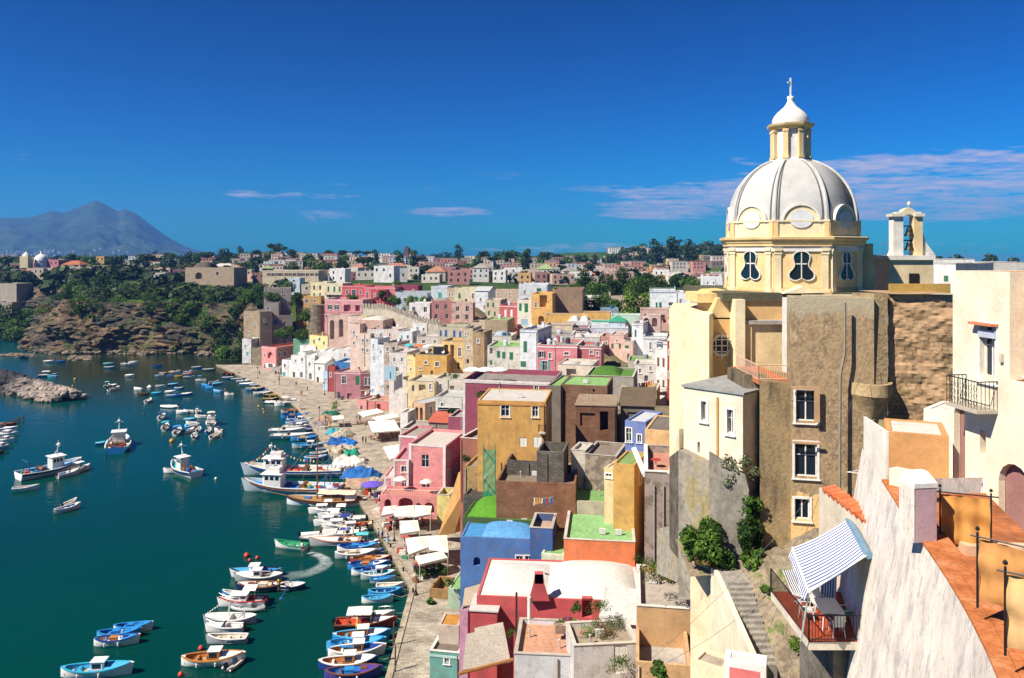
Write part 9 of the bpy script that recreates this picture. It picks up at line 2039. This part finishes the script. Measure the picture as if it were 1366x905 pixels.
# red chimney and white flue on the coral house
rc=thing('chimney_stack','tapered coral chimney rising at the front of the swelling white roof','chimney',tuple(P(719,800,75.2))); obj('stack',MB().prism([(-1.0,-.35),(1.0,-.35),(1.0,.5),(-1.0,.5)],0,.1).grid([[(-1.0,-.35,0),(1.0,-.35,0)],[(-.55,-.3,1.6),(.5,-.3,1.6)],[(-.4,-.3,2.5),(.4,-.3,2.5)]]).box(-.4,-.3,.4,.4,.45,2.5),plaster('#cf4a4c',.2),rc)
wf=thing('white_flue','white plastered flue with splayed feet in front of the coral wall','flue',tuple(P(706,856,70))); obj('flue_pipe',MB().tube([(0,0,.8),(0,0,3.9)],.17,9),plaster('#e6e2dc',.2),wf); obj('flue_foot',MB().grid([[(-.7,0,0),(.2,0,0)],[(-.25,0,.5),(.2,0,.6)],[(-.15,0,1.2),(.15,0,1.2)]]).grid([[(.4,.1,0),(1.6,.1,-.1)],[(.4,.1,.7),(1.2,.1,.35)],[(.3,.1,1.4),(.6,.1,1.2)]]).box(-.3,-.05,.0,.3,.3,1.0),plaster('#e6e2dc',.2),wf)
dp_=obj('fence_post',MB().box(-.09,-.09,0,.09,.09,4.6),flat('#2a2320',.7),None,tuple(P(689,860,70.5))); tag(dp_,'dark wooden post standing beside the white flue','post')
# flowers and planters on the tiled terraces
fl_m=leafm('magenta_flowers','#c41f7a','#e0408f','#f07ab0')
for i,(px,py,Y,w,lf,l) in enumerate(((748,838,67.5,1.0,'light','round green pot plant on the brick planter'),(766,836,67.5,1.0,'light','second round pot plant on the brick planter'),(758,832,68,.8,'mid','leafy filler between two pot plants'),(770,818,70,1.3,'mid','upright shrub against the coral wall'),(800,822,70,2.4,'mid','wispy green shrub hiding the dark doorway'),(790,858,64.5,2.3,'light','sprawling yellow-green planter shrub'),(806,852,64.5,2.1,'dry','brownish ornamental grass in the planter'),(822,842,66,2.2,'olive','dense round grey-green bush over the white shed'),(776,876,63,1.3,'light','pale pot plant on the white wall corner'),(766,868,63.5,.8,'mid','small succulent beside the white corner'),(829,899,61,2.4,'mid','big prickly cactus in front of the blue-framed door'),(882,905,53.5,1.5,'mid','cactus pads poking over the yard wall'),(700,853,70.5,1.1,'light','yellow-green shrub behind the dark post'),(683,850,71,1.2,'mid','dark green shrub at the bamboo posts'),(707,806,70,.8,'light','tuft growing out of the white flue top'),(866,770,62,2.4,'mid','leafy weeds at the head of the gravel terrace'),(890,772,60,2.2,'light','bright weeds along the gravel terrace'),(878,784,60,2.6,'dry','dried brushwood heap on the gravel terrace'),(902,786,58,2.4,'dry','dead branches beside the tan wall'),(912,776,57,1.6,'olive','grey thorny clump under the round parapet'),(600,782,97,1.4,'mid','green shrub behind the low gate'),(601,553,125,1.4,'dark','rooftop shrub by the maroon house'),(621,618,108,1.8,'dark','dark potted bush on the maroon terrace'),(640,530,128,1.2,'mid','leafy plant in front of the magenta wall'),(596,506,186,2.6,'mid','green planting on the cream rough house roof'),(608,506,186,2.2,'light','bright planting on the cream rough house roof'),(456,535,232,2.2,'dark','dark hedge by the old pink harbour house'),(530,532,215,2.4,'mid','hanging garden greenery above the coral house'),(520,520,220,2.6,'dry','dry garden growth on the rocks by the banner'),(505,533,222,2.0,'mid','green creeper under the laundry lines'),(541,508,212,2.0,'dry','orange-brown shrubs at the banner foot'))):
    p=P(px,py,Y); bush(tuple(p),w,w*.85,lf,i%3,l,'pot plants and shrubs in the town',nl=700 if Y<75 else 260,ls=.13 if Y<75 else .25)
for i,(px,py,Y,l) in enumerate(((757,829,67.4,'magenta flowers in the brick planter'),(778,848,64.8,'magenta blossom on the white wall corner'),(800,842,65,'pink geranium behind the planter shrub'))):
    o=obj('flower_clump',leafcloud(random.Random(i),[(0,0,.25,.3,.3,.25)],120,.1),fl_m,None,tuple(P(px,py,Y))); tag(o,l,'flowers')
pb=obj('brick_planter',MB().box(0,0,0,3.2,.55,.7),brickm('#9a5f48','#7a4a38','#b8a898',2.2,.25,.08,name='planter_brick'),None,tuple(P(741,846,66.8))); tag(pb,'dark brick planter box along the peach terrace','planter')
# laundry
def laundry(px0,py0,Y0,px1,py1,Y1,label,n,drop=.9):
    a,c=P(px0,py0,Y0),P(px1,py1,Y1); t=thing('laundry_line',label,'laundry',tuple(a)); obj('line',MB().tube([Vector((0,0,0)),(c-a)*.5-Vector((0,0,.15)),c-a],.012,3),flat('#c9c4ba',.6),t)
    for i in range(n):
        u=(i+.5)/n; p=(c-a)*u-Vector((0,0,.28*math.sin(math.pi*u)*.5)); w=(c-a).length/n*.36; dx=(c-a).normalized()*w; hh=drop*rq.uniform(.6,1.1); m_=MB().grid([[p-dx,p,p+dx],[p-dx-Vector((0,.04,hh*.5)),p-Vector((0,-.05,hh*.5)),p+dx-Vector((0,.04,hh*.5))],[p-dx*.95-Vector((0,0,hh)),p-Vector((0,.08,hh)),p+dx*.95-Vector((0,0,hh))]]); obj('garment',m_,flat(rq.choice(['#e8e8e6','#c43a3a','#3a6fb0','#e0d4c0','#e8e8e6','#7a94a8','#d8a84a']),.9),t)
laundry(711,664,90,738,663,90,'washing line with pale clothes over the green felt roof',8); laundry(848,512,146,874,506,146,'bright washing strung across the narrow laundry street, upper line',8,1.1); laundry(850,520,143,876,515,143,'bright washing strung across the narrow laundry street, lower line',9,1.1)
laundry(500,440,236,520,439,236,'sheets drying on the pale house roof under the castellated wall',5,1.2); laundry(486,523,226,512,513,224,'coloured washing above the laundry steps',8,1.0); laundry(855,424,201,895,426,200,'red and white cloths along the terrace house rail',7,1.2)
# light blue banner
bn=thing('banner','light blue banner with a small dark standing figure hung on the white house','banner',tuple(P(513,507,212))); w_=15/F*212; h_=18/F*212; obj('cloth',MB().box(0,0,0,w_,.05,h_),flat('#a9cde0',.7),bn); obj('figure',MB().box(w_*.46,-.02,h_*.1,w_*.58,-.004,h_*.5).box(w_*.48,-.02,h_*.5,w_*.56,-.004,h_*.62),flat('#6a6f88',.8),bn); obj('frame',MB().box(-.1,.051,-.6,0,.15,h_+.1).box(w_,.051,-.6,w_+.1,.15,h_+.1),flat('#c9c4ba',.6),bn)
# overhead cables across the stair ravine
for i,(a,b_) in enumerate((((840,905,40),(1100,640,45)),((860,900,38),(1060,760,46)),((1000,905,36),(1158,470,46)))):
    p,q=P(*a),P(*b_); o=obj('cable',MB().tube([p.lerp(q,k/10)-Vector((0,0,.5*math.sin(math.pi*k/10))) for k in range(11)],.012,4),flat('#5a5a5a',.6)); tag(o,['lower overhead cable crossing the cream walls','middle overhead cable crossing the stair','steep overhead cable rising to the brown house'][i],'cable')
dr_=thing('drying_rack','white folding clothes rack fixed on the brown house wall','rack',tuple(P(1130,630,43.5))); obj('rack_frame',MB().tube([(0,0,0),(.9,-.9,.1)],.02,4).tube([(1.0,.1,.1),(1.7,-.9,.2)],.02,4).tube([(0,0,0),(1.0,.1,.1)],.02,4).tube([(.9,-.9,.1),(1.7,-.9,.2)],.02,4).tube([(.3,-.3,.03),(1.25,-.25,.1)],.014,3).tube([(.6,-.6,.06),(1.45,-.6,.16)],.014,3),flat('#e6e6e2',.4),dr_)
# crates and gear by the water, more strollers
ZQ=[(429,568,'by the pale gear heap'),(446,600,'near the beige canvas'),(462,628,'beside the white sheet'),(484,656,'next to the jetty'),(500,676,'under the pink arcade edge'),(516,705,'near the gangway'),(536,742,'below the big awning'),(556,775,'at the plant row')]
for i,(px,py,w) in enumerate(ZQ):
    for k in range(3):
        x=px+rq.uniform(-2,9); y=py+rq.uniform(-5,5); p=G(x,y,1); c=rq.choice(['#2f6fa8','#c9c4b8','#a8442e','#3f7d5f','#8a6a48']); s_=rq.uniform(.4,.7); m_=MB().box(-s_,-s_*.6,0,s_,s_*.6,.32).box(-s_+.06,-s_*.6+.06,.321,s_-.06,s_*.6-.06,.36)
        if k: m_.box(-s_*.8,-s_*.5,.37,s_*.9,s_*.5,.66)
        o=obj('fish_crate',m_,flat(c,.7),None,tuple(p),rq.uniform(0,3)); tag(o,f"{['single','stacked','doubled'][k]} plastic fish crates on the quay {w}",'crate','fish crates along the quay')
    if i<7: person(px+10,py+3,'strolling inland of the crates '+w)
for o in HOUSES: free(o)
# ================================================================= TERRAIN, cut down to the foundations of the houses
def carve(x,y,z):
    if y>520: return z
    for ax,ay,ux,uy,w,d,zb in FOOT:
        dx=x-ax; dy=y-ay
        if dx*dx+dy*dy>2500: continue
        a=dx*ux+dy*uy; b=-dx*uy+dy*ux
        e=math.hypot(max(0,-a,a-w),max(0,-b,b-d)); m=zb-.2+max(0,e-2.2)*(.75 if b<0 else 1.1)
        if m<z: z=m
    return z
rows=[]; Y=14.0; YS=[]
while Y<1700: YS.append(Y); Y*=1.020
for Y in YS:
    r=[]
    for i in range(241):
        u=-.86+1.72*i/240; x=u*Y
        z=carve(x,Y,ground(x,Y)); 
        if Y>1450: z-= (Y-1450)*.3
        r.append((x,Y,z+ (noise.noise(Vector((x*.03,Y*.03,0)))*1.2 if z>8 else 0)-.35))
    rows.append(r)
ter=MB().grid(rows)
mt_=noisem('dry_hillside',[(.3,'#5a5540'),(.45,'#8b7d62'),(.58,'#6f6a4a'),(.72,'#3f5a2c')],.05,6,bd=.3,scale2=.8)
nt=mt_.node_tree; b=nt.nodes['Principled BSDF']; src=b.inputs['Base Color'].links[0].from_socket   # gardens and orchards cover the plateau behind the town
g_=N(nt,'ShaderNodeNewGeometry'); sp=N(nt,'ShaderNodeSeparateXYZ'); nt.links.new(g_.outputs['Position'],sp.inputs[0])
fy=nmath(nt,'MULTIPLY',nmath(nt,'SUBTRACT',sp.outputs[1],290.0),1/60.0,True)
gr=ramp(nt,pos_noise(nt,.03,5,.7,seed=6),[(.35,rgba(lin('#1f3312'))),(.55,rgba(lin('#3b5220'))),(.7,rgba(lin('#4f5a2c')))])
nt.links.new(mix(nt,fy,src,gr),b.inputs['Base Color'])
kind(obj('terrain',ter,mt_,smooth=True),'structure')
